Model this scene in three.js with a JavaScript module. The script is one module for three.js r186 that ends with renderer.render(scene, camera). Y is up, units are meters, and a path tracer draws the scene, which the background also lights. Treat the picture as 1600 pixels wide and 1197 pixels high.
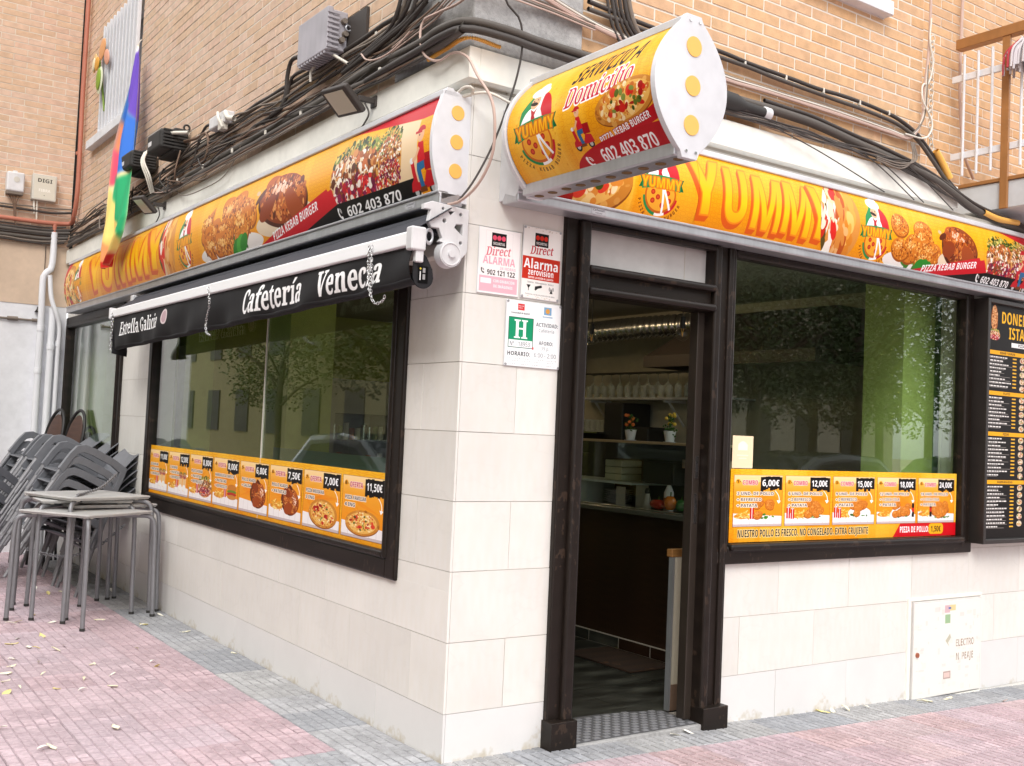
import * as THREE from 'three';
import { mergeGeometries } from 'three/addons/utils/BufferGeometryUtils.js';
import { RoundedBoxGeometry } from 'three/addons/geometries/RoundedBoxGeometry.js';

// ---------- camera, sky, sun, exposure ----------
const scene = new THREE.Scene();
const camera = new THREE.PerspectiveCamera(39.84, 1024 / 766, 0.05, 400);
camera.position.set(-2.5504, 1.5, 4.0939);
camera.rotation.set(0.0459, -0.6075, 0.044, 'YXZ');
scene.add(camera);
const renderer = new THREE.WebGLRenderer({ antialias: true });
renderer.toneMapping = THREE.LinearToneMapping;
renderer.toneMappingExposure = 2.28;
renderer.shadowMap.enabled = true;
{ // bright, thinly overcast sky: air and cloud only
  const w = 128, h = 64, d = new Float32Array(w * h * 4);
  for (let j = 0; j < h; j++) for (let i = 0; i < w; i++) {
    const e = (j + 0.5) / h * 2 - 1, a = i / w * Math.PI * 2;
    const c = 0.05 * Math.sin(3 * a + 4 * e) + 0.04 * Math.sin(7 * a - 9 * e) + 0.03 * Math.sin(13 * a + 17 * e);
    const l = e > 0 ? 1.0 + c + 0.1 * e : 0.45;
    const k = (j * w + i) * 4; d[k] = l * 1.0; d[k + 1] = l * 1.0; d[k + 2] = l * 1.03; d[k + 3] = 1;
  }
  const t = new THREE.DataTexture(d, w, h, THREE.RGBAFormat, THREE.FloatType);
  t.mapping = THREE.EquirectangularReflectionMapping; t.magFilter = t.minFilter = THREE.LinearFilter; t.needsUpdate = true;
  scene.background = t; scene.environment = t;
}
const sun = new THREE.DirectionalLight(0xfffaf3, 0.9);
sun.position.set(-12, 17, 13); sun.castShadow = true; sun.shadow.radius = 45;
Object.assign(sun.shadow.camera, { left: -16, right: 16, top: 16, bottom: -16, near: 1, far: 60 });
sun.shadow.mapSize.set(2048, 2048);
scene.add(sun);

// ---------- helpers ----------
let seed = 7;
const rnd = () => { seed = (seed * 1664525 + 1013904223) >>> 0; return seed / 4294967296; };
const rr = (a, b) => a + (b - a) * rnd();
const V = (x, y, z) => new THREE.Vector3(x, y, z);
const L = (u, y, o = 0) => V(-o, y, -u);                         // a point on the side wall, o metres proud of it
const R = (x, y, o = 0) => V(x, y, o);                           // a point on the front wall
const groundY = (x) => (x > 0.6 ? -0.03 * (x - 0.6) : 0);
const used = {};
function numbered(n) { const k = (used[n] = (used[n] ?? -1) + 1); return k ? n + '_' + String(k).padStart(3, '0') : n; }
const partCount = new WeakMap();
function pname(p, n) { if (!partCount.has(p)) partCount.set(p, {}); const c = partCount.get(p); const k = (c[n] = (c[n] ?? -1) + 1); return k ? n + '_' + String(k).padStart(3, '0') : n; }
function tag(o, label, category, group) { o.userData.label = label; o.userData.category = category; if (group) o.userData.group = group; return o; }
function thing(name, label, category, pos, group) {
  const g = new THREE.Group(); g.name = numbered(name); if (pos) g.position.copy(pos); scene.add(g); return tag(g, label, category, group);
}
function nonIdx(g) { return g.index ? g.toNonIndexed() : g; }
function mg(list) {
  const l = list.map((g) => { const n = nonIdx(g); for (const k of Object.keys(n.attributes)) if (!['position', 'normal', 'uv', 'color'].includes(k)) n.deleteAttribute(k); return n; });
  return l.length === 1 ? l[0] : mergeGeometries(l, false);
}
function part(parent, name, geo, mat, stuff) {
  const m = new THREE.Mesh(Array.isArray(geo) ? mg(geo) : geo, mat); m.name = pname(parent, name); m.castShadow = m.receiveShadow = true;
  if (parent.isMesh || parent.isGroup) { let o = V(0, 0, 0); for (let p = parent; p; p = p.parent) o.add(p.position); if (!parent.userData.local) m.position.sub(o); }
  parent.add(m); if (stuff) m.userData.kind = 'stuff'; return m;
}
function solo(name, label, category, geo, mat, group) {
  const m = new THREE.Mesh(Array.isArray(geo) ? mg(geo) : geo, mat); m.name = numbered(name); m.castShadow = m.receiveShadow = true; scene.add(m); return tag(m, label, category, group);
}
function ground(name, geo, mat) { const m = new THREE.Mesh(Array.isArray(geo) ? mg(geo) : geo, mat); m.name = numbered(name); m.receiveShadow = m.castShadow = true; m.userData.kind = 'structure'; scene.add(m); return m; }
function uvm(g, ou = 0, ov = 0) {                                // texture coordinates in metres, by the way each face points
  g = nonIdx(g); const p = g.attributes.position, n = g.attributes.normal, uv = new Float32Array(p.count * 2);
  for (let i = 0; i < p.count; i++) {
    const ax = Math.abs(n.getX(i)), ay = Math.abs(n.getY(i)), az = Math.abs(n.getZ(i));
    let a, b; if (ay > ax && ay > az) { a = p.getX(i); b = p.getZ(i); } else if (ax > az) { a = p.getZ(i); b = p.getY(i); } else { a = p.getX(i); b = p.getY(i); }
    uv[2 * i] = a + ou; uv[2 * i + 1] = b + ov;
  }
  g.setAttribute('uv', new THREE.BufferAttribute(uv, 2)); return g;
}
function box(x0, x1, y0, y1, z0, z1, r = 0) {
  const w = x1 - x0, h = y1 - y0, d = z1 - z0;
  const g = r > 0 ? new RoundedBoxGeometry(w, h, d, 2, Math.min(r, w / 2.01, h / 2.01, d / 2.01)) : new THREE.BoxGeometry(w, h, d);
  g.translate((x0 + x1) / 2, (y0 + y1) / 2, (z0 + z1) / 2); return uvm(g);
}
const bL = (u0, u1, y0, y1, o0, o1, r) => box(-o1, -o0, y0, y1, -u1, -u0, r);
const bR = (x0, x1, y0, y1, o0, o1, r) => box(x0, x1, y0, y1, o0, o1, r);
function tube(pts, r, seg = 0, rad = 6, closed = false) {
  const c = pts.length === 2 ? new THREE.LineCurve3(pts[0], pts[1]) : new THREE.CatmullRomCurve3(pts, closed, 'centripetal');
  return new THREE.TubeGeometry(c, seg || (pts.length === 2 ? 1 : pts.length * 6), r, rad, closed);
}
function rod(a, b, r, rad = 8, r2 = r) {
  const d = b.clone().sub(a), g = new THREE.CylinderGeometry(r2, r, d.length(), rad);
  g.translate(0, d.length() / 2, 0); g.applyQuaternion(new THREE.Quaternion().setFromUnitVectors(V(0, 1, 0), d.normalize())); g.translate(a.x, a.y, a.z); return g;
}
function sheet(nu, nv, f, th = 0.003) {                          // a curved sheet with thickness; f(a, b) gives its front
  const P = [], uv = [], idx = [], e = 1e-3;
  for (let s = 0; s < 2; s++) for (let j = 0; j <= nv; j++) for (let i = 0; i <= nu; i++) {
    const a = i / nu, b = j / nv, p = f(a, b);
    if (s) {
      const a0 = Math.max(0, a - e), a1 = Math.min(1, a + e), b0 = Math.max(0, b - e), b1 = Math.min(1, b + e);
      const n = f(a1, b).clone().sub(f(a0, b)).cross(f(a, b1).clone().sub(f(a, b0))).normalize(); p.addScaledVector(n, -th);
    }
    P.push(p.x, p.y, p.z); uv.push(a, b);
  }
  const N = (nu + 1) * (nv + 1), at = (s, i, j) => s * N + j * (nu + 1) + i;
  for (let j = 0; j < nv; j++) for (let i = 0; i < nu; i++) {
    idx.push(at(0, i, j), at(0, i + 1, j), at(0, i + 1, j + 1), at(0, i, j), at(0, i + 1, j + 1), at(0, i, j + 1));
    idx.push(at(1, i, j), at(1, i + 1, j + 1), at(1, i + 1, j), at(1, i, j), at(1, i, j + 1), at(1, i + 1, j + 1));
  }
  const edge = (list) => { for (let k = 0; k + 1 < list.length; k++) { const [i, j] = list[k], [m, n] = list[k + 1]; idx.push(at(0, i, j), at(1, i, j), at(1, m, n), at(0, i, j), at(1, m, n), at(0, m, n)); } };
  const row = (j, rev) => { const l = []; for (let i = 0; i <= nu; i++) l.push([i, j]); return rev ? l.reverse() : l; };
  const col = (i, rev) => { const l = []; for (let j = 0; j <= nv; j++) l.push([i, j]); return rev ? l.reverse() : l; };
  edge(row(0)); edge(col(nu)); edge(row(nv, true)); edge(col(0, true));
  const g = new THREE.BufferGeometry(); g.setAttribute('position', new THREE.Float32BufferAttribute(P, 3)); g.setAttribute('uv', new THREE.Float32BufferAttribute(uv, 2)); g.setIndex(idx);
  const q = g.toNonIndexed(); smooth(g); const sm = g.toNonIndexed(); q.setAttribute('normal', sm.attributes.normal); return q;
}
function smooth(g) { g.computeVertexNormals(); return g; }
function extrude(pts, depth, bevel = 0, holes = []) {            // outline in x, y pushed along z
  const s = new THREE.Shape(pts.map((p) => new THREE.Vector2(p[0], p[1])));
  for (const h of holes) s.holes.push(h instanceof THREE.Path ? h : new THREE.Path(h.map((p) => new THREE.Vector2(p[0], p[1]))));
  const g = new THREE.ExtrudeGeometry(s, { depth, bevelEnabled: bevel > 0, bevelThickness: bevel, bevelSize: bevel, bevelSegments: 2, curveSegments: 16 });
  return uvm(g);
}
const lathe = (p, seg = 20) => new THREE.LatheGeometry(p.map((q) => new THREE.Vector2(q[0], q[1])), seg);
const move = (g, x, y, z) => g.translate(x, y, z);

// ---------- procedural textures ----------
const hash = (x, y, s) => { let h = Math.imul(x, 374761393) + Math.imul(y, 668265263) + Math.imul(s, 974634777); h = Math.imul(h ^ (h >>> 13), 1274126177); return ((h ^ (h >>> 16)) >>> 0) / 4294967296; };
function vnoise(x, y, per, s) {
  const xi = Math.floor(x), yi = Math.floor(y), f = (t) => t * t * (3 - 2 * t), fx = f(x - xi), fy = f(y - yi), m = (a) => ((a % per) + per) % per;
  const a = hash(m(xi), m(yi), s), b = hash(m(xi + 1), m(yi), s), c = hash(m(xi), m(yi + 1), s), d = hash(m(xi + 1), m(yi + 1), s);
  return a + (b - a) * fx + (c - a) * fy + (a - b - c + d) * fx * fy;
}
const fbm = (x, y, per, s, o = 4) => { let v = 0, a = 0.5, t = 0; for (let i = 0; i < o; i++) { v += a * vnoise(x, y, per, s + i); t += a; x *= 2; y *= 2; per *= 2; a *= 0.5; } return v / t; };
function tex(size, metres, fn, srgb = true) {
  const d = new Uint8Array(size * size * 4);
  for (let j = 0; j < size; j++) for (let i = 0; i < size; i++) { const c = fn(i / size, j / size); const k = (j * size + i) * 4; for (let q = 0; q < 3; q++) d[k + q] = Math.max(0, Math.min(255, 255 * (c.length ? c[q] : c))); d[k + 3] = 255; }
  const t = new THREE.DataTexture(d, size, size); t.wrapS = t.wrapT = THREE.RepeatWrapping; t.magFilter = THREE.LinearFilter; t.minFilter = THREE.LinearMipmapLinearFilter; t.generateMipmaps = true;
  if (srgb) t.colorSpace = THREE.SRGBColorSpace; t.repeat.set(1 / metres, 1 / metres); t.needsUpdate = true; return t;
}
const T = {
  tile: tex(512, 1.37, (x, y) => { const w = fbm(x * 6, y * 6, 6, 3); const v = Math.abs(fbm(x * 5, y * 9, 5, 11, 5) - 0.5); const k = 0.95 + 0.05 * w - 0.03 * Math.exp(-v * 60) * w; const s = fbm(x * 60, y * 16, 4, 9, 2) * 0.03; return [k - s * 0.4, k - s * 0.6, k - 0.012 - s]; }),
  dirty: tex(512, 1.37, (x, y) => { const w = fbm(x * 6, y * 6, 6, 3), k = 0.95 + 0.05 * w, a = fbm(x * 9, y * 9, 9, 91, 5), b = fbm(x * 60, y * 60, 60, 95, 3), h = y * 1.37, m = Math.max(0, Math.min(1, (a * 0.75 + b * 0.35 - 0.52 - h * 2.6) * 5)) * (h < 0.4 ? 1 : 0); return [k - 0.1 * m, k - 0.13 * m, k - 0.19 * m]; }),
  brick: tex(256, 0.4, (x, y) => { const a = fbm(x * 8, y * 8, 8, 21, 5), b = hash(Math.floor(x * 256), Math.floor(y * 256), 5); const k = 0.86 + 0.16 * a - (b > 0.965 ? 0.12 : 0) - 0.04 * b; return [k, k, k]; }),
  plaster: tex(512, 1.9, (x, y) => { const a = fbm(x * 5, y * 5, 5, 31, 6), b = fbm(x * 40, y * 40, 40, 37, 3); const k = 0.9 + 0.1 * a - 0.06 * b; return [k, k, k]; }),
  stone: tex(512, 0.83, (x, y) => { const a = fbm(x * 7, y * 7, 7, 41, 5), b = hash(Math.floor(x * 512), Math.floor(y * 512), 8), c = fbm(x * 50, y * 50, 50, 44, 2); const k = 0.74 + 0.26 * a + 0.14 * (c - 0.5) - (b > 0.97 ? 0.16 : 0) + (b < 0.03 ? 0.1 : 0); return [k, k, k]; }),
  wood: tex(256, 0.6, (x, y) => { const g = fbm(x * 3, y * 30, 3, 51, 4); const k = 0.7 + 0.3 * g; return [k, k, k]; }),
  scuff: tex(256, 0.7, (x, y) => { const a = fbm(x * 6, y * 6, 6, 61, 5), b = fbm(x * 40, y * 4, 4, 66, 3); const k = 0.82 + 0.13 * a + 0.07 * b; return [k, k, k]; }),
  slate: tex(256, 0.9, (x, y) => { const a = fbm(x * 4, y * 16, 4, 71, 5); const k = 0.35 + 0.8 * a * a; return [k, k, k * 0.97]; }),
  chip: tex(512, 1.1, (x, y) => { const a = fbm(x * 9, y * 9, 9, 81, 5), b = fbm(x * 3, y * 24, 3, 84, 4); const s2 = fbm(x * 70, y * 40, 10, 88, 3); return a > 0.6 && s2 > 0.66 ? [0.8, 0.74, 0.68] : [0.42 + 0.2 * b, 0.4 + 0.19 * b, 0.385 + 0.18 * b]; }),
};
const std = (c, rough = 0.8, o = {}) => new THREE.MeshStandardMaterial({ color: new THREE.Color().setRGB(...c), roughness: rough, ...o });
const phy = (c, rough, o = {}) => new THREE.MeshPhysicalMaterial({ color: new THREE.Color().setRGB(...c), roughness: rough, ...o });
const M = {
  grout: std([0.5, 0.46, 0.4], 0.95), mortar: std([0.92, 0.85, 0.74], 0.95, { map: T.plaster, bumpMap: T.plaster, bumpScale: 0.003 }),
  plaster: std([0.99, 0.97, 0.89], 0.85, { map: T.plaster, bumpMap: T.plaster, bumpScale: 0.002 }), white: std([0.88, 0.89, 0.92], 0.8, { map: T.plaster, bumpMap: T.plaster, bumpScale: 0.002 }),
  peach: std([0.72, 0.56, 0.42], 0.85, { map: T.plaster }), concrete: std([0.52, 0.51, 0.5], 0.95, { map: T.stone, bumpMap: T.stone, bumpScale: 0.006 }),
  dark: phy([0.06, 0.046, 0.038], 0.42, { map: T.chip, bumpMap: T.chip, bumpScale: 0.0008, specularIntensity: 0.55 }), alu: std([0.62, 0.63, 0.66], 0.38, { metalness: 0.75, map: T.scuff }),
  aluPaint: phy([0.8, 0.81, 0.84], 0.42, { map: T.plaster, clearcoat: 0.15 }), steel: std([0.62, 0.62, 0.62], 0.22, { metalness: 1 }), black: std([0.018, 0.017, 0.017], 0.55), rubber: std([0.03, 0.028, 0.026], 0.7),
  cable: std([0.05, 0.041, 0.036], 0.65), cableGrey: std([0.2, 0.165, 0.135], 0.75), cableBrown: std([0.17, 0.105, 0.07], 0.75), cablePink: std([0.55, 0.4, 0.34], 0.7), cableWhite: std([0.72, 0.68, 0.6], 0.6), conduit: std([0.115, 0.1, 0.087], 0.8, { map: T.scuff }),
  whitePlastic: phy([0.82, 0.82, 0.83], 0.4, { map: T.scuff }), cream: phy([0.74, 0.71, 0.63], 0.4, { map: T.scuff }), greyBox: std([0.5, 0.48, 0.52], 0.6, { map: T.scuff }),
  orange: std([0.86, 0.47, 0.1], 0.5), rust: std([0.4, 0.12, 0.06], 0.6, { map: T.scuff }), redPipe: std([0.56, 0.2, 0.13], 0.55, { map: T.scuff }), brown: phy([0.42, 0.19, 0.06], 0.4, { map: T.scuff }),
  fabric: std([0.011, 0.011, 0.013], 0.9, { side: THREE.DoubleSide }), navy: std([0.03, 0.032, 0.042], 0.75),
  glass: phy([0.86, 0.93, 0.88], 0.0, { transmission: 1, thickness: 0, ior: 1.52 }), clear: phy([0.96, 0.97, 0.96], 0.02, { transmission: 1, thickness: 0, ior: 1.5 }),
  woodTop: phy([0.36, 0.17, 0.05], 0.4, { map: T.wood }), counter: phy([0.05, 0.022, 0.012], 0.45, { map: T.wood }), slate: phy([0.12, 0.125, 0.11], 0.4, { map: T.slate }),
  pillarGreen: std([0.52, 0.6, 0.18], 0.85, { map: T.plaster }), room: std([0.62, 0.58, 0.48], 0.9, { map: T.plaster }), green: std([0.26, 0.29, 0.07], 0.85, { map: T.plaster }), greenDeep: std([0.13, 0.24, 0.08], 0.85, { map: T.plaster }), ceiling: std([0.5, 0.48, 0.43], 0.9, { map: T.plaster }),
  chairGrey: phy([0.165, 0.172, 0.19], 0.42, { map: T.scuff }), tubeGrey: std([0.29, 0.29, 0.305], 0.45, { metalness: 0.35, map: T.scuff }), tabletop: phy([0.58, 0.57, 0.55], 0.35, { map: T.scuff }), wicker: std([0.1, 0.05, 0.035], 0.7, { map: T.wood }),
  road: std([0.06, 0.06, 0.062], 0.95, { map: T.stone }), paving: std([0.5, 0.36, 0.36], 0.9, { map: T.stone }), bark: std([0.14, 0.11, 0.08], 0.95, { map: T.stone }),
};
const tone = (c, k, map, rough = 0.85, bs = 0.002, bump = map) => std(c.map((q) => q * k), rough, { map, bumpMap: bump, bumpScale: bs });
const tileMats = [0.98, 1.0, 1.03, 0.955].map((k) => phy([0.82 * k, 0.805 * k, 0.785 * k], 0.38, { map: T.tile, bumpMap: T.tile, bumpScale: 0.0006 }));
const brickTones = [[0.77, 0.485, 0.265], [0.78, 0.505, 0.285], [0.76, 0.46, 0.235], [0.77, 0.49, 0.29], [0.74, 0.465, 0.265]];
const brickMats = brickTones.map((c) => std(c, 0.9, { map: T.brick, bumpMap: T.brick, bumpScale: 0.0015 }));
const dirtyMat = phy([0.78, 0.765, 0.745], 0.45, { map: T.dirty, bumpMap: T.tile, bumpScale: 0.0006 });
const paleTones = [[0.8, 0.575, 0.42], [0.79, 0.56, 0.385], [0.81, 0.59, 0.45], [0.77, 0.54, 0.37], [0.79, 0.55, 0.41]];
const paleMats = paleTones.map((c) => std(c, 0.9, { map: T.brick, bumpMap: T.brick, bumpScale: 0.0015 }));
const brickStuff = std([1, 1, 1], 0.9, { map: T.brick, bumpMap: T.brick, bumpScale: 0.002, vertexColors: true });

camera.updateMatrixWorld(); camera.updateProjectionMatrix();
const inv = camera.matrixWorld.clone().invert(), PM = camera.projectionMatrix;
function pix(p) { const q = p.clone().applyMatrix4(inv); const d = -q.z; const c = q.clone().applyMatrix4(PM); return [c.x, c.y, d]; }
const inFrame = (p, m = 1.02) => { const [x, y, d] = pix(p); return d > 0.2 && Math.abs(x) < m && Math.abs(y) < m; };

// ---------- printed artwork (flat print on signs and posters) ----------
function canvas(w, h, draw) {
  const c = document.createElement('canvas'); c.width = w; c.height = h; const x = c.getContext('2d'); draw(x, w, h);
  const t = new THREE.CanvasTexture(c); t.colorSpace = THREE.SRGBColorSpace; t.magFilter = THREE.LinearFilter; t.minFilter = THREE.LinearMipmapLinearFilter; t.generateMipmaps = true; t.anisotropy = 8; return t;
}
const print = (t, rough = 0.35) => phy([1, 1, 1], rough, { map: t, specularIntensity: 0.3 });
const ell = (x, cx, cy, a, b, r, col) => { x.fillStyle = col; x.beginPath(); x.ellipse(cx, cy, Math.abs(a), Math.abs(b), r, 0, 7); x.fill(); };
const poly = (x, p, col) => { x.fillStyle = col; x.beginPath(); p.forEach((q, i) => (i ? x.lineTo(q[0], q[1]) : x.moveTo(q[0], q[1]))); x.closePath(); x.fill(); };
function txt(x, s, cx, cy, size, o = {}) {                        // o: font, sx (condense), skew, rot, stroke, sw, align
  x.save(); x.translate(cx, cy); if (o.rot) x.rotate(o.rot); x.transform(o.sx ?? 1, 0, o.skew ? -o.skew : 0, 1, 0, 0);
  x.font = (o.font ?? 'bold') + ' ' + size + 'px ' + (o.fam ?? 'sans-serif'); x.textAlign = o.align ?? 'center'; x.textBaseline = 'middle'; x.lineJoin = 'round';
  if (o.stroke) { x.strokeStyle = o.stroke; x.lineWidth = o.sw ?? size * 0.15; x.strokeText(s, 0, 0); }
  x.fillStyle = o.fill ?? '#fff'; x.fillText(s, 0, 0); x.restore();
}
const pick = (a) => a[Math.floor(rnd() * a.length)];
function speck(x, n, cx, cy, a, b, cols, s0, s1) {                // little printed bits inside an ellipse
  for (let i = 0; i < n; i++) { const r = Math.sqrt(rnd()), t = rnd() * 6.283, s = rr(s0, s1); ell(x, cx + Math.cos(t) * r * a, cy + Math.sin(t) * r * b, s, s * rr(0.3, 1), rnd() * 3, pick(cols)); }
}
function pizza(x, cx, cy, a, b, rot = 0) {
  x.save(); x.translate(cx, cy); x.rotate(rot);
  ell(x, 0, b * 0.07, a, b, 0, '#8a4a16'); ell(x, 0, 0, a, b, 0, '#c9822f'); speck(x, 60, 0, 0, a * 0.96, b * 0.96, ['#a8601c', '#e0a550', '#d39340'], a * 0.03, a * 0.09);
  ell(x, 0, 0, a * 0.84, b * 0.84, 0, '#e9b45a'); speck(x, 150, 0, 0, a * 0.8, b * 0.8, ['#f2cf86', '#d98a35', '#f6dfae', '#c86a28'], a * 0.02, a * 0.08);
  speck(x, 16, 0, 0, a * 0.72, b * 0.72, ['#c8261c', '#d8402a', '#a81c16'], a * 0.06, a * 0.13); speck(x, 12, 0, 0, a * 0.6, b * 0.6, ['#5c6a22', '#3f4f1a', '#7c8a3c'], a * 0.03, a * 0.09); x.restore();
}
function friedPile(x, cx, cy, a, b, n = 9) {
  speck(x, 14, cx, cy + b * 0.75, a * 0.8, b * 0.2, ['#3f7a26', '#5c9a35', '#2c5a1a'], a * 0.06, a * 0.16);
  const l = []; for (let i = 0; i < n; i++) l.push([cx + rr(-0.65, 0.65) * a, cy + rr(-0.65, 0.6) * b]); l.sort((p, q) => p[1] - q[1]);
  for (const [px, py] of l) {
    const w = a * rr(0.28, 0.38), h = b * rr(0.34, 0.5), r = rr(-0.6, 0.6); ell(x, px, py + h * 0.1, w, h, r, '#9c5014'); ell(x, px, py, w * 0.94, h * 0.93, r, '#d27a26');
    speck(x, 190, px, py, w * 0.88, h * 0.88, ['#e89a3c', '#b8601c', '#f0b45c', '#c8701f', '#a44f14', '#7c3a0c', '#dc8a30'], w * 0.02, w * 0.09); speck(x, 30, px - w * 0.25, py - h * 0.3, w * 0.4, h * 0.35, ['#f8cc84', '#f4bc6c'], w * 0.02, w * 0.07);
  }
}
function roast(x, cx, cy, a, b, rot = 0) {
  x.save(); x.translate(cx, cy); x.rotate(rot);
  ell(x, 0, b * 0.12, a, b * 0.9, 0, '#4c1c08'); ell(x, 0, 0, a * 0.95, b * 0.88, 0, '#8c3c12'); ell(x, -a * 0.15, -b * 0.15, a * 0.7, b * 0.6, 0.3, '#b4581c');
  speck(x, 60, 0, 0, a * 0.85, b * 0.75, ['#c8702a', '#6a2a0c', '#a4481a', '#d88a44', '#7c2c0e'], a * 0.04, a * 0.13); speck(x, 260, 0, 0, a * 0.9, b * 0.8, ['#b4561e', '#8c3a10', '#cc7a34', '#5a2208', '#e09a58'], a * 0.01, a * 0.05); speck(x, 40, -a * 0.1, -b * 0.42, a * 0.4, b * 0.2, ['#f0c8b0', '#ecb494', '#f8dccc'], a * 0.01, a * 0.06);
  ell(x, a * 0.5, b * 0.35, a * 0.45, b * 0.42, 0.6, '#9c4416'); ell(x, -a * 0.6, b * 0.3, a * 0.36, b * 0.34, -0.5, '#8a3810'); 
  ell(x, -a * 0.95, -b * 0.15, a * 0.22, b * 0.13, -0.6, '#5c240c'); ell(x, -a * 1.1, -b * 0.3, a * 0.09, b * 0.09, 0, '#d8b48c'); x.restore();
}
function kebab(x, cx, cy, a, b) {
  ell(x, cx, cy + b * 0.1, a, b * 0.9, 0, '#d8a050');
  speck(x, 420, cx, cy - b * 0.45, a * 0.9, b * 0.5, ['#5c6e22', '#8a9a3a', '#3f5218', '#d8c870', '#c89a3a', '#2c3a10'], a * 0.02, a * 0.085);
  speck(x, 520, cx, cy, a * 0.95, b * 0.6, ['#a85a24', '#d08a48', '#8c4418', '#e8d0b0', '#f4ece0', '#c86a34', '#5c2a10'], a * 0.02, a * 0.1);
  speck(x, 300, cx, cy + b * 0.5, a * 0.9, b * 0.42, ['#b81c2c', '#8c1c4c', '#d8302c', '#6a1438', '#f0e4d8', '#7a3c18'], a * 0.02, a * 0.09);
}
function fries(x, cx, cy, a, b) { ell(x, cx, cy + b * 0.4, a, b * 0.5, 0, '#d88a24'); for (let i = 0; i < 40; i++) { x.strokeStyle = pick(['#f4c860', '#e8a838', '#f8dc8c', '#d08820']); x.lineWidth = a * 0.12; const px = cx + rr(-0.8, 0.8) * a, py = cy + rr(-0.5, 0.7) * b, t = rr(-1.2, 1.2); x.beginPath(); x.moveTo(px, py); x.lineTo(px + Math.cos(t) * a * 0.45, py - Math.sin(t) * b * 0.5); x.stroke(); } }
function can(x, cx, cy, w, h) { x.fillStyle = '#c8141c'; x.fillRect(cx - w / 2, cy - h / 2, w, h); x.fillStyle = '#f4f0ee'; x.fillRect(cx - w * 0.1, cy - h / 2, w * 0.2, h); ell(x, cx, cy - h / 2, w / 2, h * 0.06, 0, '#c8c8cc'); }
function honey(x, w, h, s, col) { x.strokeStyle = col; x.lineWidth = s * 0.12; for (let j = 0, y = 0; y < h + s; j++, y += s * 0.8) for (let i = 0; i < w + s; i += s * 1.6) { const ox = i + (j % 2) * s * 0.8; x.beginPath(); x.ellipse(ox, y, s * 0.62, s * 0.36, 0, 0, 7); x.stroke(); } }
function background(x, w, h, ppm) {
  const g = x.createLinearGradient(0, 0, 0, h); g.addColorStop(0, '#f4b21c'); g.addColorStop(0.5, '#f0a814'); g.addColorStop(1, '#ee9410'); x.fillStyle = g; x.fillRect(0, 0, w, h); honey(x, w, h, ppm * 0.03, 'rgba(216,122,8,0.42)');
  for (let i = 0; i < 26; i++) { x.fillStyle = 'rgba(255,214,90,' + rr(0.05, 0.2) + ')'; const px = rr(0, w), pw = rr(0.02, 0.2) * ppm; x.fillRect(px, 0, pw, h); }
}
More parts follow.
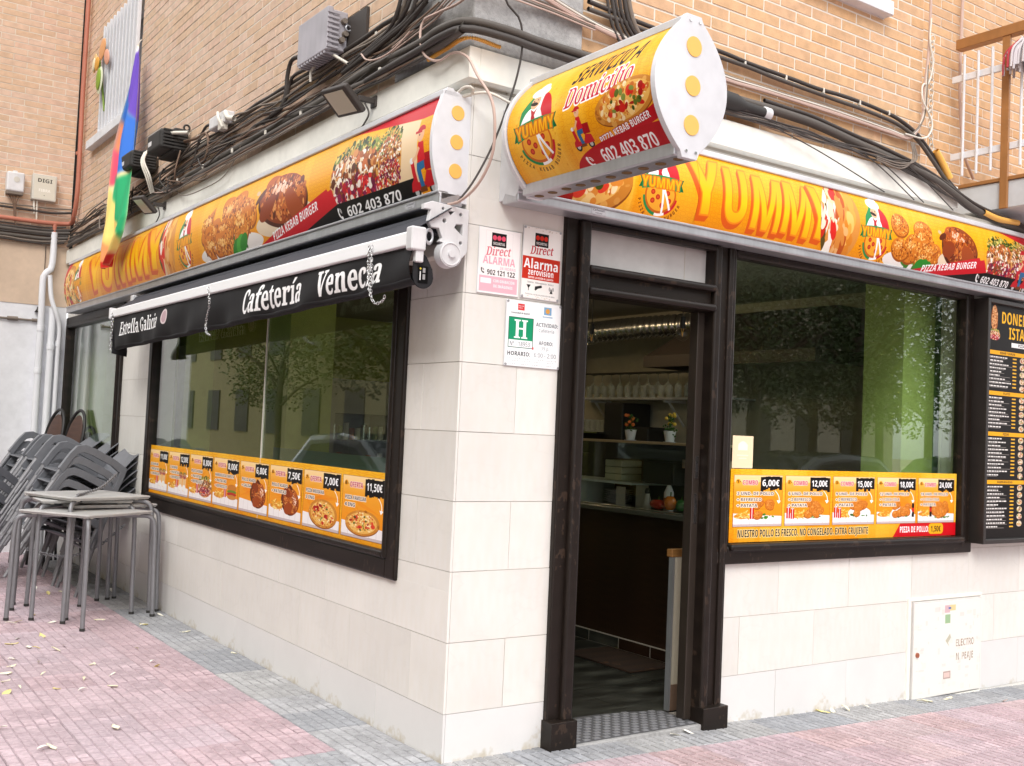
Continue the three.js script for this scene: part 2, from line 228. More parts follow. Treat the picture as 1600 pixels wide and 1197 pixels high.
function logo(x, cx, cy, s) {                                     // chef above a green ribbon above half a pizza
  x.save(); x.translate(cx, cy); x.scale(s, s);
  poly(x, [[-42, -8], [-40, -34], [-22, -58], [-8, -66], [-8, -8]], '#1f8a4c'); x.fillStyle = '#f6f4f0'; x.fillRect(-10, -62, 24, 54); x.fillStyle = '#c8202c'; x.beginPath(); x.moveTo(12, -62); x.quadraticCurveTo(44, -52, 46, -10); x.lineTo(14, -10); x.fill();
  x.fillStyle = '#fbfaf8'; x.beginPath(); x.moveTo(-40, -6); x.quadraticCurveTo(-26, -40, -6, -36); x.quadraticCurveTo(16, -40, 22, -6); x.fill();           // jacket
  poly(x, [[-14, -34], [-4, -28], [4, -34], [-2, -22], [4, -8], [-6, -14], [-10, -8], [-10, -24]], '#b81c28'); ell(x, -6, -46, 12, 13, 0, '#e8b48c'); ell(x, -9, -43, 11, 3.6, 0.2, '#281812'); ell(x, -12, -49, 1.6, 1.6, 0, '#281812'); ell(x, -2, -50, 1.6, 1.6, 0, '#281812');
  for (const q of [[-16, -68, 13, 10], [-2, -74, 14, 12], [8, -66, 11, 9]]) ell(x, q[0], q[1], q[2], q[3], 0, '#fdfcfa'); x.fillStyle = '#f4f2ee'; x.fillRect(-18, -64, 26, 8);
  ell(x, 0, 22, 40, 34, 0, '#c8641c'); ell(x, 0, 21, 36, 30, 0, '#f0a832'); x.fillStyle = '#f0a010'; x.strokeStyle = '#1f8a4c'; x.lineWidth = 5; x.beginPath(); x.ellipse(0, 22, 42, 36, 0, 1.7, 3.0); x.stroke(); x.strokeStyle = '#c8202c'; x.beginPath(); x.ellipse(0, 22, 42, 36, 0, 0.1, 1.1); x.stroke(); x.strokeStyle = '#fff'; x.beginPath(); x.ellipse(0, 22, 42, 36, 0, 1.1, 1.7); x.stroke();
  for (const q of [[-20, 18], [-6, 26], [18, 16], [24, 30], [8, 40], [-18, 34]]) { ell(x, q[0], q[1], 5.5, 5, 0, '#b8281c'); ell(x, q[0], q[1], 3, 2.6, 0, '#d8502c'); } x.strokeStyle = '#fff'; x.lineWidth = 5; x.beginPath(); x.moveTo(12, 54); x.lineTo(4, 4); x.lineTo(30, 46); x.stroke();
  poly(x, [[-58, -12], [-44, -8], [-44, 12], [-58, 14], [-52, 2]], '#12683a'); poly(x, [[58, -16], [44, -12], [44, 8], [58, 8], [52, -4]], '#12683a'); x.fillStyle = '#1f8a4c'; x.beginPath(); x.moveTo(-50, -10); x.quadraticCurveTo(0, -20, 50, -14); x.lineTo(50, 10); x.quadraticCurveTo(0, 4, -50, 16); x.fill();
  txt(x, 'YUMMY', 0, -1, 27, { sx: 1.02, stroke: '#d8781c', sw: 5, fill: '#f8b41c', rot: -0.04 });
  const s2 = 'PIZZA KEBAB BURGER'; for (let i = 0; i < s2.length; i++) { const a = Math.PI - 0.35 - (i / (s2.length - 1)) * (Math.PI - 0.7); x.save(); x.translate(Math.cos(a) * 54, 20 + Math.sin(a) * 48); x.rotate(a - Math.PI / 2); txt(x, s2[i], 0, 0, 9.5, { fill: '#5c2010', sx: 0.85 }); x.restore(); } x.restore();
}
function rider(x, cx, cy, s) {                                    // delivery rider on a red scooter
  x.save(); x.translate(cx, cy); x.scale(s, s);
  ell(x, -24, 40, 11, 11, 0, '#22201f'); ell(x, -24, 40, 6, 6, 0, '#c8c8c8'); ell(x, 26, 40, 11, 11, 0, '#22201f'); ell(x, 26, 40, 6, 6, 0, '#c8c8c8');
  poly(x, [[12, -14], [38, -14], [38, 12], [12, 12]], '#a8141c'); poly(x, [[-30, -8], [-20, -12], [-14, 26], [6, 28], [16, 12], [38, 16], [42, 36], [-6, 38], [-38, 38], [-34, 26], [-26, 20]], '#c8202a'); ell(x, -26, -8, 6, 5, 0, '#eee');
  poly(x, [[-10, -2], [12, -4], [12, 8], [0, 10], [4, 36], [-8, 36], [-12, 8]], '#2c6a9c'); poly(x, [[-10, 34], [8, 34], [8, 42], [-14, 42]], '#7a4018'); poly(x, [[-6, -34], [10, -34], [16, -4], [-8, -2]], '#d0242c'); poly(x, [[-6, -28], [0, -24], [-12, -8], [-24, -6], [-24, -11], [-14, -14]], '#e8b48c');
  ell(x, 0, -46, 10, 12, 0, '#e8b48c'); x.fillStyle = '#c01c26'; x.beginPath(); x.ellipse(1, -52, 12, 9, 0, Math.PI, 0); x.fill(); x.fillRect(-17, -53, 20, 4); ell(x, -4, -46, 1.4, 1.8, 0, '#222'); x.restore();
}
function handset(x, cx, cy, s, col = '#fff') { x.save(); x.translate(cx, cy); x.scale(s, s); x.strokeStyle = col; x.lineWidth = 7; x.lineCap = 'round'; x.beginPath(); x.moveTo(-8, -12); x.quadraticCurveTo(-10, 8, 8, 14); x.stroke(); ell(x, -7, -12, 5, 6, 0.3, col); ell(x, 9, 13, 6, 5, 0.3, col); x.lineWidth = 2.6; for (const r of [7, 12]) { x.beginPath(); x.arc(0, -2, r, -1.4, 0.1); x.stroke(); } x.restore(); }
// the long fascia print: k gives where each motif stands along the sign (metres), s0 is its first metre
function longSign(x, w, h, ppm, s0, k) {
  const X = (s) => (s - s0) * ppm, Y = (t) => t * h;              // t: 0 at the top
  background(x, w, h, ppm);
  if (k.pizza !== undefined) pizza(x, X(k.pizza), Y(0.62), ppm * 0.42, h * 0.55);
  if (k.wipe) { poly(x, [[X(k.wipe[0]), 0], [X(k.wipe[0]) + ppm * 0.18, 0], [X(k.wipe[0]), h * 0.5]], '#c81c28'); }
  for (const l of k.logos) logo(x, X(l), Y(0.56), h / 148);
  { const [a, b] = k.yummy, sz = h * 1.02, mid = (a + b) / 2, W = (b - a) * ppm, let5 = 'YUMMY', fr = [0.06, 0.28, 0.52, 0.76, 0.96], wd = [0.21, 0.21, 0.27, 0.27, 0.21];
    for (let i = 0; i < 5; i++) {
      const cx = X(mid) + (fr[i] - 0.5) * W, lift = (Math.abs(i - 2) - 1) * -0.02; x.save(); x.translate(cx, Y(0.49 + lift)); x.rotate((i - 2) * 0.03); x.font = 'bold ' + sz + 'px sans-serif'; const mw = x.measureText(let5[i]).width; x.scale((wd[i] * W) / mw, 1);
      x.textAlign = 'center'; x.textBaseline = 'middle'; x.lineJoin = 'miter'; for (let q = 6; q > 0; q--) { x.strokeStyle = '#dc5c18'; x.lineWidth = h * 0.05; x.strokeText(let5[i], -q * h * 0.01, q * h * 0.012); } x.strokeStyle = '#f08a1c'; x.lineWidth = h * 0.05; x.strokeText(let5[i], 0, 0); const g = x.createLinearGradient(0, -sz / 2, 0, sz / 2); g.addColorStop(0, '#f4a012'); g.addColorStop(0.6, '#fcc81c'); g.addColorStop(1, '#f4a818'); x.fillStyle = g; x.fillText(let5[i], 0, 0); x.restore();
    } }
  for (const [a, b] of k.burger) {                                // a burger seen very close, spilling sauce
    const cx = X((a + b) / 2), ww = (b - a) * ppm / 2; x.save(); x.beginPath(); x.ellipse(cx + ww * 0.3, h * 0.5, ww * 1.1, h * 0.62, 0, 0, 7); x.clip(); ell(x, cx + ww * 0.3, h * 0.5, ww * 1.1, h * 0.65, 0, '#d89040');
    for (let i = 0; i < 120; i++) { const t = rr(-1, 1); ell(x, cx + t * ww + rr(-4, 4), rr(0, h), ww * rr(0.05, 0.2), h * rr(0.06, 0.2), rr(-0.4, 0.4), pick(t < -0.5 ? ['#5a4a20', '#c83020', '#f0e0c8'] : t < 0.1 ? ['#f4ece0', '#e8c8a0', '#d82c24', '#f0d8b8'] : t < 0.6 ? ['#b8541c', '#d88a3c', '#e8b070'] : ['#e8a040', '#d88428', '#f0bc64'])); } x.restore();
  }
  { const [a, b] = k.chicken, cx = X((a + b) / 2), a2 = (b - a) * ppm / 2; ell(x, cx, h * 0.9, a2 * 1.05, h * 0.18, 0, '#f0ebe6'); friedPile(x, cx, h * 0.56, a2, h * 0.44, 11); for (const q of [0.2, 0.34, 0.46]) ell(x, cx + a2 * q, h * (0.86 + 0.05 * rnd()), a2 * 0.16, h * 0.09, -0.5, pick(['#2f8a2c', '#4cac3c'])); }
  { const [a, b] = k.roast; ell(x, X((a + b) / 2) + 6, h * 0.75, (b - a) * ppm * 0.52, h * 0.2, 0, '#e8d4b8'); roast(x, X((a + b) / 2), h * 0.47, (b - a) * ppm / 2.2, h * 0.38, 0.1); }
  if (k.food) { const [a, b, c] = k.food; kebab(x, X((a + b) / 2), h * 0.52, (b - a) * ppm / 2, h * 0.42); poly(x, [[X(b) - 4, h], [X(b) + ppm * 0.05, h * 0.12], [X(c), h * 0.2], [X(c) - 2, h]], '#ecd0a8'); kebab(x, X(b) + ppm * 0.06, h * 0.48, ppm * 0.13, h * 0.4); }
  if (k.red) poly(x, [[X(k.red[0]), -1], [X(k.red[1]) + 4, -1], [X(k.red[1]) + 4, h * 0.2], [X(k.red[1]) - ppm * 0.12, h * 0.2]], '#c81c28');
  { const [a, b, c, e] = k.band; poly(x, [[X(b) - ppm * 0.18, h], [X(b) - ppm * 0.02, h * 0.82], [X(c), h * 0.82], [X(e), h * 0.86], [X(e), h + 2], [X(a), h + 2]], '#171413'); poly(x, [[X(c) - ppm * 0.3, h * 0.88], [X(c), h * 0.8], [X(e), h * 0.8], [X(e), h + 2], [X(a) + 10, h + 2]], '#171413');
    poly(x, [[X(a), h], [X(b) - ppm * 0.06, h * 0.58], [X(b) + ppm * 0.03, h * 0.8], [X(a) + ppm * 0.12 , h * 1.02]], '#cc1c28'); poly(x, [[X(a), h], [X(b), h * 0.6], [X(b) + ppm * 0.05, h * 0.8], [X(b) - ppm * 0.45, h]], '#cc1c28');
    const dx = X(b) - X(a), rot = -Math.atan2(h * 0.32, dx); txt(x, 'PIZZA KEBAB BURGER', X(a) + dx * 0.53, h * 0.825, h * 0.15, { rot, skew: 0.15, sx: Math.min(1, dx * 0.84 / (h * 0.15 * 11.6)) }); }
  { const [a, b] = k.phone; handset(x, X(a), h * 0.91, h / 260); const f = h * 0.16; x.font = 'bold ' + f + 'px sans-serif'; const mw = x.measureText('602 403 870').width; txt(x, '602 403 870', X(a) + ((b - a) * ppm) * 0.55, h * 0.915, f, { sx: ((b - a) * ppm * 0.86) / mw }); }
  if (k.rider !== undefined) rider(x, X(k.rider), h * 0.68, h / 150);
}
const OFFERS = [['1', 'OFERTA', '11,00€', ['2 DURUM', '+ PATATAS', '+ 2 REFRESCO'], 'wrap'], ['2', 'OFERTA', '12,00€', ['2 KEBAB', '+ PATATAS', '+ 2 REFRESCO'], 'wrap'], ['3', 'OFERTA', '8,80€', ['PLATO KEBAB', '+ PATATAS', '+ REFRESCO'], 'kebab'], ['4', 'OFERTA', '8,00€', ['HAMBURGUESA COMPLETA', '+ PATATAS', '+ REFRESCO'], 'burger'], ['5', 'OFERTA', '6,80€', ['POLLO ASADO', '+ SALSA'], 'roast'], ['6', 'OFERTA', '7,50€', ['POLLO ASADO', '+ PATATAS'], 'roast2'], ['7', 'OFERTA', '7,00€', ['PIZZA MEDIANA', '3 ING'], 'pizzaCut'], ['8', 'OFERTA', '11,50€', ['PIZZA FAMILIAR', '4 ING'], 'pizza']];
const COMBOS = [['1', 'COMBO', '6,00€', ['3 UND. DE POLLO', '+ REFRESCO', '+ PATATA'], 'c1'], ['2', 'COMBO', '12,00€', ['6 UND. DE POLLO', '+ 2 REFRESCO', '+ PATATA'], 'c2'], ['3', 'COMBO', '15,00€', ['9 UND. DE POLLO', '+ 2 REFRESCO', '+ PATATA'], 'c3'], ['4', 'COMBO', '18,00€', ['12 UND. DE POLLO', '+ 1 COCA COLA', '+ PATATA'], 'c4'], ['5', 'COMBO', '24,00€', ['18 UND. DE POLLO', '+ 1 COCA COLA', '+ PATATA'], 'c5']];
function offer(x, w, h, [n, word, price, lines, kind]) {
  const g = x.createLinearGradient(0, 0, 0, h); g.addColorStop(0, '#f8c878'); g.addColorStop(0.3, '#f0a22c'); g.addColorStop(1, '#ec8a12'); x.fillStyle = g; x.fillRect(0, 0, w, h); x.fillStyle = 'rgba(255,240,210,.45)'; x.fillRect(0, 0, w, h * 0.14);
  for (let i = 0; i < 5; i++) poly(x, [[w * rr(0, 1), h * rr(0.3, 0.7)], [w * rr(0, 1), h * rr(0.3, 0.7)], [w * rr(0, 1), h * rr(0.3, 0.7)]], 'rgba(232,120,10,.3)');
  poly(x, [[0, h * 0.74], [w, h * 0.8], [w, h * 0.96], [0, h * 0.96]], '#f2ecec'); x.fillStyle = '#c8b8b8'; x.fillRect(0, h * 0.95, w, h * 0.05); for (let i = 0; i < 6; i++) { x.fillStyle = 'rgba(160,140,140,.4)'; x.fillRect(w * i / 6, h * 0.76, 1.5, h * 0.2); }
  const c = word === 'COMBO', fx = w * (c ? 0.64 : 0.66), fy = h * 0.68;
  if (kind === 'pizza') pizza(x, w * 0.5, h * 0.74, w * 0.4, h * 0.2, -0.1); else if (kind === 'pizzaCut') pizza(x, w * 0.56, h * 0.72, w * 0.38, h * 0.24, 0.2);
  else if (kind.startsWith('roast')) { x.save(); x.translate(w * 0.68, h * 0.62); x.rotate(1.4); roast(x, 0, 0, h * 0.26, w * 0.28); x.restore(); if (kind === 'roast2') fries(x, w * 0.24, h * 0.72, w * 0.19, h * 0.1); }
  else if (kind === 'kebab') { kebab(x, fx + 6, fy - 4, w * 0.3, h * 0.24); can(x, w * 0.36, h * 0.74, w * 0.1, h * 0.2); fries(x, w * 0.16, h * 0.78, w * 0.15, h * 0.09); }
  else if (kind === 'burger') { fries(x, w * 0.25, h * 0.74, w * 0.2, h * 0.11); can(x, w * 0.5, h * 0.7, w * 0.09, h * 0.2); ell(x, w * 0.76, h * 0.6, w * 0.17, h * 0.08, 0, '#c87a2c'); ell(x, w * 0.76, h * 0.67, w * 0.18, h * 0.035, 0, '#6a8a2c'); ell(x, w * 0.76, h * 0.72, w * 0.18, h * 0.04, 0, '#b82a24'); ell(x, w * 0.76, h * 0.78, w * 0.17, h * 0.05, 0, '#c8843c'); }
  else if (kind === 'wrap') { fries(x, w * 0.2, h * 0.76, w * 0.17, h * 0.1); can(x, w * 0.44, h * 0.7, w * 0.1, h * 0.22); for (const q of [0.62, 0.8]) { ell(x, w * q, h * 0.68, w * 0.08, h * 0.2, 0.1, '#e8c08c'); kebab(x, w * q, h * 0.52, w * 0.09, h * 0.08); ell(x, w * q, h * 0.8, w * 0.08, h * 0.07, 0, '#f4f0ec'); } }
  else { const k2 = +kind[1]; fries(x, w * (k2 === 2 || k2 === 3 ? 0.3 : 0.18), h * 0.76, w * 0.16, h * 0.1); if (k2 < 4) { can(x, w * (k2 === 1 ? 0.38 : 0.08), h * 0.74, w * 0.08, h * 0.22); if (k2 > 1) can(x, w * 0.17, h * 0.76, w * 0.07, h * 0.2); } else { const bx = w * (k2 === 4 ? 0.93 : 0.35); x.fillStyle = '#1c0c0a'; x.fillRect(bx - w * 0.03, h * 0.56, w * 0.06, h * 0.3); x.fillStyle = '#c81c20'; x.fillRect(bx - w * 0.03, h * 0.66, w * 0.06, h * 0.09); }
    if (k2 > 2 && k2 < 5) { ell(x, fx, h * 0.76, w * 0.27, h * 0.13, 0, '#eee'); } friedPile(x, fx, h * (k2 > 3 ? 0.68 : 0.66), w * 0.26, h * (k2 === 5 ? 0.24 : 0.19), 6 + k2); }
  x.strokeStyle = '#fff'; x.lineWidth = w * 0.016; x.beginPath(); x.moveTo(w * 0.84, h * 0.3); x.quadraticCurveTo(w * 0.95, h * 0.4, w * 0.93, h * 0.5); x.stroke(); poly(x, [[w * 0.88, h * 0.49], [w * 0.97, h * 0.5], [w * 0.92, h * 0.56]], '#fff');
  x.fillStyle = '#171312'; for (let i = 0; i < 9; i++) x.fillRect(w * (0.54 + 0.048 * i), h * (0.04 - 0.02 * rnd()), w * 0.06, h * rr(0.22, 0.29)); x.fillRect(w * 0.55, h * 0.05, w * 0.41, h * 0.2);
  x.font = 'bold ' + h * 0.17 + 'px sans-serif'; txt(x, price, w * 0.75, h * 0.155, h * 0.17, { sx: (w * 0.36) / x.measureText(price).width }); ell(x, w * 0.09, h * 0.13, w * 0.045, h * 0.045, 0, '#f0a010'); txt(x, n + '-', w * 0.1, h * 0.13, h * 0.08, { fill: '#3c2412' });
  x.font = 'bold ' + h * 0.12 + 'px sans-serif'; txt(x, word, w * 0.33, h * 0.15, h * 0.12, { sx: (w * 0.31) / x.measureText(word).width, fill: '#b82c50', stroke: '#f8dcd0', sw: h * 0.02 });
  lines.forEach((s, i) => { x.font = 'bold ' + h * 0.085 + 'px sans-serif'; const mw = x.measureText(s).width; txt(x, s, w * 0.07, h * (0.36 + i * 0.115), h * 0.085, { align: 'left', sx: Math.min(0.8, (w * (s.length > 14 ? 0.75 : 0.5)) / mw), fill: '#4c4650', stroke: '#f6e6d2', sw: h * 0.022 }); });
  x.strokeStyle = 'rgba(120,60,10,.6)'; x.lineWidth = 2; x.strokeRect(1, 1, w - 2, h - 2);
}
const offerStrip = (list) => canvas(list.length * 220, 300, (x) => list.forEach((o, i) => { x.save(); x.beginPath(); x.rect(i * 220, 0, 220, 300); x.clip(); x.translate(i * 220, 0); offer(x, 220, 300, o); x.restore(); }));
// ---------- ground ----------
const gy = (x) => (x > 0.6 ? -0.03 * (Math.min(x, 8) - 0.6) : 0);
{ // one sheet under everything, out to the horizon
  const xs = [-150, -60, -20, -5, 0.6, 4, 8, 30, 150], zs = [-150, -60, -20, -9, 0, 6, 30, 150], P = [], idx = [];
  for (const z of zs) for (const x of xs) P.push(x, gy(x) - 0.03, z);
  for (let j = 0; j + 1 < zs.length; j++) for (let i = 0; i + 1 < xs.length; i++) { const a = j * xs.length + i, b = a + xs.length; idx.push(a, b, a + 1, a + 1, b, b + 1); }
  const g = new THREE.BufferGeometry(); g.setAttribute('position', new THREE.Float32BufferAttribute(P, 3)); g.setIndex(idx); g.computeVertexNormals();
  ground('ground', uvm(g), M.paving);
}
{ // pavement: concrete slabs with pressed cells, each a piece of its own
  const pav = new THREE.Group(); pav.name = 'pavement'; pav.userData.kind = 'structure'; scene.add(pav);
  const W = 0.33;
  function slabGeo(kind, v) {                                     // kind 0: stepped cells with open grooves, 1: straight bars with dusty joints
    const gs = [], c = (g, k) => { const n = g.attributes.position.count, a = new Float32Array(n * 3).fill(k); g.setAttribute('color', new THREE.BufferAttribute(a, 3)); return g; };
    gs.push(c(box(-W / 2 + 0.0015, W / 2 - 0.0015, -0.04, -0.0055, -W / 2 + 0.0015, W / 2 - 0.0015), kind ? 1.08 : 0.8));
    const gap = kind ? 0.0075 : 0.0042;
    for (let i = 0; i < 6; i++) {
      const x0 = -W / 2 + i * W / 6, cuts = kind || i % 2 === 0 ? [0, 1, 2, 3] : [0, 0.5, 1.5, 2.5, 3];
      for (let q = 0; q + 1 < cuts.length; q++) {
        const a = -W / 2 + cuts[q] * W / 3, b = -W / 2 + cuts[q + 1] * W / 3, jx = rr(-0.0012, 0.0012), h = rr(-0.0012, 0.0006), w = W / 6 - gap, d = b - a - gap, bv = 0.003;
        const g = new THREE.BoxGeometry(w, 0.008, d), p = g.attributes.position;
        for (let k = 0; k < p.count; k++) if (p.getY(k) > 0) { p.setX(k, p.getX(k) - Math.sign(p.getX(k)) * bv); p.setZ(k, p.getZ(k) - Math.sign(p.getZ(k)) * bv); }
        g.translate(x0 + W / 12 + jx, -0.004 + h, (a + b) / 2 + jx); g.computeVertexNormals(); gs.push(c(uvm(g, v * 0.21, v * 0.37), rr(0.92, 1.05) * (kind ? 0.93 : 1)));
      }
    }
    return mg(gs);
  }
  const geos = [0, 1].map((k) => [0, 1, 2, 3].map((v) => slabGeo(k, v)));
  const mk = (c) => std(c, 0.9, { map: T.stone, vertexColors: true, bumpMap: T.stone, bumpScale: 0.0012 });
  const pinks = [[0.67, 0.525, 0.565], [0.66, 0.51, 0.55], [0.69, 0.54, 0.58], [0.66, 0.495, 0.53], [0.665, 0.53, 0.575]].map(mk), reds = [[0.68, 0.5, 0.51], [0.69, 0.53, 0.545], [0.7, 0.555, 0.57]].map(mk), greys = [[0.49, 0.495, 0.515], [0.53, 0.53, 0.545], [0.44, 0.45, 0.475], [0.55, 0.545, 0.545]].map(mk);
  for (let i = -9; i < 18; i++) for (let j = -25; j < 5; j++) {
    const x0 = i * W, z0 = -0.055 + j * W, cx = x0 + W / 2, cz = z0 + W / 2;
    if (cx > 0 && cz < -0.06) continue; if (cx < 0 && cx < -2.4) continue;
    const y = gy(cx), right = cx > 0 || cz > 0.27;
    const seen = [[0, 0], [W, 0], [0, W], [W, W]].some(([a, b]) => inFrame(V(x0 + a, y, z0 + b), 1.25)); if (!seen) continue;
    const grey = (cx > -W && cz < 0) || (cz > -0.385 && cz < 0.275 && cx > -0.66);
    const mat = grey ? pick2(greys) : right ? (rnd() < 0.35 ? pick2(reds) : pick2(pinks)) : (cx > -0.66 && rnd() < 0.5 ? pinks[3] : pick2(pinks));
    const m = part(pav, 'paving_slab', geos[right ? 1 : 0][Math.floor(rnd() * 4)], mat); m.position.set(cx, y + rr(-0.0015, 0.0015), cz); if (cx > 0.6) m.rotation.z = -Math.atan(0.03); m.rotation.x += rr(-0.003, 0.003);
  }
}
function pick2(a) { return a[Math.floor(rnd() * a.length)]; }

// ---------- the corner building ----------
const bld = thing('corner_building', 'cream tiled corner shop with orange brick storey above', 'building', V(0, 0, 0));
function subtract(rects, holes) {                                 // rectangles [a0, a1, b0, b1] minus holes
  let out = rects;
  for (const h of holes) { const nx = []; for (const r of out) {
    const a0 = Math.max(r[0], h[0]), a1 = Math.min(r[1], h[1]), b0 = Math.max(r[2], h[2]), b1 = Math.min(r[3], h[3]);
    if (a0 >= a1 - 1e-6 || b0 >= b1 - 1e-6) { nx.push(r); continue; }
    if (r[2] < b0) nx.push([r[0], r[1], r[2], b0]); if (b1 < r[3]) nx.push([r[0], r[1], b1, r[3]]); if (r[0] < a0) nx.push([r[0], a0, b0, b1]); if (a1 < r[1]) nx.push([a1, r[1], b0, b1]);
  } out = nx; }
  return out.filter((r) => r[1] - r[0] > 0.012 && r[3] - r[2] > 0.012);
}
const LH = [[0.50, 4.84, 0.76, 2.5], [5.74, 8.02, 0.76, 2.5]], RH = [[0.575, 1.66, -0.3, 2.575], [1.66, 4.06, 0.84, 2.575]];
const LEN = 8.08, RX = 9.6;
{
  const wl = part(bld, 'wall', subtract([[0.013, LEN, -0.3, 3.1]], LH).map((r) => bL(r[0], r[1], r[2], r[3], -0.2, -0.005)), M.grout);
  const wr = part(bld, 'wall', subtract([[0.2, RX, -0.4, 3.1]], RH).map((r) => bR(r[0], r[1], r[2], r[3], -0.2, -0.005)), M.grout);
  part(bld, 'interior_wall', subtract([[0.21, LEN, 0, 2.75]], LH).map((r) => bL(r[0], r[1], r[2], r[3], -0.22, -0.203)), M.green);
  part(bld, 'interior_wall', subtract([[0.221, 5.4, 0, 2.75]], RH).map((r) => bR(r[0], r[1], r[2], r[3], -0.22, -0.203)), M.room);
  const rows = []; for (let k = -1; k < 10; k++) rows.push([0.214 + 0.319 * (k - 1), Math.min(3.1, 0.214 + 0.319 * k)]);
  const G = 0.0013, bev = (g) => g;
  function lay(pl, parent, s0, s1, off, holes) {
    rows.forEach(([y0, y1], k) => {
      if (y1 < y0 + 0.02) return; const cuts = [s0, s1]; for (const [o, pitch, lo, hi] of off(k)) for (let n = -20; n < 20; n++) { const c = o + n * pitch; if (c > Math.max(s0, lo) + 0.03 && c < Math.min(s1, hi) - 0.03) cuts.push(c); }
      cuts.sort((a, b) => a - b);
      for (let q = 0; q + 1 < cuts.length; q++) for (const r of subtract([[cuts[q] + G, cuts[q + 1] - G, y0 + G, y1 - G]], holes)) {
        const o = rr(-0.0012, 0.0008), g = (pl === 'L' ? bL : bR)(r[0], r[1], r[2], r[3], -0.0118, o); const uv = g.attributes.uv, a = rnd() * 3, b = rnd() * 3; for (let i = 0; i < uv.count; i++) uv.setXY(i, uv.getX(i) + a, uv.getY(i) + b);
        if (Math.abs(y0) < 0.12) { const u2 = g.attributes.uv, ps = g.attributes.position; for (let i = 0; i < u2.count; i++) u2.setXY(i, u2.getX(i), ps.getY(i) - gy(pl === 'R' ? ps.getX(i) : 0) + 0.02); } part(parent, 'tile', g, Math.abs(y0) < 0.12 ? dirtyMat : pick2(tileMats));
      }
    });
  }
  lay('L', wl, 0.0, LEN, (k) => [[k % 2 ? 0 : 0.325, 0.65, 0, 99]], LH);
  lay('R', wr, 0.012, 6.4, (k) => (k % 2 ? [[0.0, 9, 0, 0.5], [2.208 - 0.63 * 4, 0.63, 0.6, 99]] : [[0.32, 9, 0, 0.5], [1.897 - 0.63 * 4, 0.63, 0.6, 99]]), RH);
  // rows count from below the ground: k = 1 is the course on the pavement
}
// brick storey
const bricks = [];
const C = 0.0687, PB = 0.2755, TOPB = 6.5;
const W3 = [5.74, 7.02, 4.32, 5.42];                              // barred window in the side wall
function brickField(pl, s0, s1, y0, y1, off, holes, depth = 0) {
  const n = Math.round((y1 - y0) / C);
  for (let k = 0; k < n; k++) for (let q = -1; q * PB < s1 - s0 + PB; q++) {
    const a = Math.max(s0, s0 + q * PB + (k % 2) * PB / 2 + off), b = Math.min(s1, s0 + (q + 1) * PB + (k % 2) * PB / 2 + off); if (b - a < 0.03) continue;
    for (const r of subtract([[a + 0.006, b - 0.006, y0 + k * C + 0.006, y0 + (k + 1) * C - 0.006]], holes)) bricks.push({ pl, r, depth });
  }
}
brickField('L', 0.72, LEN, 3.2, TOPB, 0.1, [W3]); const nL = bricks.length;
brickField('R', 0.61, 3.445, 3.2, TOPB, 0.08, [[2.2, 3.03, 4.19, TOPB + 1]]);
brickField('R', 3.445, 7.4, 3.1, TOPB, 0.03, [], -0.35);
function brickMesh(list, parents, limit, plane, pale) {
  for (const b of list) { const [a0, a1, y0, y1] = b.r; const f = plane(b); b.c = f((a0 + a1) / 2, (y0 + y1) / 2); const p = pix(b.c), p2 = pix(f(a1, y1)); b.size = p[2] > 0 && Math.abs(p[0]) < 1 && Math.abs(p[1]) < 1 && y0 > 3.28 ? Math.abs((p2[0] - p[0]) * (p2[1] - p[1])) + 1e-4 / p[2] : 0; }
  const order = list.filter((b) => b.size > 0).sort((a, b) => b.size - a.size), near = new Set(order.slice(0, limit)), rest = {};
  for (const b of list) {
    const [a0, a1, y0, y1] = b.r, pr = rr(-0.0015, 0.0015), g = b.pl === 'L' ? bL(a0, a1, y0, y1, -0.011, pr) : bR(a0, a1, y0, y1, b.depth - 0.011, b.depth + pr), uv = g.attributes.uv, ou = rnd(), ov = rnd();
    for (let i = 0; i < uv.count; i++) uv.setXY(i, uv.getX(i) + ou, uv.getY(i) + ov);
    const t = Math.floor(rnd() * 5), key = b.pl + b.depth;
    if (near.has(b)) part(parents(b), 'brick', g, (pale(b) ? paleMats : brickMats)[t]);
    else { const k = rr(0.95, 1.04), c = (pale(b) ? paleTones : brickTones)[t], n = uv.count, ca = new Float32Array(n * 3); for (let i = 0; i < n; i++) for (let q = 0; q < 3; q++) ca[3 * i + q] = c[q] * k; g.setAttribute('color', new THREE.BufferAttribute(ca, 3)); (rest[key] ??= [parents(b), []])[1].push(g); }
  }
  for (const k in rest) part(rest[k][0], 'brickwork', rest[k][1], brickStuff, true);
}
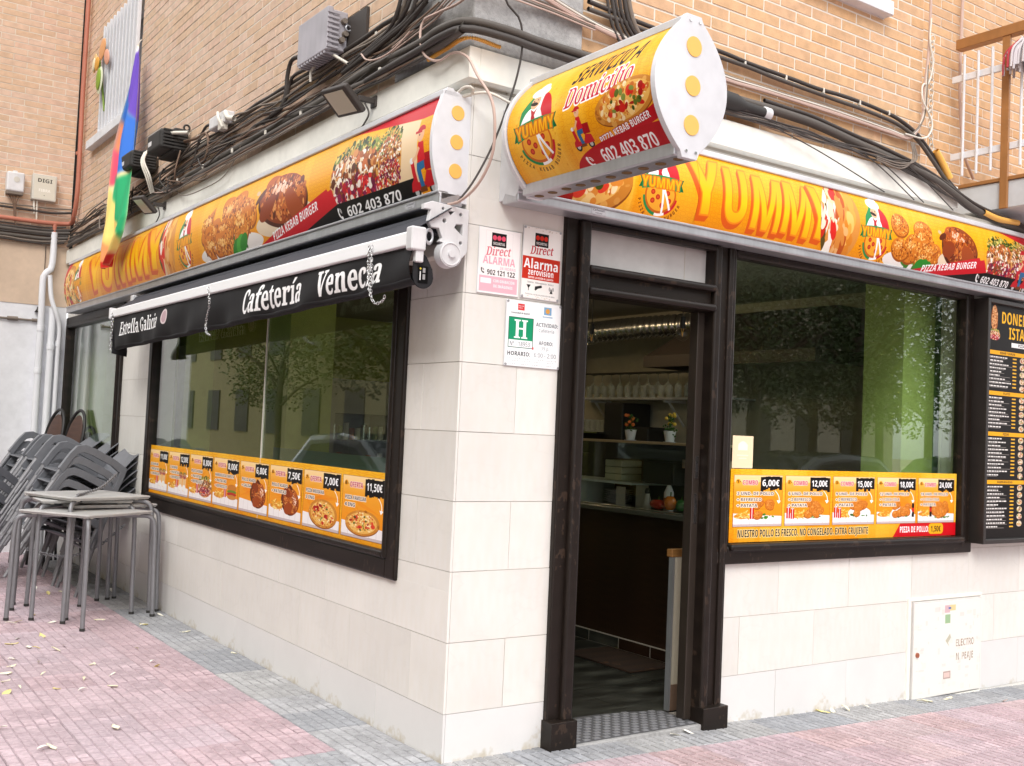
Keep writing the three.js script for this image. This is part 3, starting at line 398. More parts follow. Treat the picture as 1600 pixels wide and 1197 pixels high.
{
  const wl = part(bld, 'brick_wall', subtract([[0, LEN, 3.1, TOPB]], [W3]).map((r) => bL(r[0], r[1], r[2], r[3], -0.26, -0.003)), M.mortar);
  const wr = part(bld, 'brick_wall', [bR(0.26, 3.445, 3.1, TOPB, -0.6, -0.003), bR(3.4452, RX, 3.1, TOPB, -0.6, -0.353)], M.mortar);
  brickMesh(bricks, (b) => (b.pl === 'L' ? wl : wr), 300, (b) => (a, y) => (b.pl === 'L' ? L(a, y, 0) : R(a, y, b.depth)), (b) => b.pl === 'L');
  part(bld, 'upper_wall', [box(0.0, RX, TOPB, 14, -LEN, -0.36), box(0.0, 3.445, TOPB, 14, -0.3598, 0)], brickMats[1]);
  part(bld, 'rear_wall', [box(RX, RX + 0.2, -0.4, TOPB, -LEN, -0.1), box(0.2, RX, -0.4, TOPB, -LEN, -LEN + 0.2)], M.peach);
  part(bld, 'roof', box(-0.1, RX + 0.3, 14, 14.2, -LEN - 0.1, 0.1), M.concrete);
  part(bld, 'concrete_corner', [box(-0.03, 0.61, 3.26, TOPB, -0.72, 0.03, 0.012)], M.concrete);
  // cream fascia band
  part(bld, 'fascia', [box(-0.06, 0, 3.10, 3.247, -8.06, 0.06, 0.004), box(0.0002, 3.78, 3.10, 3.247, 0.001, 0.06, 0.004)], M.plaster);
}
{ // room inside
  part(bld, 'ceiling', box(0.22, 5.5, 2.75, 3.05, -LEN + 0.21, -0.22), M.ceiling);
  const fl = part(bld, 'floor', box(0.21, 5.5, -0.2, -0.012, -LEN + 0.21, -0.21), M.grout);
  for (let i = 0; i < 9; i++) for (let j = 0; j < 12; j++) { const x = 0.23 + i * 0.585, z = -0.23 - j * 0.585; if (z < -5) continue; part(fl, 'floor_tile', box(x, x + 0.579, -0.02, rr(-0.001, 0.001), Math.max(z - 0.579, -LEN + 0.22), z), M.slate); }
  part(bld, 'interior_wall', box(4.62, 4.75, 0, 2.75, -LEN + 0.21, -1.02), M.room);
  part(bld, 'interior_wall', box(0.22, 4.62, 0, 2.75, -LEN + 0.21, -7.2), M.green);
  part(bld, 'interior_wall', box(5.3, 5.5, 0, 2.75, -1.0, -0.22), M.greenDeep);
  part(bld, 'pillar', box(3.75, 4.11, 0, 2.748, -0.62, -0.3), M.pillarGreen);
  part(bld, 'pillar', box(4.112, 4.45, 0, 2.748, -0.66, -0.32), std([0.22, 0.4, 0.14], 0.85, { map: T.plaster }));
  part(bld, 'pillar', box(0.9, 1.3, 0, 2.748, -4.6, -4.1), M.pillarGreen);
  part(bld, 'pillar', box(0.3, 0.55, 0, 2.748, -5.3, -4.9), M.pillarGreen);
  const hw = part(bld, 'half_wall', box(1.6, 3.74, 0, 0.84, -0.25, -0.225), std([0.62, 0.57, 0.48], 0.5, { map: T.tile }));
  part(hw, 'wooden_top', box(1.585, 3.74, 0.841, 0.885, -0.27, -0.2245, 0.006), M.woodTop); part(hw, 'edge_trim', box(1.588, 1.6, 0, 0.84, -0.25, -0.215), M.alu); part(hw, 'skirting', box(1.6, 1.76, 0.0, 0.14, -0.2245, -0.214), M.cableBrown);
}
// ---------- shop windows and door ----------
function moulding(bx, a0, a1, y0, y1, w, o0, o1, r = 0.012) {     // four members of a frame
  return [bx(a0, a0 + w, y0, y1, o0, o1, r), bx(a1 - w, a1, y0, y1, o0, o1, r), bx(a0 + w - 0.004, a1 - w + 0.004, y0, y0 + w, o0, o1 - 0.002, r), bx(a0 + w - 0.004, a1 - w + 0.004, y1 - w, y1, o0, o1 - 0.002, r)];
}
{
  const w1 = part(bld, 'shop_window', [...moulding(bL, 0.483, 4.855, 0.745, 2.515, 0.1, -0.06, 0.022), ...moulding(bL, 0.575, 4.765, 0.84, 2.425, 0.04, -0.05, 0.032, 0.016)], M.dark);
  part(w1, 'pane', bL(0.605, 2.348, 0.865, 2.4, -0.016, -0.008), M.glass); part(w1, 'pane', bL(2.354, 4.735, 0.865, 2.4, -0.016, -0.008), M.glass); part(w1, 'glass_joint', bL(2.348, 2.354, 0.865, 2.4, -0.017, -0.004), M.cableWhite);
  const w2 = part(bld, 'shop_window', [...moulding(bL, 5.72, 8.04, 0.745, 2.515, 0.09, -0.06, 0.022), ...moulding(bL, 5.8, 7.96, 0.825, 2.435, 0.04, -0.075, 0.04, 0.016)], M.dark);
  part(w2, 'pane', bL(5.83, 7.93, 0.86, 2.41, -0.016, -0.008), M.glass);
  const w3 = part(bld, 'shop_window', [...moulding(bR, 1.72, 4.068, 0.828, 2.585, 0.03, -0.06, 0.022), bR(3.99, 4.06, 0.9, 2.57, -0.06, 0.0215, 0.01), ...moulding(bR, 1.704, 4.0, 0.885, 2.56, 0.045, -0.05, 0.04, 0.018), bR(1.755, 3.97, 0.9, 0.94, 0.0, 0.062, 0.018), bR(1.67, 4.075, 0.828, 0.9, -0.05, 0.034, 0.01)], M.dark);
  part(w3, 'pane', bR(1.745, 3.96, 0.92, 2.52, -0.016, -0.008), M.glass);
  // door: posts on blocks, transom light, rails
  const d = part(bld, 'door_frame', [bR(0.562, 0.64, -0.01, 2.585, -0.08, 0.03, 0.01), bR(0.632, 0.70, -0.01, 2.555, -0.1, 0.062, 0.02), bR(1.59, 1.745, -0.05, 2.585, -0.08, 0.03, 0.01), bR(1.56, 1.615, -0.05, 2.555, -0.1, 0.062, 0.02), bR(1.68, 1.72, -0.05, 2.585, 0.02, 0.046, 0.012), bR(0.64, 1.6, 2.535, 2.588, -0.08, 0.03, 0.01), bR(0.69, 1.57, 2.19, 2.345, -0.09, 0.028, 0.01), bR(0.69, 1.575, 2.298, 2.338, 0, 0.07, 0.019), bR(0.69, 1.575, 2.192, 2.232, 0, 0.07, 0.019), bR(0.69, 1.575, 2.52, 2.55, 0, 0.06, 0.014)], M.dark);
  part(d, 'transom_panel', bR(0.695, 1.565, 2.33, 2.535, -0.05, -0.02), std([0.62, 0.61, 0.59], 0.7, { map: T.plaster })); part(d, 'panel_joint', bR(1.4, 1.404, 2.335, 2.53, -0.0201, -0.0185), M.grout);
  part(d, 'foot_block', bR(0.553, 0.708, -0.03, 0.128, -0.05, 0.085, 0.004), M.dark); part(d, 'foot_block', bR(1.558, 1.742, -0.1, 0.085, -0.05, 0.085, 0.004), M.dark);
  const leaf = part(bld, 'door_leaf', bR(1.512, 1.565, 0.01, 2.19, -0.075, -0.014, 0.004), phy([0.035, 0.026, 0.02], 0.4, { map: T.scuff }));
  part(leaf, 'lock_plate', [bR(1.528, 1.55, 1.29, 1.41, -0.014, -0.0105), bR(1.528, 1.55, 1.05, 1.21, -0.014, -0.0105)], M.steel); for (const [a, b] of [[1.33, 1.37], [1.1, 1.15]]) part(leaf, 'lock_slot', bR(1.533, 1.545, a, b, -0.0105, -0.009), M.black);
  // stepped threshold of ribbed metal with a stone edge
  const th = part(bld, 'threshold', box(0.66, 1.56, -0.06, 0.002, -0.24, 0.07, 0.006), M.concrete);
  const sh = []; for (let i = 0; i <= 16; i++) { const t = i / 16; sh.push([0.655 + 0.89 * t, -(-0.215 - 0.1 * Math.sin(Math.PI * (0.12 + 0.85 * t)))]); } sh.push([1.545, -0.05], [0.655, -0.05]);
  const pg = extrude(sh, 0.004); pg.rotateX(-Math.PI / 2); pg.translate(0, 0.004, 0); part(th, 'ribbed_plate', pg, std([0.12, 0.12, 0.125], 0.5, { map: T.scuff }));
  const pads = []; for (let j = 0; j < 9; j++) for (let i = 0; i < 14; i++) { const x = 0.68 + i * 0.064 + (j % 2) * 0.032, z = 0.035 - j * 0.038; const lim = -0.215 - 0.1 * Math.sin(Math.PI * (0.12 + 0.85 * (x - 0.655) / 0.89)); if (z < lim + 0.012 || x > 1.52) continue; const g = new THREE.BoxGeometry(0.036, 0.004, 0.021); g.translate(x, 0.0092, z); pads.push(uvm(g)); }
  part(th, 'tread_pattern', pads, std([0.42, 0.42, 0.44], 0.4, { metalness: 0.4, map: T.scuff }), true);
}
// barred window upstairs
{
  const w = part(bld, 'barred_window', [bL(W3[0], W3[1], W3[2], W3[3], -0.2, -0.16)], std([0.22, 0.225, 0.25], 0.5, { map: T.scuff }));
  part(w, 'sill', bL(5.7, 7.42, 4.225, 4.315, -0.02, 0.07, 0.006), M.white);
  part(w, 'frame', moulding(bL, W3[0], W3[1], W3[2], W3[3], 0.05, -0.16, -0.1, 0.004), M.whitePlastic);
  for (let i = 0; i < 11; i++) { const u = 5.76 + i * 0.125; part(w, 'bar', bL(u - 0.015, u + 0.015, 4.32, 5.42, 0.02, 0.055, 0.006), M.aluPaint); }
  part(w, 'rail', bL(5.74, 7.04, 5.36, 5.4, 0.0, 0.022), M.aluPaint); part(w, 'rail', bL(5.74, 7.04, 4.36, 4.4, 0.0, 0.022), M.aluPaint);
  const w4 = part(bld, 'upper_window', bR(2.24, 3.0, 4.3, 5.6, -0.2, -0.15), M.glass); part(w4, 'sill', bR(2.2, 3.03, 4.2, 4.29, -0.02, 0.07, 0.006), M.white);
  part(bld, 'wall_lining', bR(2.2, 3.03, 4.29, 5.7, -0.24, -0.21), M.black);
}
// ---------- neighbouring building across the party wall ----------
{
  const Z = -8.08, nb = thing('neighbouring_building', 'white and peach rendered ground floor with pale brick above, beside the pipes', 'building', V(0, 0, 0));
  const x0 = -1.35, x1 = -0.012;
  part(nb, 'wall', box(x0, x1, -0.3, 2.63, -22, Z), M.white); part(nb, 'rendered_band', box(x0, x1, 2.63, 3.27, -22, Z + 0.006), M.peach);
  const bw = part(nb, 'brick_wall', box(x0, x1 - 0.02, 3.27, 9, -22, Z - 0.003), M.mortar); part(nb, 'roof', box(x0 - 0.1, x1 - 0.02, 9, 9.2, -22, Z + 0.1), M.concrete);
  const list = [], c = 0.0667, pb = 0.268; const n = Math.round((7.0 - 3.27) / c);
  for (let k = 0; k < n; k++) for (let q = -1; q < 6; q++) { const a = Math.max(x0, x1 - 0.02 - (q + 1) * pb - (k % 2) * pb / 2), b = Math.min(x1 - 0.02, x1 - 0.02 - q * pb - (k % 2) * pb / 2); if (b - a > 0.03) list.push({ pl: 'R', r: [a + 0.004, b - 0.004, 3.272 + k * c + 0.004, 3.27 + (k + 1) * c - 0.004], depth: Z }); }
  brickMesh(list, () => bw, 300, (b) => (a, y) => R(a, y, Z), () => true);
  part(nb, 'joint_strip', box(-0.06, 0.4, 2.9, 9, Z - 0.15, Z - 0.03), M.black);
}
// ---------- long light-box signs ----------
const signOut = (t) => 0.137 + 0.05 * (1 - (2 * t - 1) ** 2);
function longBox(side, s0, s1, seams, k, label, [B0, SY0, SY1, B1]) {
  const t = thing('fascia_sign', label, 'sign', V(0, 0, 0)); const pt = side === 'L' ? (s, y, o) => V(-o, y, s) : (s, y, o) => V(s, y, o), bx = side === 'L' ? (a, b, y0, y1, o0, o1, r) => bL(-b, -a, y0, y1, o0, o1, r) : bR;
  part(t, 'housing', bx(s0 + 0.02, s1 - 0.02, B0 + 0.015, B1 - 0.01, 0.004, 0.125), M.aluPaint);
  const e = [s0 + 0.02, ...seams, s1 - 0.02];
  for (let i = 0; i + 1 < e.length; i++) {
    const a = e[i] + (i ? 0.0015 : 0), b = e[i + 1] - (i + 2 < e.length ? 0.0015 : 0), wpx = Math.min(2048, Math.round((b - a) * 560)), ppm = wpx / (b - a), tx = canvas(wpx, Math.round((SY1 - SY0) * 560), (x, w, h) => { x.save(); x.scale(1, h / ((SY1 - SY0) * ppm)); longSign(x, w, (SY1 - SY0) * ppm, ppm, a, k); x.restore(); });
    part(t, 'face_panel', sheet(Math.ceil((b - a) * 2), 12, (u, v) => pt(a + (b - a) * u, SY0 + (SY1 - SY0) * v, signOut(v)), 0.004), print(tx, 0.3));
  }
  part(t, 'top_trim', bx(s0, s1, SY1 - 0.004, B1, 0.06, 0.15, 0.006), M.aluPaint);
  const bt = part(t, 'bottom_trim', [bx(s0, s1, B0, SY0 + 0.004, 0.02, 0.147, 0.01), bx(s0, s1, SY0 - 0.008, SY0 + 0.005, 0.1, 0.155, 0.004)], M.alu);
  const caps = side === 'L' ? [s1] : [s0];
  for (const c of caps) {
    const pr = [[0, B0 + 0.02], [0.03, B0 + 0.02], [0.045, SY0], [0.13, B0 + 0.025], [0.15, SY0 - 0.005]]; for (let i = 1; i < 16; i++) { const v = i / 16; pr.push([signOut(v) + 0.008, SY0 + (SY1 - SY0) * v]); } pr.push([0.15, B1 - 0.028], [0.128, B1 + 0.008], [0.1, B1 + 0.008], [0.085, B1 - 0.01], [0, B1 - 0.01]);
    let g; if (side === 'L') { g = extrude(pr.map((q) => [-q[0], q[1]]), 0.022, 0.002); g.translate(0, 0, c - 0.024); } else { g = extrude(pr.map((q) => [-q[0], q[1]]), 0.022, 0.002); g.rotateY(Math.PI / 2); g.translate(c, 0, 0); }
    const ec = part(t, 'end_cap', g, M.aluPaint);
    for (const y of [2.945, 2.81, 2.676]) { const dz = new THREE.CylinderGeometry(0.034, 0.034, 0.005, 28); if (side === 'L') { dz.rotateX(Math.PI / 2); dz.translate(-0.069, y, c + 0.0005); part(ec, 'disc', dz, M.orange); } }
  }
  return t;
}
longBox('L', -7.47, -0.004, [-6.45, -2.94], { pizza: -7.3, wipe: [-7.46], logos: [-6.88, -3.56], yummy: [-6.32, -4.22], burger: [[-4.22, -3.86]], chicken: [-3.2, -2.12], roast: [-2.16, -1.34], band: [-2.2, -1.08, -1.08, -0.2], phone: [-1.02, -0.34], food: [-1.1, -0.5, -0.16], red: [-0.98, -0.02], rider: -0.135 }, 'long curved orange fascia sign above the black awning', [2.515, 2.574, 3.018, 3.044]);
longBox('R', 0.178, 4.62, [1.29], { pizza: 0.42, logos: [1.03, 2.76], yummy: [1.28, 2.3], burger: [[2.22, 2.54]], chicken: [2.88, 3.46], roast: [3.4, 3.84], band: [3.14, 3.9, 3.9, 4.4], phone: [3.87, 4.25], food: [3.92, 4.28, 4.6], red: [4.1, 4.6], rider: 4.37 }, 'long curved orange fascia sign above the door and front window', [2.556, 2.606, 2.99, 3.018]);
{ const tx = canvas(256, 96, (x, w, h) => { x.fillStyle = '#b4b4b8'; x.fillRect(0, 0, w, h); txt(x, 'Carbonell', 128, 32, 44, { fill: '#33343a' }); txt(x, 'Publicidad', 128, 74, 24, { fill: '#44454a' }); });
  const a = new THREE.PlaneGeometry(0.09, 0.032); a.translate(0.66, 2.582, 0.1485); solo('maker_sticker', 'tiny maker sticker on the silver trim over the door', 'sticker', a, print(tx));
  const b = new THREE.PlaneGeometry(0.09, 0.032); b.rotateY(-Math.PI / 2); b.translate(-0.1485, 2.545, -0.27); solo('maker_sticker', 'tiny maker sticker on the silver trim above the awning bracket', 'sticker', b, print(tx)); }

// ---------- projecting blade sign ----------
{
  const t = thing('projecting_sign', 'double-faced lens-shaped orange sign sticking out above the corner', 'sign', V(0, 0, 0)), cx = 0.235, y0 = 2.6, y1 = 3.085, z0 = 0.192, z1 = 1.2;
  const bul = (v) => 0.04 + 0.14 * (1 - (2 * v - 1) ** 2);
  const art = canvas(2048, 1240, (out, W2, H2) => {
    const src = document.createElement('canvas'); src.width = W2; src.height = H2; const x = src.getContext('2d'), w = 1024, h = 620; x.scale(2, 2);
    background(x, w, h, 1100); for (let i = 0; i < 70; i++) ell(x, rr(0, w), rr(0, h), 5, 7, 0.3, 'rgba(214,120,10,.35)');
    logo(x, w * 0.215, h * 0.56, 2.9); txt(x, 'SERVICIO A', w * 0.67, h * 0.215, 150, { skew: 0.3, fill: '#10161e', sx: 0.55, rot: -0.03 });
    txt(x, 'Domicilio', w * 0.66, h * 0.41, 128, { fam: 'serif', skew: 0.3, fill: '#c81c34', stroke: '#fff', sw: 14, sx: 0.72, rot: -0.05 });
    pizza(x, w * 0.83, h * 0.585, w * 0.19, h * 0.14, -0.12); rider(x, w * 0.52, h * 0.68, 1.75);
    poly(x, [[w * 0.58, h * 0.86], [w, h * 0.66], [w, h * 0.76], [w * 0.62, h * 0.9]], '#c01420'); txt(x, 'PIZZA KEBAB BURGER', w * 0.79, h * 0.755, 42, { rot: -0.14, sx: 0.8, stroke: '#a8121c', sw: 6 });
    x.fillStyle = '#b80e18'; x.beginPath(); x.moveTo(w * 0.4, h); x.bezierCurveTo(w * 0.4, h * 0.8, w * 0.7, h * 0.77, w, h * 0.78); x.lineTo(w, h); x.fill(); handset(x, w * 0.5, h * 0.92, 1.6); txt(x, '602 403 870', w * 0.76, h * 0.9, 92, { sx: 0.72, rot: -0.03 });
    // spread the rows so that the print keeps its proportions along the curved face
    const S = [0]; for (let i = 0; i < H2; i++) { const v0 = i / H2, v1 = (i + 1) / H2; S.push(S[i] + Math.hypot(bul(v1) - bul(v0), (y1 - y0) / H2)); } for (let i = 0; i < H2; i++) out.drawImage(src, 0, S[i] / S[H2] * H2, W2, Math.max(1, (S[i + 1] - S[i]) / S[H2] * H2), 0, i, W2, 1);
  });
  const zi = z0 + 0.03, zo = z1 - 0.03, pm = print(art, 0.3);
  part(t, 'face_panel', sheet(2, 24, (a, b) => V(cx - bul(b), y0 + (y1 - y0) * b, zi + (zo - zi) * a), 0.004), pm);
  part(t, 'face_panel', sheet(2, 24, (a, b) => V(cx + bul(b), y0 + (y1 - y0) * b, zo - (zo - zi) * a), 0.004), pm);
  part(t, 'top_rail', box(cx - 0.05, cx + 0.05, y1 - 0.008, 3.112, z0, z1 - 0.02, 0.006), M.aluPaint);
  const br = part(t, 'bottom_rail', [box(cx - 0.055, cx + 0.055, 2.57, y0 + 0.008, z0, z1 - 0.02, 0.006), box(cx - 0.062, cx - 0.045, 2.572, 2.622, z0, z1 - 0.02, 0.004), box(cx + 0.045, cx + 0.062, 2.572, 2.622, z0, z1 - 0.02, 0.004)], M.alu);
  for (let i = 0; i < 10; i++) { const g = new THREE.CylinderGeometry(0.022, 0.022, 0.003, 20); g.translate(cx - 0.008, 2.5695, 0.25 + i * 0.1); part(br, 'vent_hole', g, std([0.14, 0.075, 0.02], 0.7)); }
  const out = []; const n = 24; out.push([cx - 0.037, 2.565]); for (let i = 0; i <= n; i++) { const v = i / n; out.push([cx - bul(v) - 0.008, 2.59 + 0.505 * v]); } out.push([cx - 0.037, 3.116], [cx + 0.037, 3.116]); for (let i = n; i >= 0; i--) { const v = i / n; out.push([cx + bul(v) + 0.008, 2.59 + 0.505 * v]); } out.push([cx + 0.037, 2.565]);
  for (const z of [z1 - 0.024, z0]) {
    const g = extrude(out, 0.022, 0.002); g.translate(0, 0, z); const c = part(t, 'end_cap', g, M.aluPaint); if (z < 1) continue;
    for (const y of [2.996, 2.844, 2.692]) { const d = new THREE.CylinderGeometry(0.039, 0.039, 0.005, 30); d.rotateX(Math.PI / 2); d.translate(cx + 0.003, y, z1 + 0.0005); part(c, 'disc', d, M.orange); }
    for (const [x, y] of [[cx - 0.02, 3.095], [cx + 0.03, 3.095], [cx - 0.02, 2.59], [cx + 0.03, 2.59]]) { const d = new THREE.CylinderGeometry(0.006, 0.007, 0.004, 10); d.rotateX(Math.PI / 2); d.translate(x, y, z1 + 0.002); part(c, 'screw', d, M.steel); }
  }
  part(t, 'bracket', box(cx - 0.06, cx + 0.06, 2.7, 2.98, 0.14, 0.195, 0.004), M.alu);
}
// ---------- awning over the side window ----------
{
  const t = thing('awning', 'rolled black awning with white front bar over the side window', 'awning', V(0, 0, 0)); const u0 = -0.02, u1 = 5.06;
  part(t, 'roller', rod(L(0.06, 2.44, 0.1), L(u1 - 0.1, 2.44, 0.1), 0.055, 18), M.navy);
  part(t, 'canopy', sheet(30, 6, (a, b) => L(u1 - 0.16 - (u1 - 0.12) * a, 2.362 + 0.13 * b + 0.006 * Math.sin(a * 40) * b, 0.305 - 0.2 * b), 0.004), M.navy);
  part(t, 'wall_bar', bL(0.02, u1, 2.3, 2.36, 0.0, 0.07, 0.004), M.cream);
  const fb = part(t, 'front_bar', [bL(u0 + 0.07, u1, 2.322, 2.39, 0.225, 0.262, 0.01)], std([0.95, 0.96, 0.97], 0.4));
  part(fb, 'bar_cap', [bL(u0 + 0.02, u0 + 0.075, 2.3, 2.405, 0.2, 0.276, 0.01), bL(u0 + 0.03, u0 + 0.06, 2.25, 2.31, 0.205, 0.245, 0.006)], M.whitePlastic);
  part(fb, 'bar_cap', bL(u1 - 0.02, u1 + 0.012, 2.31, 2.405, 0.22, 0.276, 0.01), M.whitePlastic);
  const W = 2048, H = 148, ppm = W / (u1 - u0 - 0.1), tx = canvas(W, H, (x) => {
    x.fillStyle = '#0c0b0d'; x.fillRect(0, 0, W, H); for (let i = 0; i < 900; i++) { x.fillStyle = 'rgba(60,58,62,' + rr(0.02, 0.12) + ')'; x.fillRect(rr(0, W), rr(0, H), rr(4, 60), 1); }
    const X = (u) => (u1 - 0.05 - u) * ppm; const put = (s, ua, ub, cy, sz, o) => { x.font = 'bold ' + sz + 'px serif'; const mw = x.measureText(s).width; txt(x, s, (X(ua) + X(ub)) / 2, cy, sz, { fam: 'serif', skew: 0.13, sx: ((X(ub) - X(ua)) / mw), ...o }); };
    put('Cafetería', 2.07, 1.2, 80, 142, { stroke: '#f4f4f4', sw: 3 }); put('Venecia', 1.02, 0.3, 80, 148, { stroke: '#f4f4f4', sw: 3 }); put('Estrella Galicia', 4.78, 3.75, 70, 92, { skew: 0.05 }); ell(x, X(3.6), 58, 28, 36, 0, '#d8c8c8'); ell(x, X(3.6), 58, 20, 28, 0, '#b89aa0');
  });
  const sag = (u) => 0.01 + 0.12 * Math.pow(Math.max(0, u) / 5, 0.8), wob = (u, v) => 0.006 * Math.sin(u * 7 + v * 3) + 0.004 * Math.sin(u * 17 + 1);
  const NV = 14; // front, rounding under and back towards the wall
  part(t, 'valance', sheet(64, 8, (a, b) => { const u = u1 - 0.05 - (u1 - u0 - 0.1) * a; const top = 2.33, low = 2.19 - sag(u) * 0.85; return L(u, low + (top - low) * b, 0.243 + wob(u, b) * (1 - b) * 2.4 + 0.012 * Math.sin(b * 3.1)); }, 0.003), std([1, 1, 1], 0.85, { map: tx }));
  part(t, 'valance_roll', sheet(64, 14, (a, b) => { const u = u1 - 0.05 - (u1 - u0 - 0.1) * a, low = 2.19 - sag(u) * 0.85, th = Math.PI * (1 - b), r = 0.045; return L(u, low - Math.sin(th) * r * 1.0 + (1 - b) * 0.05, 0.243 - r + Math.cos(th) * r + wob(u, 0) * 2.4 * b); }, 0.003), M.fabric);
  // the rounded right end of the rolled cloth, and the limp left corner
  const e = []; for (let i = 0; i <= 20; i++) { const th = Math.PI * i / 20; e.push([-0.243 + 0.05 - Math.cos(th) * 0.05, 2.19 - Math.sin(th) * 0.05]); } e.push([-0.15, 2.23], [-0.18, 2.28], [-0.22, 2.31], [-0.243, 2.32]);
  const eg = extrude(e, 0.006, 0.001); eg.translate(0, 0, -0.036); const fl = part(t, 'end_flap', eg, M.fabric);
  const lt = canvas(128, 192, (x) => { x.fillStyle = '#0d0d0e'; x.fillRect(0, 0, 128, 192); ell(x, 30, 30, 12, 12, 0, '#d8c040'); x.fillStyle = '#d8d8d8'; x.fillRect(22, 60, 14, 100); x.fillStyle = '#9a9a9a'; x.fillRect(60, 20, 34, 54); x.fillRect(60, 90, 34, 60); });
  const lg = new THREE.PlaneGeometry(0.05, 0.075); lg.translate(-0.196, 2.2, -0.027); part(fl, 'maker_label', lg, print(lt));
  part(t, 'hanging_corner', sheet(6, 12, (a, b) => L(u1 - 0.03 + 0.03 * Math.sin(b * 7 + a) * (1 - b), 2.03 + 0.3 * b - 0.02 * a, 0.245 - 0.13 * a * (1 - 0.4 * b) - 0.01 * Math.sin(b * 9)), 0.003), M.fabric);
  for (const m of t.children) if (/front_bar|valance|end_flap|hanging/.test(m.name)) m.position.add(V(-0.06, -0.03, 0.1));
  // cast end bracket, seen flat on from the street corner
  const hole = (cx, cy, r) => { const p = new THREE.Path(); p.absellipse(cx, cy, r, r, 0, 6.2832, true); return p; };
  const bp = [[-0.005, 2.5], [-0.195, 2.512], [-0.236, 2.495], [-0.236, 2.478], [-0.2, 2.478], [-0.21, 2.42], [-0.195, 2.4], [-0.155, 2.4], [-0.135, 2.355], [-0.15, 2.34]]; const bg = extrude([[-0.005, 2.31], [-0.005, 2.5], ...bp.slice(1), [-0.09, 2.33], [-0.03, 2.28]], 0.022, 0.003, [hole(-0.045, 2.475, 0.011), hole(-0.14, 2.488, 0.01), hole(-0.04, 2.345, 0.011), [[-0.075, 2.485], [-0.12, 2.485], [-0.1, 2.46]], [[-0.03, 2.435], [-0.03, 2.375], [-0.08, 2.41], [-0.07, 2.43]], hole(-0.13, 2.435, 0.013), hole(-0.165, 2.45, 0.006)]);
  bg.translate(0, 0, 0.0); const bk = part(t, 'end_bracket', bg, M.whitePlastic);
  const gd = new THREE.CylinderGeometry(0.058, 0.062, 0.045, 32); gd.rotateX(Math.PI / 2); gd.translate(-0.1, 2.285, 0.02); const g2 = new THREE.TorusGeometry(0.05, 0.004, 8, 30); g2.translate(-0.1, 2.285, 0.043); const g3 = new THREE.CylinderGeometry(0.016, 0.016, 0.06, 16); g3.rotateX(Math.PI / 2); g3.translate(-0.1, 2.285, 0.025);
  part(bk, 'gear_housing', [uvm(gd), uvm(g2), uvm(g3)], M.whitePlastic); const eye = new THREE.TorusGeometry(0.018, 0.006, 8, 18); eye.scale(1, 1.7, 1); eye.translate(-0.2, 2.355, 0.012); part(bk, 'crank_eye', uvm(eye), M.alu);
  part(t, 'end_bracket', bL(u1 - 0.12, u1 - 0.05, 2.4, 2.5, 0.0, 0.16, 0.01), M.whitePlastic);
}
const onAwning = (list) => list.map((p) => p.add(V(-0.06, -0.03, 0.1)));
function chain(name, label, pts, r, mat, len = 0.03) {            // links, each turned a quarter
  const c = new THREE.CatmullRomCurve3(pts), total = c.getLength(), n = Math.max(3, Math.round(total / (len * 0.72))), gs = [];
  for (let i = 0; i < n; i++) { const p = c.getPointAt((i + 0.5) / n), tg = c.getTangentAt((i + 0.5) / n), g = new THREE.TorusGeometry(len * 0.32, r, 5, 10); g.scale(1, 1.5, 1); g.rotateY((i % 2) * Math.PI / 2 + 0.4); g.applyQuaternion(new THREE.Quaternion().setFromUnitVectors(V(0, 1, 0), tg)); g.translate(p.x, p.y, p.z); gs.push(uvm(g)); }
  return solo(name, label, 'chain', gs, mat);
}
chain('chain', 'doubled steel chain hanging in front of the last letters on the awning', onAwning([L(0.4, 2.36, 0.275), L(0.405, 2.25, 0.272), L(0.38, 2.14, 0.27), L(0.34, 2.09, 0.262), L(0.29, 2.1, 0.25), L(0.27, 2.12, 0.25)]), 0.0021, M.steel, 0.02);
{ const g = onAwning([L(0.37, 2.36, 0.278), L(0.37, 2.25, 0.274), L(0.37, 2.14, 0.272)]); chain('chain', 'short steel chain tail beside the doubled chain on the awning', g, 0.0021, M.steel, 0.02); }
chain('chain', 'thin steel chain hanging midway along the awning', onAwning([L(2.62, 2.36, 0.276), L(2.6, 2.25, 0.27), L(2.66, 2.14, 0.265), L(2.63, 2.08, 0.27), L(2.52, 2.05, 0.28)]), 0.0022, M.steel, 0.021);
chain('chain', 'thin steel chain at the far hanging corner of the awning', onAwning([L(4.95, 2.35, 0.275), L(4.96, 2.2, 0.27), L(4.97, 2.06, 0.27)]), 0.003, M.steel, 0.03);

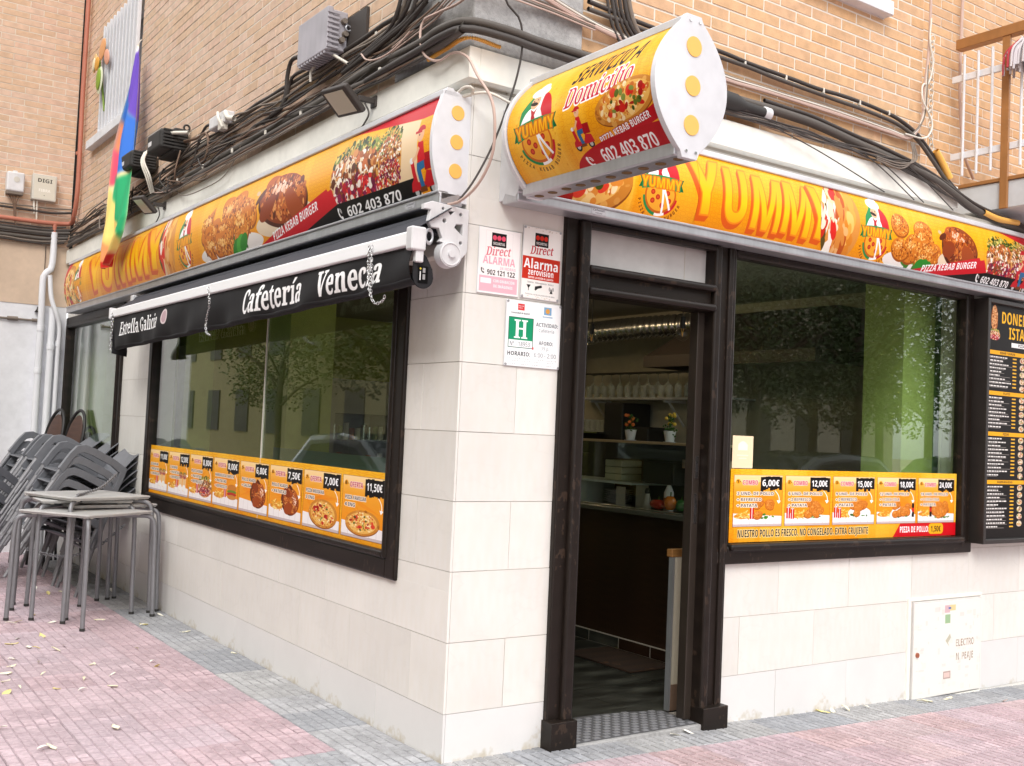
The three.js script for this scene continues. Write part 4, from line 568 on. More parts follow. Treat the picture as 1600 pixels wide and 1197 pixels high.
// ---------- posters, plates and notices ----------
function strip(side, s0, s1, y0, y1, o, list, art, label, footer) {
  const t = thing('menu_poster', label, 'poster', V(0, 0, 0)), bx = side === 'L' ? (a, b, c, d, e, f) => bL(-b, -a, c, d, e, f) : bR;
  const bt = canvas(1024, 256, (x, w, h) => { background(x, w, h, 900); if (footer) { txt(x, 'NUESTRO POLLO ES FRESCO. NO CONGELADO. EXTRA CRUJIENTE', w * 0.3, h * 0.885, 36, { sx: 0.5, fill: '#1c1410', stroke: '#f8dca0', sw: 5 }); poly(x, [[w * 0.685, h], [w * 0.72, h * 0.79], [w, h * 0.79], [w, h]], '#d0101c'); txt(x, 'PIEZA DE POLLO:', w * 0.79, h * 0.885, 34, { sx: 0.55 }); x.fillStyle = '#f4b01c'; x.beginPath(); x.roundRect(w * 0.86, h * 0.8, w * 0.075, h * 0.17, 14); x.fill(); txt(x, '1,50€', w * 0.897, h * 0.885, 34, { sx: 0.62, fill: '#2c1c10' }); } });
  const pl = (a, b, c, d, oo) => { const g = new THREE.PlaneGeometry(b - a, d - c); if (side === 'L') { g.rotateY(-Math.PI / 2); g.translate(-oo, (c + d) / 2, (a + b) / 2); } else g.translate((a + b) / 2, (c + d) / 2, oo); return g; };
  const bk = pl(s0, s1, y0, y1, o); part(t, 'backing', bk, print(bt)); const n = list.length, m = 0.028, w = (s1 - s0 - m * 0.9) / n, m2 = print(art), yb = footer ? y0 + 0.085 : y0 + 0.035;
  for (let i = 0; i < n; i++) { const a = s0 + m * 0.45 + i * w + 0.012, g = pl(a, a + w - 0.022, yb, y1 - 0.032, o + 0.0015), uv = g.attributes.uv; for (let k = 0; k < uv.count; k++) uv.setX(k, (i + uv.getX(k)) / n); part(t, 'offer_card', g, m2); }
}
strip('L', -4.76, -0.63, 0.868, 1.262, -0.005, OFFERS, offerStrip(OFFERS), 'orange strip of eight numbered offers along the side window', false);
strip('R', 1.795, 3.945, 0.942, 1.349, -0.005, COMBOS, offerStrip(COMBOS), 'orange strip of five chicken combos along the front window', true);
{ const tx = canvas(96, 144, (x) => { x.fillStyle = '#f2dcb8'; x.fillRect(0, 0, 96, 144); x.fillStyle = '#fbeedd'; x.beginPath(); x.moveTo(26, 64); x.lineTo(26, 40); x.quadraticCurveTo(48, 8, 70, 40); x.lineTo(70, 64); x.fill(); x.fillStyle = '#f8e8d0'; x.fillRect(22, 84, 52, 6); x.fillRect(30, 98, 36, 5); });
  const g = new THREE.PlaneGeometry(0.165, 0.18); g.translate(1.884, 1.443, -0.005); solo('window_sticker', 'small cream sticker in the lower corner of the front window', 'sticker', g, print(tx)); }
function plate(name, label, cat, x0, x1, y0, y1, th, tx, rot = 0, rim) {
  const t = thing(name, label, cat, V((x0 + x1) / 2, (y0 + y1) / 2, 0)); part(t, 'plate', bR(x0, x1, y0, y1, 0.001, th, 0.002), M.whitePlastic); const g = new THREE.PlaneGeometry(x1 - x0 - 0.006, y1 - y0 - 0.006); g.translate((x0 + x1) / 2, (y0 + y1) / 2, th + 0.0008); part(t, 'print', g, print(tx));
  if (rim) for (const [a, b] of [[x0, y0], [x1, y0], [x0, y1], [x1, y1]]) { const d = new THREE.CylinderGeometry(0.006, 0.006, 0.004, 10); d.rotateX(Math.PI / 2); d.translate(a + Math.sign(x0 + x1 - 2 * a) * 0.009, b + Math.sign(y0 + y1 - 2 * b) * 0.009, th + 0.002); part(t, 'screw', d, M.alu); }
  t.rotation.z = rot; return t;
}
const secur = (x, w, top, red) => { x.fillStyle = '#1c1818'; x.fillRect(w * 0.3, top, w * 0.36, w * 0.28); for (let i = 0; i < 3; i++) ell(x, w * (0.37 + i * 0.11), top + w * 0.1, w * 0.052, w * 0.052, 0, red); txt(x, 'SECURITAS', w * 0.48, top + w * 0.215, w * 0.075, { fill: '#e8e4e0', sx: 0.75 }); };
plate('alarm_plate', 'faded pink alarm notice, left of the red one', 'sign', 0.07, 0.305, 2.135, 2.445, 0.006, canvas(256, 336, (x, w, h) => {
  x.fillStyle = '#f6f0ee'; x.fillRect(0, 0, w, h); x.strokeStyle = '#d8d0d0'; x.strokeRect(w * 0.16, 12, w * 0.66, h * 0.4); secur(x, w, 20, '#e0506a'); txt(x, 'Direct', w * 0.48, h * 0.34, 62, { fam: 'serif', skew: 0.25, fill: '#d8707c', sx: 0.8, rot: -0.06 });
  txt(x, 'ALARMA', w * 0.5, h * 0.49, 56, { fill: '#eca4b4', sx: 0.9 }); txt(x, '24 HORAS', w * 0.72, h * 0.595, 22, { fill: '#eeb8c4' }); txt(x, '902 121 122', w * 0.56, h * 0.675, 38, { fill: '#2a2626', sx: 0.86 }); handset(x, w * 0.1, h * 0.66, 0.8, '#2a2626'); x.fillStyle = '#f0b4c0'; x.fillRect(8, h * 0.735, w - 16, h * 0.24); x.fillStyle = '#fbeef0'; x.fillRect(16, h * 0.77, w * 0.26, h * 0.08); txt(x, 'CON GRABACIÓN', w * 0.64, h * 0.8, 22, { fill: '#fbeef0', sx: 0.75 }); txt(x, 'DE IMÁGENES', w * 0.62, h * 0.88, 22, { fill: '#fbeef0', sx: 0.85 });
}), 0.0);
plate('alarm_plate', 'white and red alarm notice beside the door post', 'sign', 0.318, 0.547, 2.137, 2.485, 0.007, canvas(256, 384, (x, w, h) => {
  x.fillStyle = '#f4f1ec'; x.fillRect(0, 0, w, h); secur(x, w, 28, '#d03020'); txt(x, 'Direct', w * 0.5, h * 0.31, 62, { fam: 'serif', skew: 0.25, fill: '#c02c38', sx: 0.8, rot: -0.06 }); x.fillStyle = '#c83220'; x.fillRect(0, h * 0.415, w, h * 0.32); txt(x, 'Alarma', w * 0.5, h * 0.515, 72, { sx: 0.95 }); txt(x, 'zerovision', w * 0.5, h * 0.63, 46, { sx: 0.78 }); txt(x, 'IMPIDE LA VISIÓN AL LADRÓN', w * 0.5, h * 0.705, 15, { sx: 0.8 });
  txt(x, 'Sistema   Videovigilancia   Aviso a', w * 0.5, h * 0.775, 12, { fill: '#555', font: 'normal' }); poly(x, [[34, 312], [62, 312], [50, 330], [50, 344], [46, 344], [46, 330]], '#2c2c2c'); poly(x, [[92, 318], [136, 308], [140, 320], [112, 328], [96, 340], [90, 336]], '#2c2c2c'); x.strokeStyle = '#2c2c2c'; x.lineWidth = 3; for (const r of [8, 15]) { x.beginPath(); x.arc(204, 322, r, -0.8, 0.8); x.stroke(); x.beginPath(); x.arc(204, 322, r, 2.3, 3.9); x.stroke(); } poly(x, [[204, 318], [214, 346], [194, 346]], '#2c2c2c'); txt(x, 'Conforme a la ley de protección de datos', w * 0.5, h * 0.945, 11, { fill: '#666', font: 'normal' });
  for (let i = 0; i < 26; i++) ell(x, rr(0, w), pick([rr(0, 14), rr(h - 14, h)]), rr(2, 8), rr(1, 4), 0, '#d8d0c2');
}), -0.012, true);
plate('permit_plate', 'white plate with a green square and a large letter H', 'sign', 0.238, 0.565, 1.808, 2.123, 0.008, canvas(384, 372, (x, w, h) => {
  x.fillStyle = '#f3f5f5'; x.fillRect(0, 0, w, h); x.fillStyle = '#d03a3c'; x.fillRect(w * 0.2, h * 0.04, w * 0.12, h * 0.1); x.fillStyle = '#fff'; for (let i = 0; i < 7; i++) ell(x, w * (0.22 + (i % 4) * 0.026), h * (0.075 + Math.floor(i / 4) * 0.03), 2.6, 2.6, 0, '#fff'); txt(x, 'Comunidad de Madrid', w * 0.25, h * 0.185, 15, { fill: '#333', sx: 0.8 }); x.fillStyle = '#7ca8cc'; x.fillRect(w * 0.68, h * 0.05, w * 0.14, h * 0.12); ell(x, w * 0.75, h * 0.11, 15, 15, 0, '#e0a04c'); txt(x, 'Ayuntamiento', w * 0.75, h * 0.2, 13, { fill: '#5080a8', sx: 0.8 });
  x.fillStyle = '#1f9468'; x.fillRect(w * 0.05, h * 0.255, w * 0.44, h * 0.345); x.strokeStyle = '#1f5a44'; x.lineWidth = 4; x.strokeRect(w * 0.05, h * 0.255, w * 0.44, h * 0.46); txt(x, 'H', w * 0.27, h * 0.435, 148, { fam: 'serif', sx: 0.82 }); txt(x, 'Nº - 18953', w * 0.26, h * 0.66, 34, { fill: '#5c6468', font: 'normal', sx: 0.9 });
  txt(x, 'ACTIVIDAD:', w * 0.75, h * 0.33, 31, { fill: '#565c62', sx: 0.92 }); txt(x, 'Cafetería', w * 0.74, h * 0.42, 28, { fill: '#7c8288', font: 'normal' }); txt(x, 'AFORO:', w * 0.74, h * 0.615, 31, { fill: '#565c62', sx: 0.92 }); txt(x, '39 p.', w * 0.73, h * 0.7, 28, { fill: '#8c9298', font: 'normal' });
  txt(x, 'HORARIO:', w * 0.25, h * 0.81, 34, { fill: '#34383c' }); txt(x, '6:00 - 2:00', w * 0.73, h * 0.81, 34, { fill: '#6c7278', font: 'normal' }); for (const [yy, ww] of [[0.88, 0.9], [0.915, 0.8], [0.965, 0.86]]) for (let q = 0; q < 26; q++) { x.fillStyle = '#9aa0a4'; x.fillRect(w * (0.5 - ww / 2 + (q / 26) * ww), h * yy, w * ww / 26 * rr(0.4, 0.85), 3); } ell(x, w * 0.5, h * 0.71, 6, 8, 0, '#d05050');
}), 0.0, true);
{ // menu board in a deep black case
  const t = thing('menu_board', 'deep black menu case with yellow headings beside the front window', 'menu board', V(4.7, 1.7, 0)); const x0 = 4.075, x1 = 5.35, y0 = 0.89, y1 = 2.54;
  part(t, 'case', [bR(x0, x0 + 0.03, y0, y1, 0.002, 0.118, 0.004), bR(x1 - 0.03, x1, y0, y1, 0.002, 0.118, 0.004), bR(x0 + 0.03, x1 - 0.03, y0, y0 + 0.03, 0.002, 0.117, 0.004), bR(x0 + 0.03, x1 - 0.03, y1 - 0.03, y1, 0.002, 0.117, 0.004), bR(x0 + 0.03, x1 - 0.03, y0 + 0.03, y1 - 0.03, 0.002, 0.09)], phy([0.03, 0.025, 0.022], 0.35, { map: T.scuff }));
  const tx = canvas(1100, 1480, (x, w, h) => {
    x.fillStyle = '#15110f'; x.fillRect(0, 0, w, h); txt(x, 'DONER KEBAB', 440, 75, 104, { fill: '#f4b81c', sx: 0.82 }); txt(x, 'ISTANBUL', 440, 170, 104, { fill: '#f4b81c', sx: 0.82 }); x.fillStyle = '#eee'; x.fillRect(270, 228, 420, 30); txt(x, 'PIZZA KEBAB BURGER', 480, 243, 26, { fill: '#222' });
    ell(x, 74, 90, 36, 88, 0, '#b4703c'); speck(x, 90, 74, 90, 32, 80, ['#d89860', '#8c4a20', '#e0b080'], 4, 9); kebab(x, 78, 190, 62, 36);
    for (let c = 0; c < 2; c++) { const cx = 8 + c * 545; let y = 290; for (const [hd, n] of [['KEBAB Y DURUM', 9], ['PLATOS', 9], ['PIZZAS', 11], ['HAMBURGUESAS', 12]]) { x.fillStyle = '#e8a818'; x.fillRect(cx, y, 440, 26); txt(x, hd, cx + 220, y + 13, 22, { fill: '#2a1a08' }); y += 38; for (let i = 0; i < n; i++) { x.fillStyle = '#e4e0dc'; let px = cx + 4; const tot = rr(130, 250); while (px < cx + tot) { const ww = rr(10, 34); x.fillRect(px, y, ww, 8); px += ww + 6; } x.fillStyle = '#8a8480'; x.fillRect(cx + 20, y + 11, rr(100, 260), 3); x.fillStyle = '#e8b030'; x.fillRect(cx + 280, y, 44, 9); if (i % 2 === 0) { ell(x, cx + 392, y + 10, 30, 19, 0, '#d8c8b0'); speck(x, 26, cx + 392, y + 10, 26, 15, ['#b4602c', '#e0b060', '#5a8030', '#f0e0c8', '#a02c20'], 3, 6); } y += 23; } y += 14; } }
  });
  const g = new THREE.PlaneGeometry(x1 - x0 - 0.07, y1 - y0 - 0.07); g.translate((x0 + x1) / 2, (y0 + y1) / 2, 0.0925); part(t, 'menu_print', g, print(tx, 0.4));
}
{ // meter cupboard door low in the wall
  const t = thing('meter_cupboard', 'white painted meter cupboard door low in the front wall', 'cupboard', V(3.86, 0.2, 0)); const x0 = 3.46, x1 = 4.24, y0 = -0.1, y1 = 0.53;
  part(t, 'frame', [bR(x0 - 0.03, x0, y0 - 0.02, y1 + 0.02, -0.005, 0.012, 0.003), bR(x1, x1 + 0.02, y0 - 0.02, y1 + 0.02, -0.005, 0.008, 0.003), bR(x0, x1, y1, y1 + 0.02, -0.005, 0.01, 0.003), bR(x0, x1, y0 - 0.03, y0, -0.005, 0.016, 0.003)], M.plaster);
  const dm = canvas(512, 420, (x, w, h) => { x.fillStyle = '#e6e3dc'; x.fillRect(0, 0, w, h); for (let i = 0; i < 60; i++) { x.fillStyle = 'rgba(140,128,120,' + rr(0.04, 0.14) + ')'; x.fillRect(rr(0, w), rr(0, h), rr(6, 40), rr(4, 30)); } x.fillStyle = '#cfb0b4'; x.fillRect(228, 20, 40, 34); x.fillStyle = '#d8c894'; x.fillRect(268, 20, 44, 26); x.fillStyle = '#5c6ca8'; x.fillRect(256, 30, 20, 8); x.fillStyle = '#9ab890'; x.fillRect(232, 62, 40, 40); poly(x, [[238, 180], [272, 150], [280, 168], [258, 190], [268, 208]], '#bcb8a4'); for (const [s, yy] of [['ELECTRO', 196], ['N  PEAJE', 258]]) { x.font = 'bold 44px sans-serif'; txt(x, s, 390, yy, 44, { fill: '#a08f7e', sx: 0.8 }); } x.fillStyle = '#e6e3dc'; for (let i = 0; i < 9; i++) x.fillRect(318 + i * 17 + rr(-3, 3), 174, 3, 110); x.fillStyle = '#b49c94'; x.fillRect(226, 318, 56, 34); x.fillStyle = '#d8c0b8'; x.fillRect(232, 324, 44, 22); });
  part(t, 'door', bR(x0 + 0.012, x1 - 0.006, y0 + 0.008, y1 - 0.006, -0.004, 0.02, 0.003), std([0.78, 0.76, 0.73], 0.6, { map: T.plaster })); const g = new THREE.PlaneGeometry(x1 - x0 - 0.03, y1 - y0 - 0.025); g.translate((x0 + x1) / 2, (y0 + y1) / 2, 0.0212); part(t, 'stencil_and_stickers', g, print(dm, 0.6));
  const k = new THREE.CylinderGeometry(0.016, 0.016, 0.012, 16); k.rotateX(Math.PI / 2); k.translate(x0 + 0.055, 0.19, 0.024); part(t, 'lock', k, M.rust); 
}
// ---------- cables, pipes and boxes on the walls ----------
function wobble(pts, amp, n = 5) {                                 // a slack cable through the given points
  const c = new THREE.CatmullRomCurve3(pts, false, 'centripetal'), out = [], m = Math.max(4, Math.round(c.getLength() * n)); for (let i = 0; i <= m; i++) { const p = c.getPointAt(i / m); out.push(V(p.x + rr(-amp, amp) * 0.4, p.y + rr(-amp, amp), p.z + rr(-amp, amp) * 0.4)); } return out;
}
const cable = (label, pts, r, mat, amp = 0.004, group) => { const p = amp ? wobble(pts, amp) : pts; return solo('cable', label, 'cable', tube(p, r, Math.max(24, p.length * 4), 6), mat, group); };
const GL = 'loose cables along the side wall', GR = 'loose cables along the front wall';
const Lp = (list) => list.map((q) => L(...q)), Rp = (list) => list.map((q) => R(...q));
// side wall, upper pair then the slack bundle then the two heavy trunks on the band
cable('upper black cable clipped along the side wall bricks', Lp([[0.55, 3.75, 0.03], [0.62, 3.66, 0.03], [0.99, 3.62, 0.03], [1.87, 3.606, 0.03], [2.65, 3.61, 0.03], [3.6, 3.57, 0.03], [4.4, 3.55, 0.03]]), 0.013, M.cable, 0.003);
cable('black cable touching the upper clipped one on the side wall', Lp([[0.58, 3.8, 0.045], [0.66, 3.62, 0.04], [1.0, 3.585, 0.035], [1.87, 3.58, 0.035], [2.65, 3.585, 0.035], [3.4, 3.56, 0.035], [4.3, 3.53, 0.04]]), 0.011, M.cableGrey, 0.003);
cable('thickest dark trunk cable above the cream band, side wall', Lp([[-0.1, 3.32, 0.1], [0.17, 3.335, 0.09], [0.5, 3.345, 0.07], [0.89, 3.39, 0.06], [1.57, 3.362, 0.06], [2.57, 3.358, 0.06], [3.64, 3.345, 0.06], [4.85, 3.32, 0.06], [6, 3.31, 0.06], [7.9, 3.32, 0.06]]), 0.027, M.conduit, 0.003);
cable('second dark trunk cable just under the thickest one', Lp([[-0.1, 3.29, 0.13], [0.3, 3.29, 0.09], [0.9, 3.315, 0.09], [1.7, 3.31, 0.09], [2.6, 3.3, 0.09], [4, 3.29, 0.085], [6, 3.28, 0.08], [7.9, 3.28, 0.08]]), 0.021, M.conduit, 0.004);
for (let i = 0; i < 13; i++) {                                     // slack lines between them
  const y = 3.43 + 0.012 * i * (i % 2 ? 1 : -0.2), sp = rr(0, 0.06), m = [M.cable, M.cableGrey, M.cable, M.cableBrown, M.cable][i % 5];
  cable('slack thin cable in the tangle above the side fascia', Lp([[0.2 + rr(0, 0.3), y + 0.08, 0.06], [0.77, y + rr(0, 0.06), 0.05], [1.13, y + rr(-0.02, 0.03), 0.05], [1.54, y + rr(-0.03, 0.02), 0.05], [2.15, y - 0.02 + rr(-0.02, 0.03), 0.05], [2.64, y + rr(-0.02, 0.03), 0.05], [3.75, y + sp, 0.05], [4.5, y - 0.02 + rr(-0.03, 0.04), 0.05], [5.6, y - 0.04 + rr(-0.04, 0.03), 0.06], [6.7, y - 0.05 + rr(-0.05, 0.04), 0.06], [7.95, y - 0.06 + rr(-0.05, 0.05), 0.05]]), rr(0.0035, 0.0095), m, 0.012, GL);
}
for (let i = 0; i < 7; i++) cable('slack thin cable in the tangle above the side fascia', Lp([[0.1, 3.275 + 0.004 * i, 0.1], [1.0, 3.27 + rr(0, 0.03), 0.1], [2, 3.27 + rr(0, 0.02), 0.1], [3.2, 3.27 + rr(-0.005, 0.03), 0.1], [4.4, 3.27 + rr(-0.005, 0.04), 0.1], [5.6, 3.27 + rr(0, 0.06), 0.1], [7.9, 3.28 + rr(0, 0.08), 0.08]]), rr(0.003, 0.008), [M.cable, M.cableGrey, M.cableBrown][i % 3], 0.007, GL);
for (let i = 0; i < 12; i++) { const u = rr(4.0, 6.2); cable('wire loop drooping under the black splice boxes', Lp([[u, rr(3.4, 3.6), 0.1], [u + rr(-0.2, 0.2), rr(3.25, 3.4), 0.14], [u + rr(-0.3, 0.4), rr(3.2, 3.36), 0.12], [u + rr(0.1, 0.6), rr(3.3, 3.5), 0.09]]), rr(0.003, 0.007), pick2([M.cable, M.cable, M.cableGrey, M.cableBrown]), 0, 'wire loops under the splice boxes'); }
for (let i = 0; i < 16; i++) { const u = 0.5 + i * 0.42, w = rr(0.5, 1.4), y = 3.4 + rr(-0.08, 0.16); cable('short sagging wire strung across the cable tangle, side wall', Lp([[u, y, 0.07], [u + w * 0.3, y - rr(0.02, 0.09), 0.1], [u + w * 0.65, y - rr(0.03, 0.12), 0.11], [u + w, y + rr(-0.08, 0.04), 0.07]]), rr(0.003, 0.007), pick2([M.cable, M.cableGrey, M.cableBrown, M.cablePink]), 0.008, 'sagging wires across the side tangle'); }
cable('pale telephone wire sagging over the side fascia', Lp([[2.75, 3.37, 0.08], [3.0, 3.2, 0.09], [3.5, 3.16, 0.1], [4.0, 3.2, 0.09], [4.2, 3.28, 0.08]]), 0.004, M.cableGrey, 0);
cable('black cable looping from the grey metal box to the bundle', Lp([[1.72, 3.76, 0.05], [1.9, 3.735, 0.05], [2.06, 3.74, 0.05], [2.11, 3.66, 0.05], [2.12, 3.55, 0.05], [2.15, 3.47, 0.06], [2.33, 3.45, 0.06]]), 0.014, M.cable, 0);
cable('second black cable dropping beside the loop from the grey box', Lp([[1.5, 3.64, 0.05], [1.8, 3.63, 0.05], [2.05, 3.62, 0.05], [2.1, 3.52, 0.05], [2.2, 3.47, 0.05], [2.6, 3.45, 0.05]]), 0.011, M.cable, 0);
cable('short black arc from the white box to the bundle', Lp([[3.42, 3.64, 0.05], [3.65, 3.66, 0.05], [3.8, 3.56, 0.05], [3.86, 3.46, 0.05], [3.95, 3.4, 0.05]]), 0.011, M.cable, 0);
cable('black arc between the large splice box and the trunk cable', Lp([[4.23, 3.66, 0.06], [3.85, 3.62, 0.05], [3.6, 3.6, 0.05], [3.55, 3.5, 0.05], [3.6, 3.42, 0.05], [3.8, 3.38, 0.05]]), 0.012, M.cableBrown, 0);
cable('rosy brown wire looping down round the fascia corner', Lp([[-0.35, 3.6, 0.1], [-0.03, 3.47, 0.08], [0.22, 3.475, 0.08], [0.335, 3.468, 0.09], [0.34, 3.4, 0.1], [0.27, 3.28, 0.11], [0.15, 3.22, 0.1], [0.04, 3.232, 0.09], [-0.085, 3.18, 0.09], [-0.2, 3.06, 0.1], [-0.29, 2.936, 0.08], [-0.31, 2.823, 0.07], [-0.28, 2.69, 0.06], [-0.185, 2.576, 0.07], [-0.07, 2.52, 0.09], [0.0, 2.518, 0.1]]), 0.0065, M.cablePink, 0);
cable('black wire hanging straight across the corner tiles', Rp([[0.083, 3.7, 0.12], [0.083, 3.476, 0.12], [0.166, 3.407, 0.12], [0.187, 3.296, 0.12], [0.17, 3.15, 0.115], [0.12, 2.96, 0.1], [0.053, 2.773, 0.09], [-0.034, 2.604, 0.08], [-0.09, 2.52, 0.06]]), 0.005, M.cable, 0);
cable('cream stub of cable curling out above the sign end', Lp([[0.03, 3.035, 0.07], [-0.03, 3.06, 0.06], [-0.07, 3.05, 0.04], [-0.04, 3.03, 0.03], [0.02, 3.03, 0.05], [-0.1, 3.035, -0.02], [-0.14, 3.0, -0.12]]), 0.007, M.cableWhite, 0);
// front wall
cable('upper black cable clipped along the front wall bricks', Rp([[0.62, 3.64, 0.05], [1.0, 3.63, 0.03], [1.59, 3.62, 0.03], [1.83, 3.612, 0.03], [2.37, 3.602, 0.03], [2.7, 3.608, 0.03], [3.1, 3.585, 0.03], [3.29, 3.55, 0.03], [3.56, 3.38, 0.04], [3.72, 3.25, 0.05], [4.0, 3.12, 0.09], [4.4, 3.09, 0.1]]), 0.013, M.cable, 0.002);
cable('black cable just under the upper clipped one, front wall', Rp([[0.62, 3.6, 0.05], [1.0, 3.6, 0.035], [1.59, 3.59, 0.035], [2.3, 3.57, 0.035], [2.7, 3.565, 0.035], [3.1, 3.545, 0.04], [3.29, 3.51, 0.04], [3.54, 3.35, 0.05], [3.7, 3.22, 0.07], [4.0, 3.09, 0.1], [4.4, 3.07, 0.1]]), 0.013, M.conduit, 0.002);
for (let i = 0; i < 5; i++) cable('pinkish cable in the bundle crossing the front bricks', Rp([[0.3, 3.58 + i * 0.008, 0.07], [0.65, 3.52 + i * 0.007, 0.05], [1.64, 3.475 + i * 0.007, 0.03], [1.9, 3.48 + i * 0.006, 0.03], [2.48, 3.482 + i * 0.007, 0.03], [3.02, 3.478 + i * 0.006, 0.03], [3.27, 3.478 + i * 0.005, 0.04], [3.375, 3.555, 0.04], [3.41, 3.77, 0.03 + i * 0.006], [3.455, 4.05, 0.03], [3.47, 4.43, 0.03], [3.47, 6.4, 0.03]]), rr(0.006, 0.0095), [M.cablePink, M.cablePink, M.cableBrown, M.cableWhite, M.cableGrey][i], 0.002, 'pink cable bundle on the front wall');
cable('cream wire looping out beside the rising bundle', Rp([[3.2, 3.49, 0.05], [3.4, 3.5, 0.07], [3.46, 3.6, 0.07], [3.36, 3.75, 0.06], [3.38, 3.85, 0.05], [3.44, 3.86, 0.04], [3.48, 4.0, 0.05], [3.44, 4.15, 0.05], [3.45, 4.3, 0.05]]), 0.006, M.cableWhite, 0);
cable('thick black trunk cable sloping down the front wall', Rp([[1.3, 3.37, 0.06], [1.94, 3.379, 0.05], [2.26, 3.378, 0.05], [2.7, 3.34, 0.05], [3.08, 3.3, 0.06], [3.54, 3.225, 0.08], [3.9, 3.11, 0.1], [4.5, 3.05, 0.1]]), 0.026, M.conduit, 0.002);
cable('thinner black cable riding on the sloping trunk', Rp([[1.9, 3.42, 0.05], [2.3, 3.415, 0.05], [2.75, 3.375, 0.06], [3.1, 3.335, 0.07], [3.5, 3.265, 0.08], [3.86, 3.15, 0.11], [4.5, 3.08, 0.12]]), 0.012, M.cable, 0.003);
for (let i = 0; i < 11; i++) cable('slack thin cable in the tangle above the front fascia', Rp([[-0.05 + rr(0, 0.2), 3.3 + rr(0, 0.05), 0.1], [0.6, 3.3 + rr(-0.02, 0.05), 0.08], [1.6, 3.265 + rr(0, 0.04), 0.08], [1.9, 3.28 + rr(-0.02, 0.03), 0.08], [2.3, 3.275 + rr(-0.02, 0.04), 0.07], [2.87, 3.265 + rr(-0.02, 0.04), 0.08], [3.25, 3.25 + rr(-0.02, 0.06), 0.08], [3.62, 3.15 + rr(-0.02, 0.08), 0.09], [4.0, 3.07 + rr(-0.01, 0.05), 0.11], [4.6, 3.05 + rr(-0.01, 0.04), 0.12]]), rr(0.003, 0.008), [M.cable, M.cable, M.cableGrey, M.cableBrown][i % 4], 0.006, GR);
for (const [a, b, l] of [[1.95, 2.9, 0], [2.75, 3.2, 1], [2.85, 3.3, 2], [3.2, 3.62, 3]]) cable(['long thin wire drooping over the front fascia to the sign', 'wire drooping to the sign, middle of the front fascia', 'wire drooping to the sign beside the middle one', 'wire drooping to the sign nearest the balcony'][l], Rp([[a, 3.27, 0.09], [a + (b - a) * 0.4, 3.2, 0.1], [b, 3.055, 0.13]]), 0.0035, M.cable, 0);
for (let i = 0; i < 3; i++) cable('grey wire loop hanging over the sloping trunk cable', Rp([[2.85, 3.25 + 0.01 * i, 0.1], [3.1, 3.24 + 0.015 * i, 0.11], [3.22 + i * 0.02, 3.33, 0.1], [3.24 + i * 0.015, 3.44, 0.07]]), 0.005, M.cableGrey, 0, 'wire loops over the trunk cable');
for (let i = 0; i < 6; i++) cable('black drop cable rising behind the projecting sign', Rp([[0.72 + i * 0.03, 6.4, 0.06], [0.73 + i * 0.028, 3.75, 0.05], [0.76 + i * 0.032, 3.6, 0.05], [0.86 + i * 0.06, 3.45, 0.05], [1.1 + i * 0.08, 3.35, 0.06]]), rr(0.007, 0.013), pick2([M.cable, M.cable, M.cableGrey]), 0.003, 'drop cables behind the projecting sign');
for (let i = 0; i < 4; i++) cable('black drop cable rising beside the grey concrete corner', Lp([[0.5 + i * 0.05, 6.3, 0.06], [0.52 + i * 0.05, 4.0, 0.06], [0.34 + 0.1 * i, 3.62, 0.06], [0.8 + 0.1 * i, 3.5, 0.06], [1.3, 3.47, 0.05]]), rr(0.008, 0.014), M.cable, 0.003, 'drop cables on the concrete corner');
for (let i = 0; i < 4; i++) cable('copper wire stretched over the concrete corner', [L(0.7, 3.42 + i * 0.012, 0.06), L(0.3, 3.46 + i * 0.018, 0.06), V(-0.06, 3.5 + i * 0.02, 0.06), R(0.3, 3.52 + i * 0.012, 0.06), R(0.66, 3.5 + i * 0.01, 0.06)], 0.0045, i % 2 ? M.cableGrey : M.cablePink, 0, 'copper wires over the concrete corner');
// trunk cables bend round the corner of the band
cable('dark trunk cable bending round the corner over the band', [L(0.9, 3.39, 0.07), L(0.4, 3.365, 0.09), V(-0.1, 3.335, 0.1), R(0.4, 3.345, 0.09), R(1.0, 3.35, 0.08), R(1.5, 3.36, 0.06)], 0.02, M.conduit, 0.002);
cable('lower trunk cable bending round the corner over the band', [L(0.9, 3.31, 0.1), L(0.3, 3.315, 0.11), V(-0.11, 3.295, 0.11), R(0.4, 3.3, 0.1), R(1.2, 3.31, 0.09), R(1.9, 3.33, 0.07)], 0.018, M.cable, 0.002);
{ const sp = [L(0.28, 3.262, 0.085), L(0.1, 3.266, 0.09), V(-0.085, 3.268, 0.085), R(0.09, 3.266, 0.085)]; const c = new THREE.CatmullRomCurve3(sp), gs = [tube(sp, 0.006, 30, 8)], n = 46; for (let i = 0; i < n; i++) { const p = c.getPointAt((i + 0.5) / n), tg = c.getTangentAt((i + 0.5) / n), g = new THREE.TorusGeometry(0.0085, 0.0022, 5, 10); g.applyQuaternion(new THREE.Quaternion().setFromUnitVectors(V(0, 0, 1), tg)); g.translate(p.x, p.y, p.z); gs.push(g); } solo('spiral_wrap', 'orange spiral cable wrap lying on the fascia corner', 'cable wrap', gs.map((g) => uvm(g)), M.orange); }
solo('spiral_wrap', 'orange wrap round the cables under the balcony', 'cable wrap', tube(Rp([[3.52, 3.44, 0.06], [3.6, 3.36, 0.065], [3.66, 3.28, 0.075]]), 0.022, 20, 10), M.orange);
solo('spiral_wrap', 'orange wrap at the far end of the front cables', 'cable wrap', tube(Rp([[3.98, 3.1, 0.12], [4.15, 3.08, 0.125], [4.4, 3.09, 0.12]]), 0.02, 20, 10), M.orange);
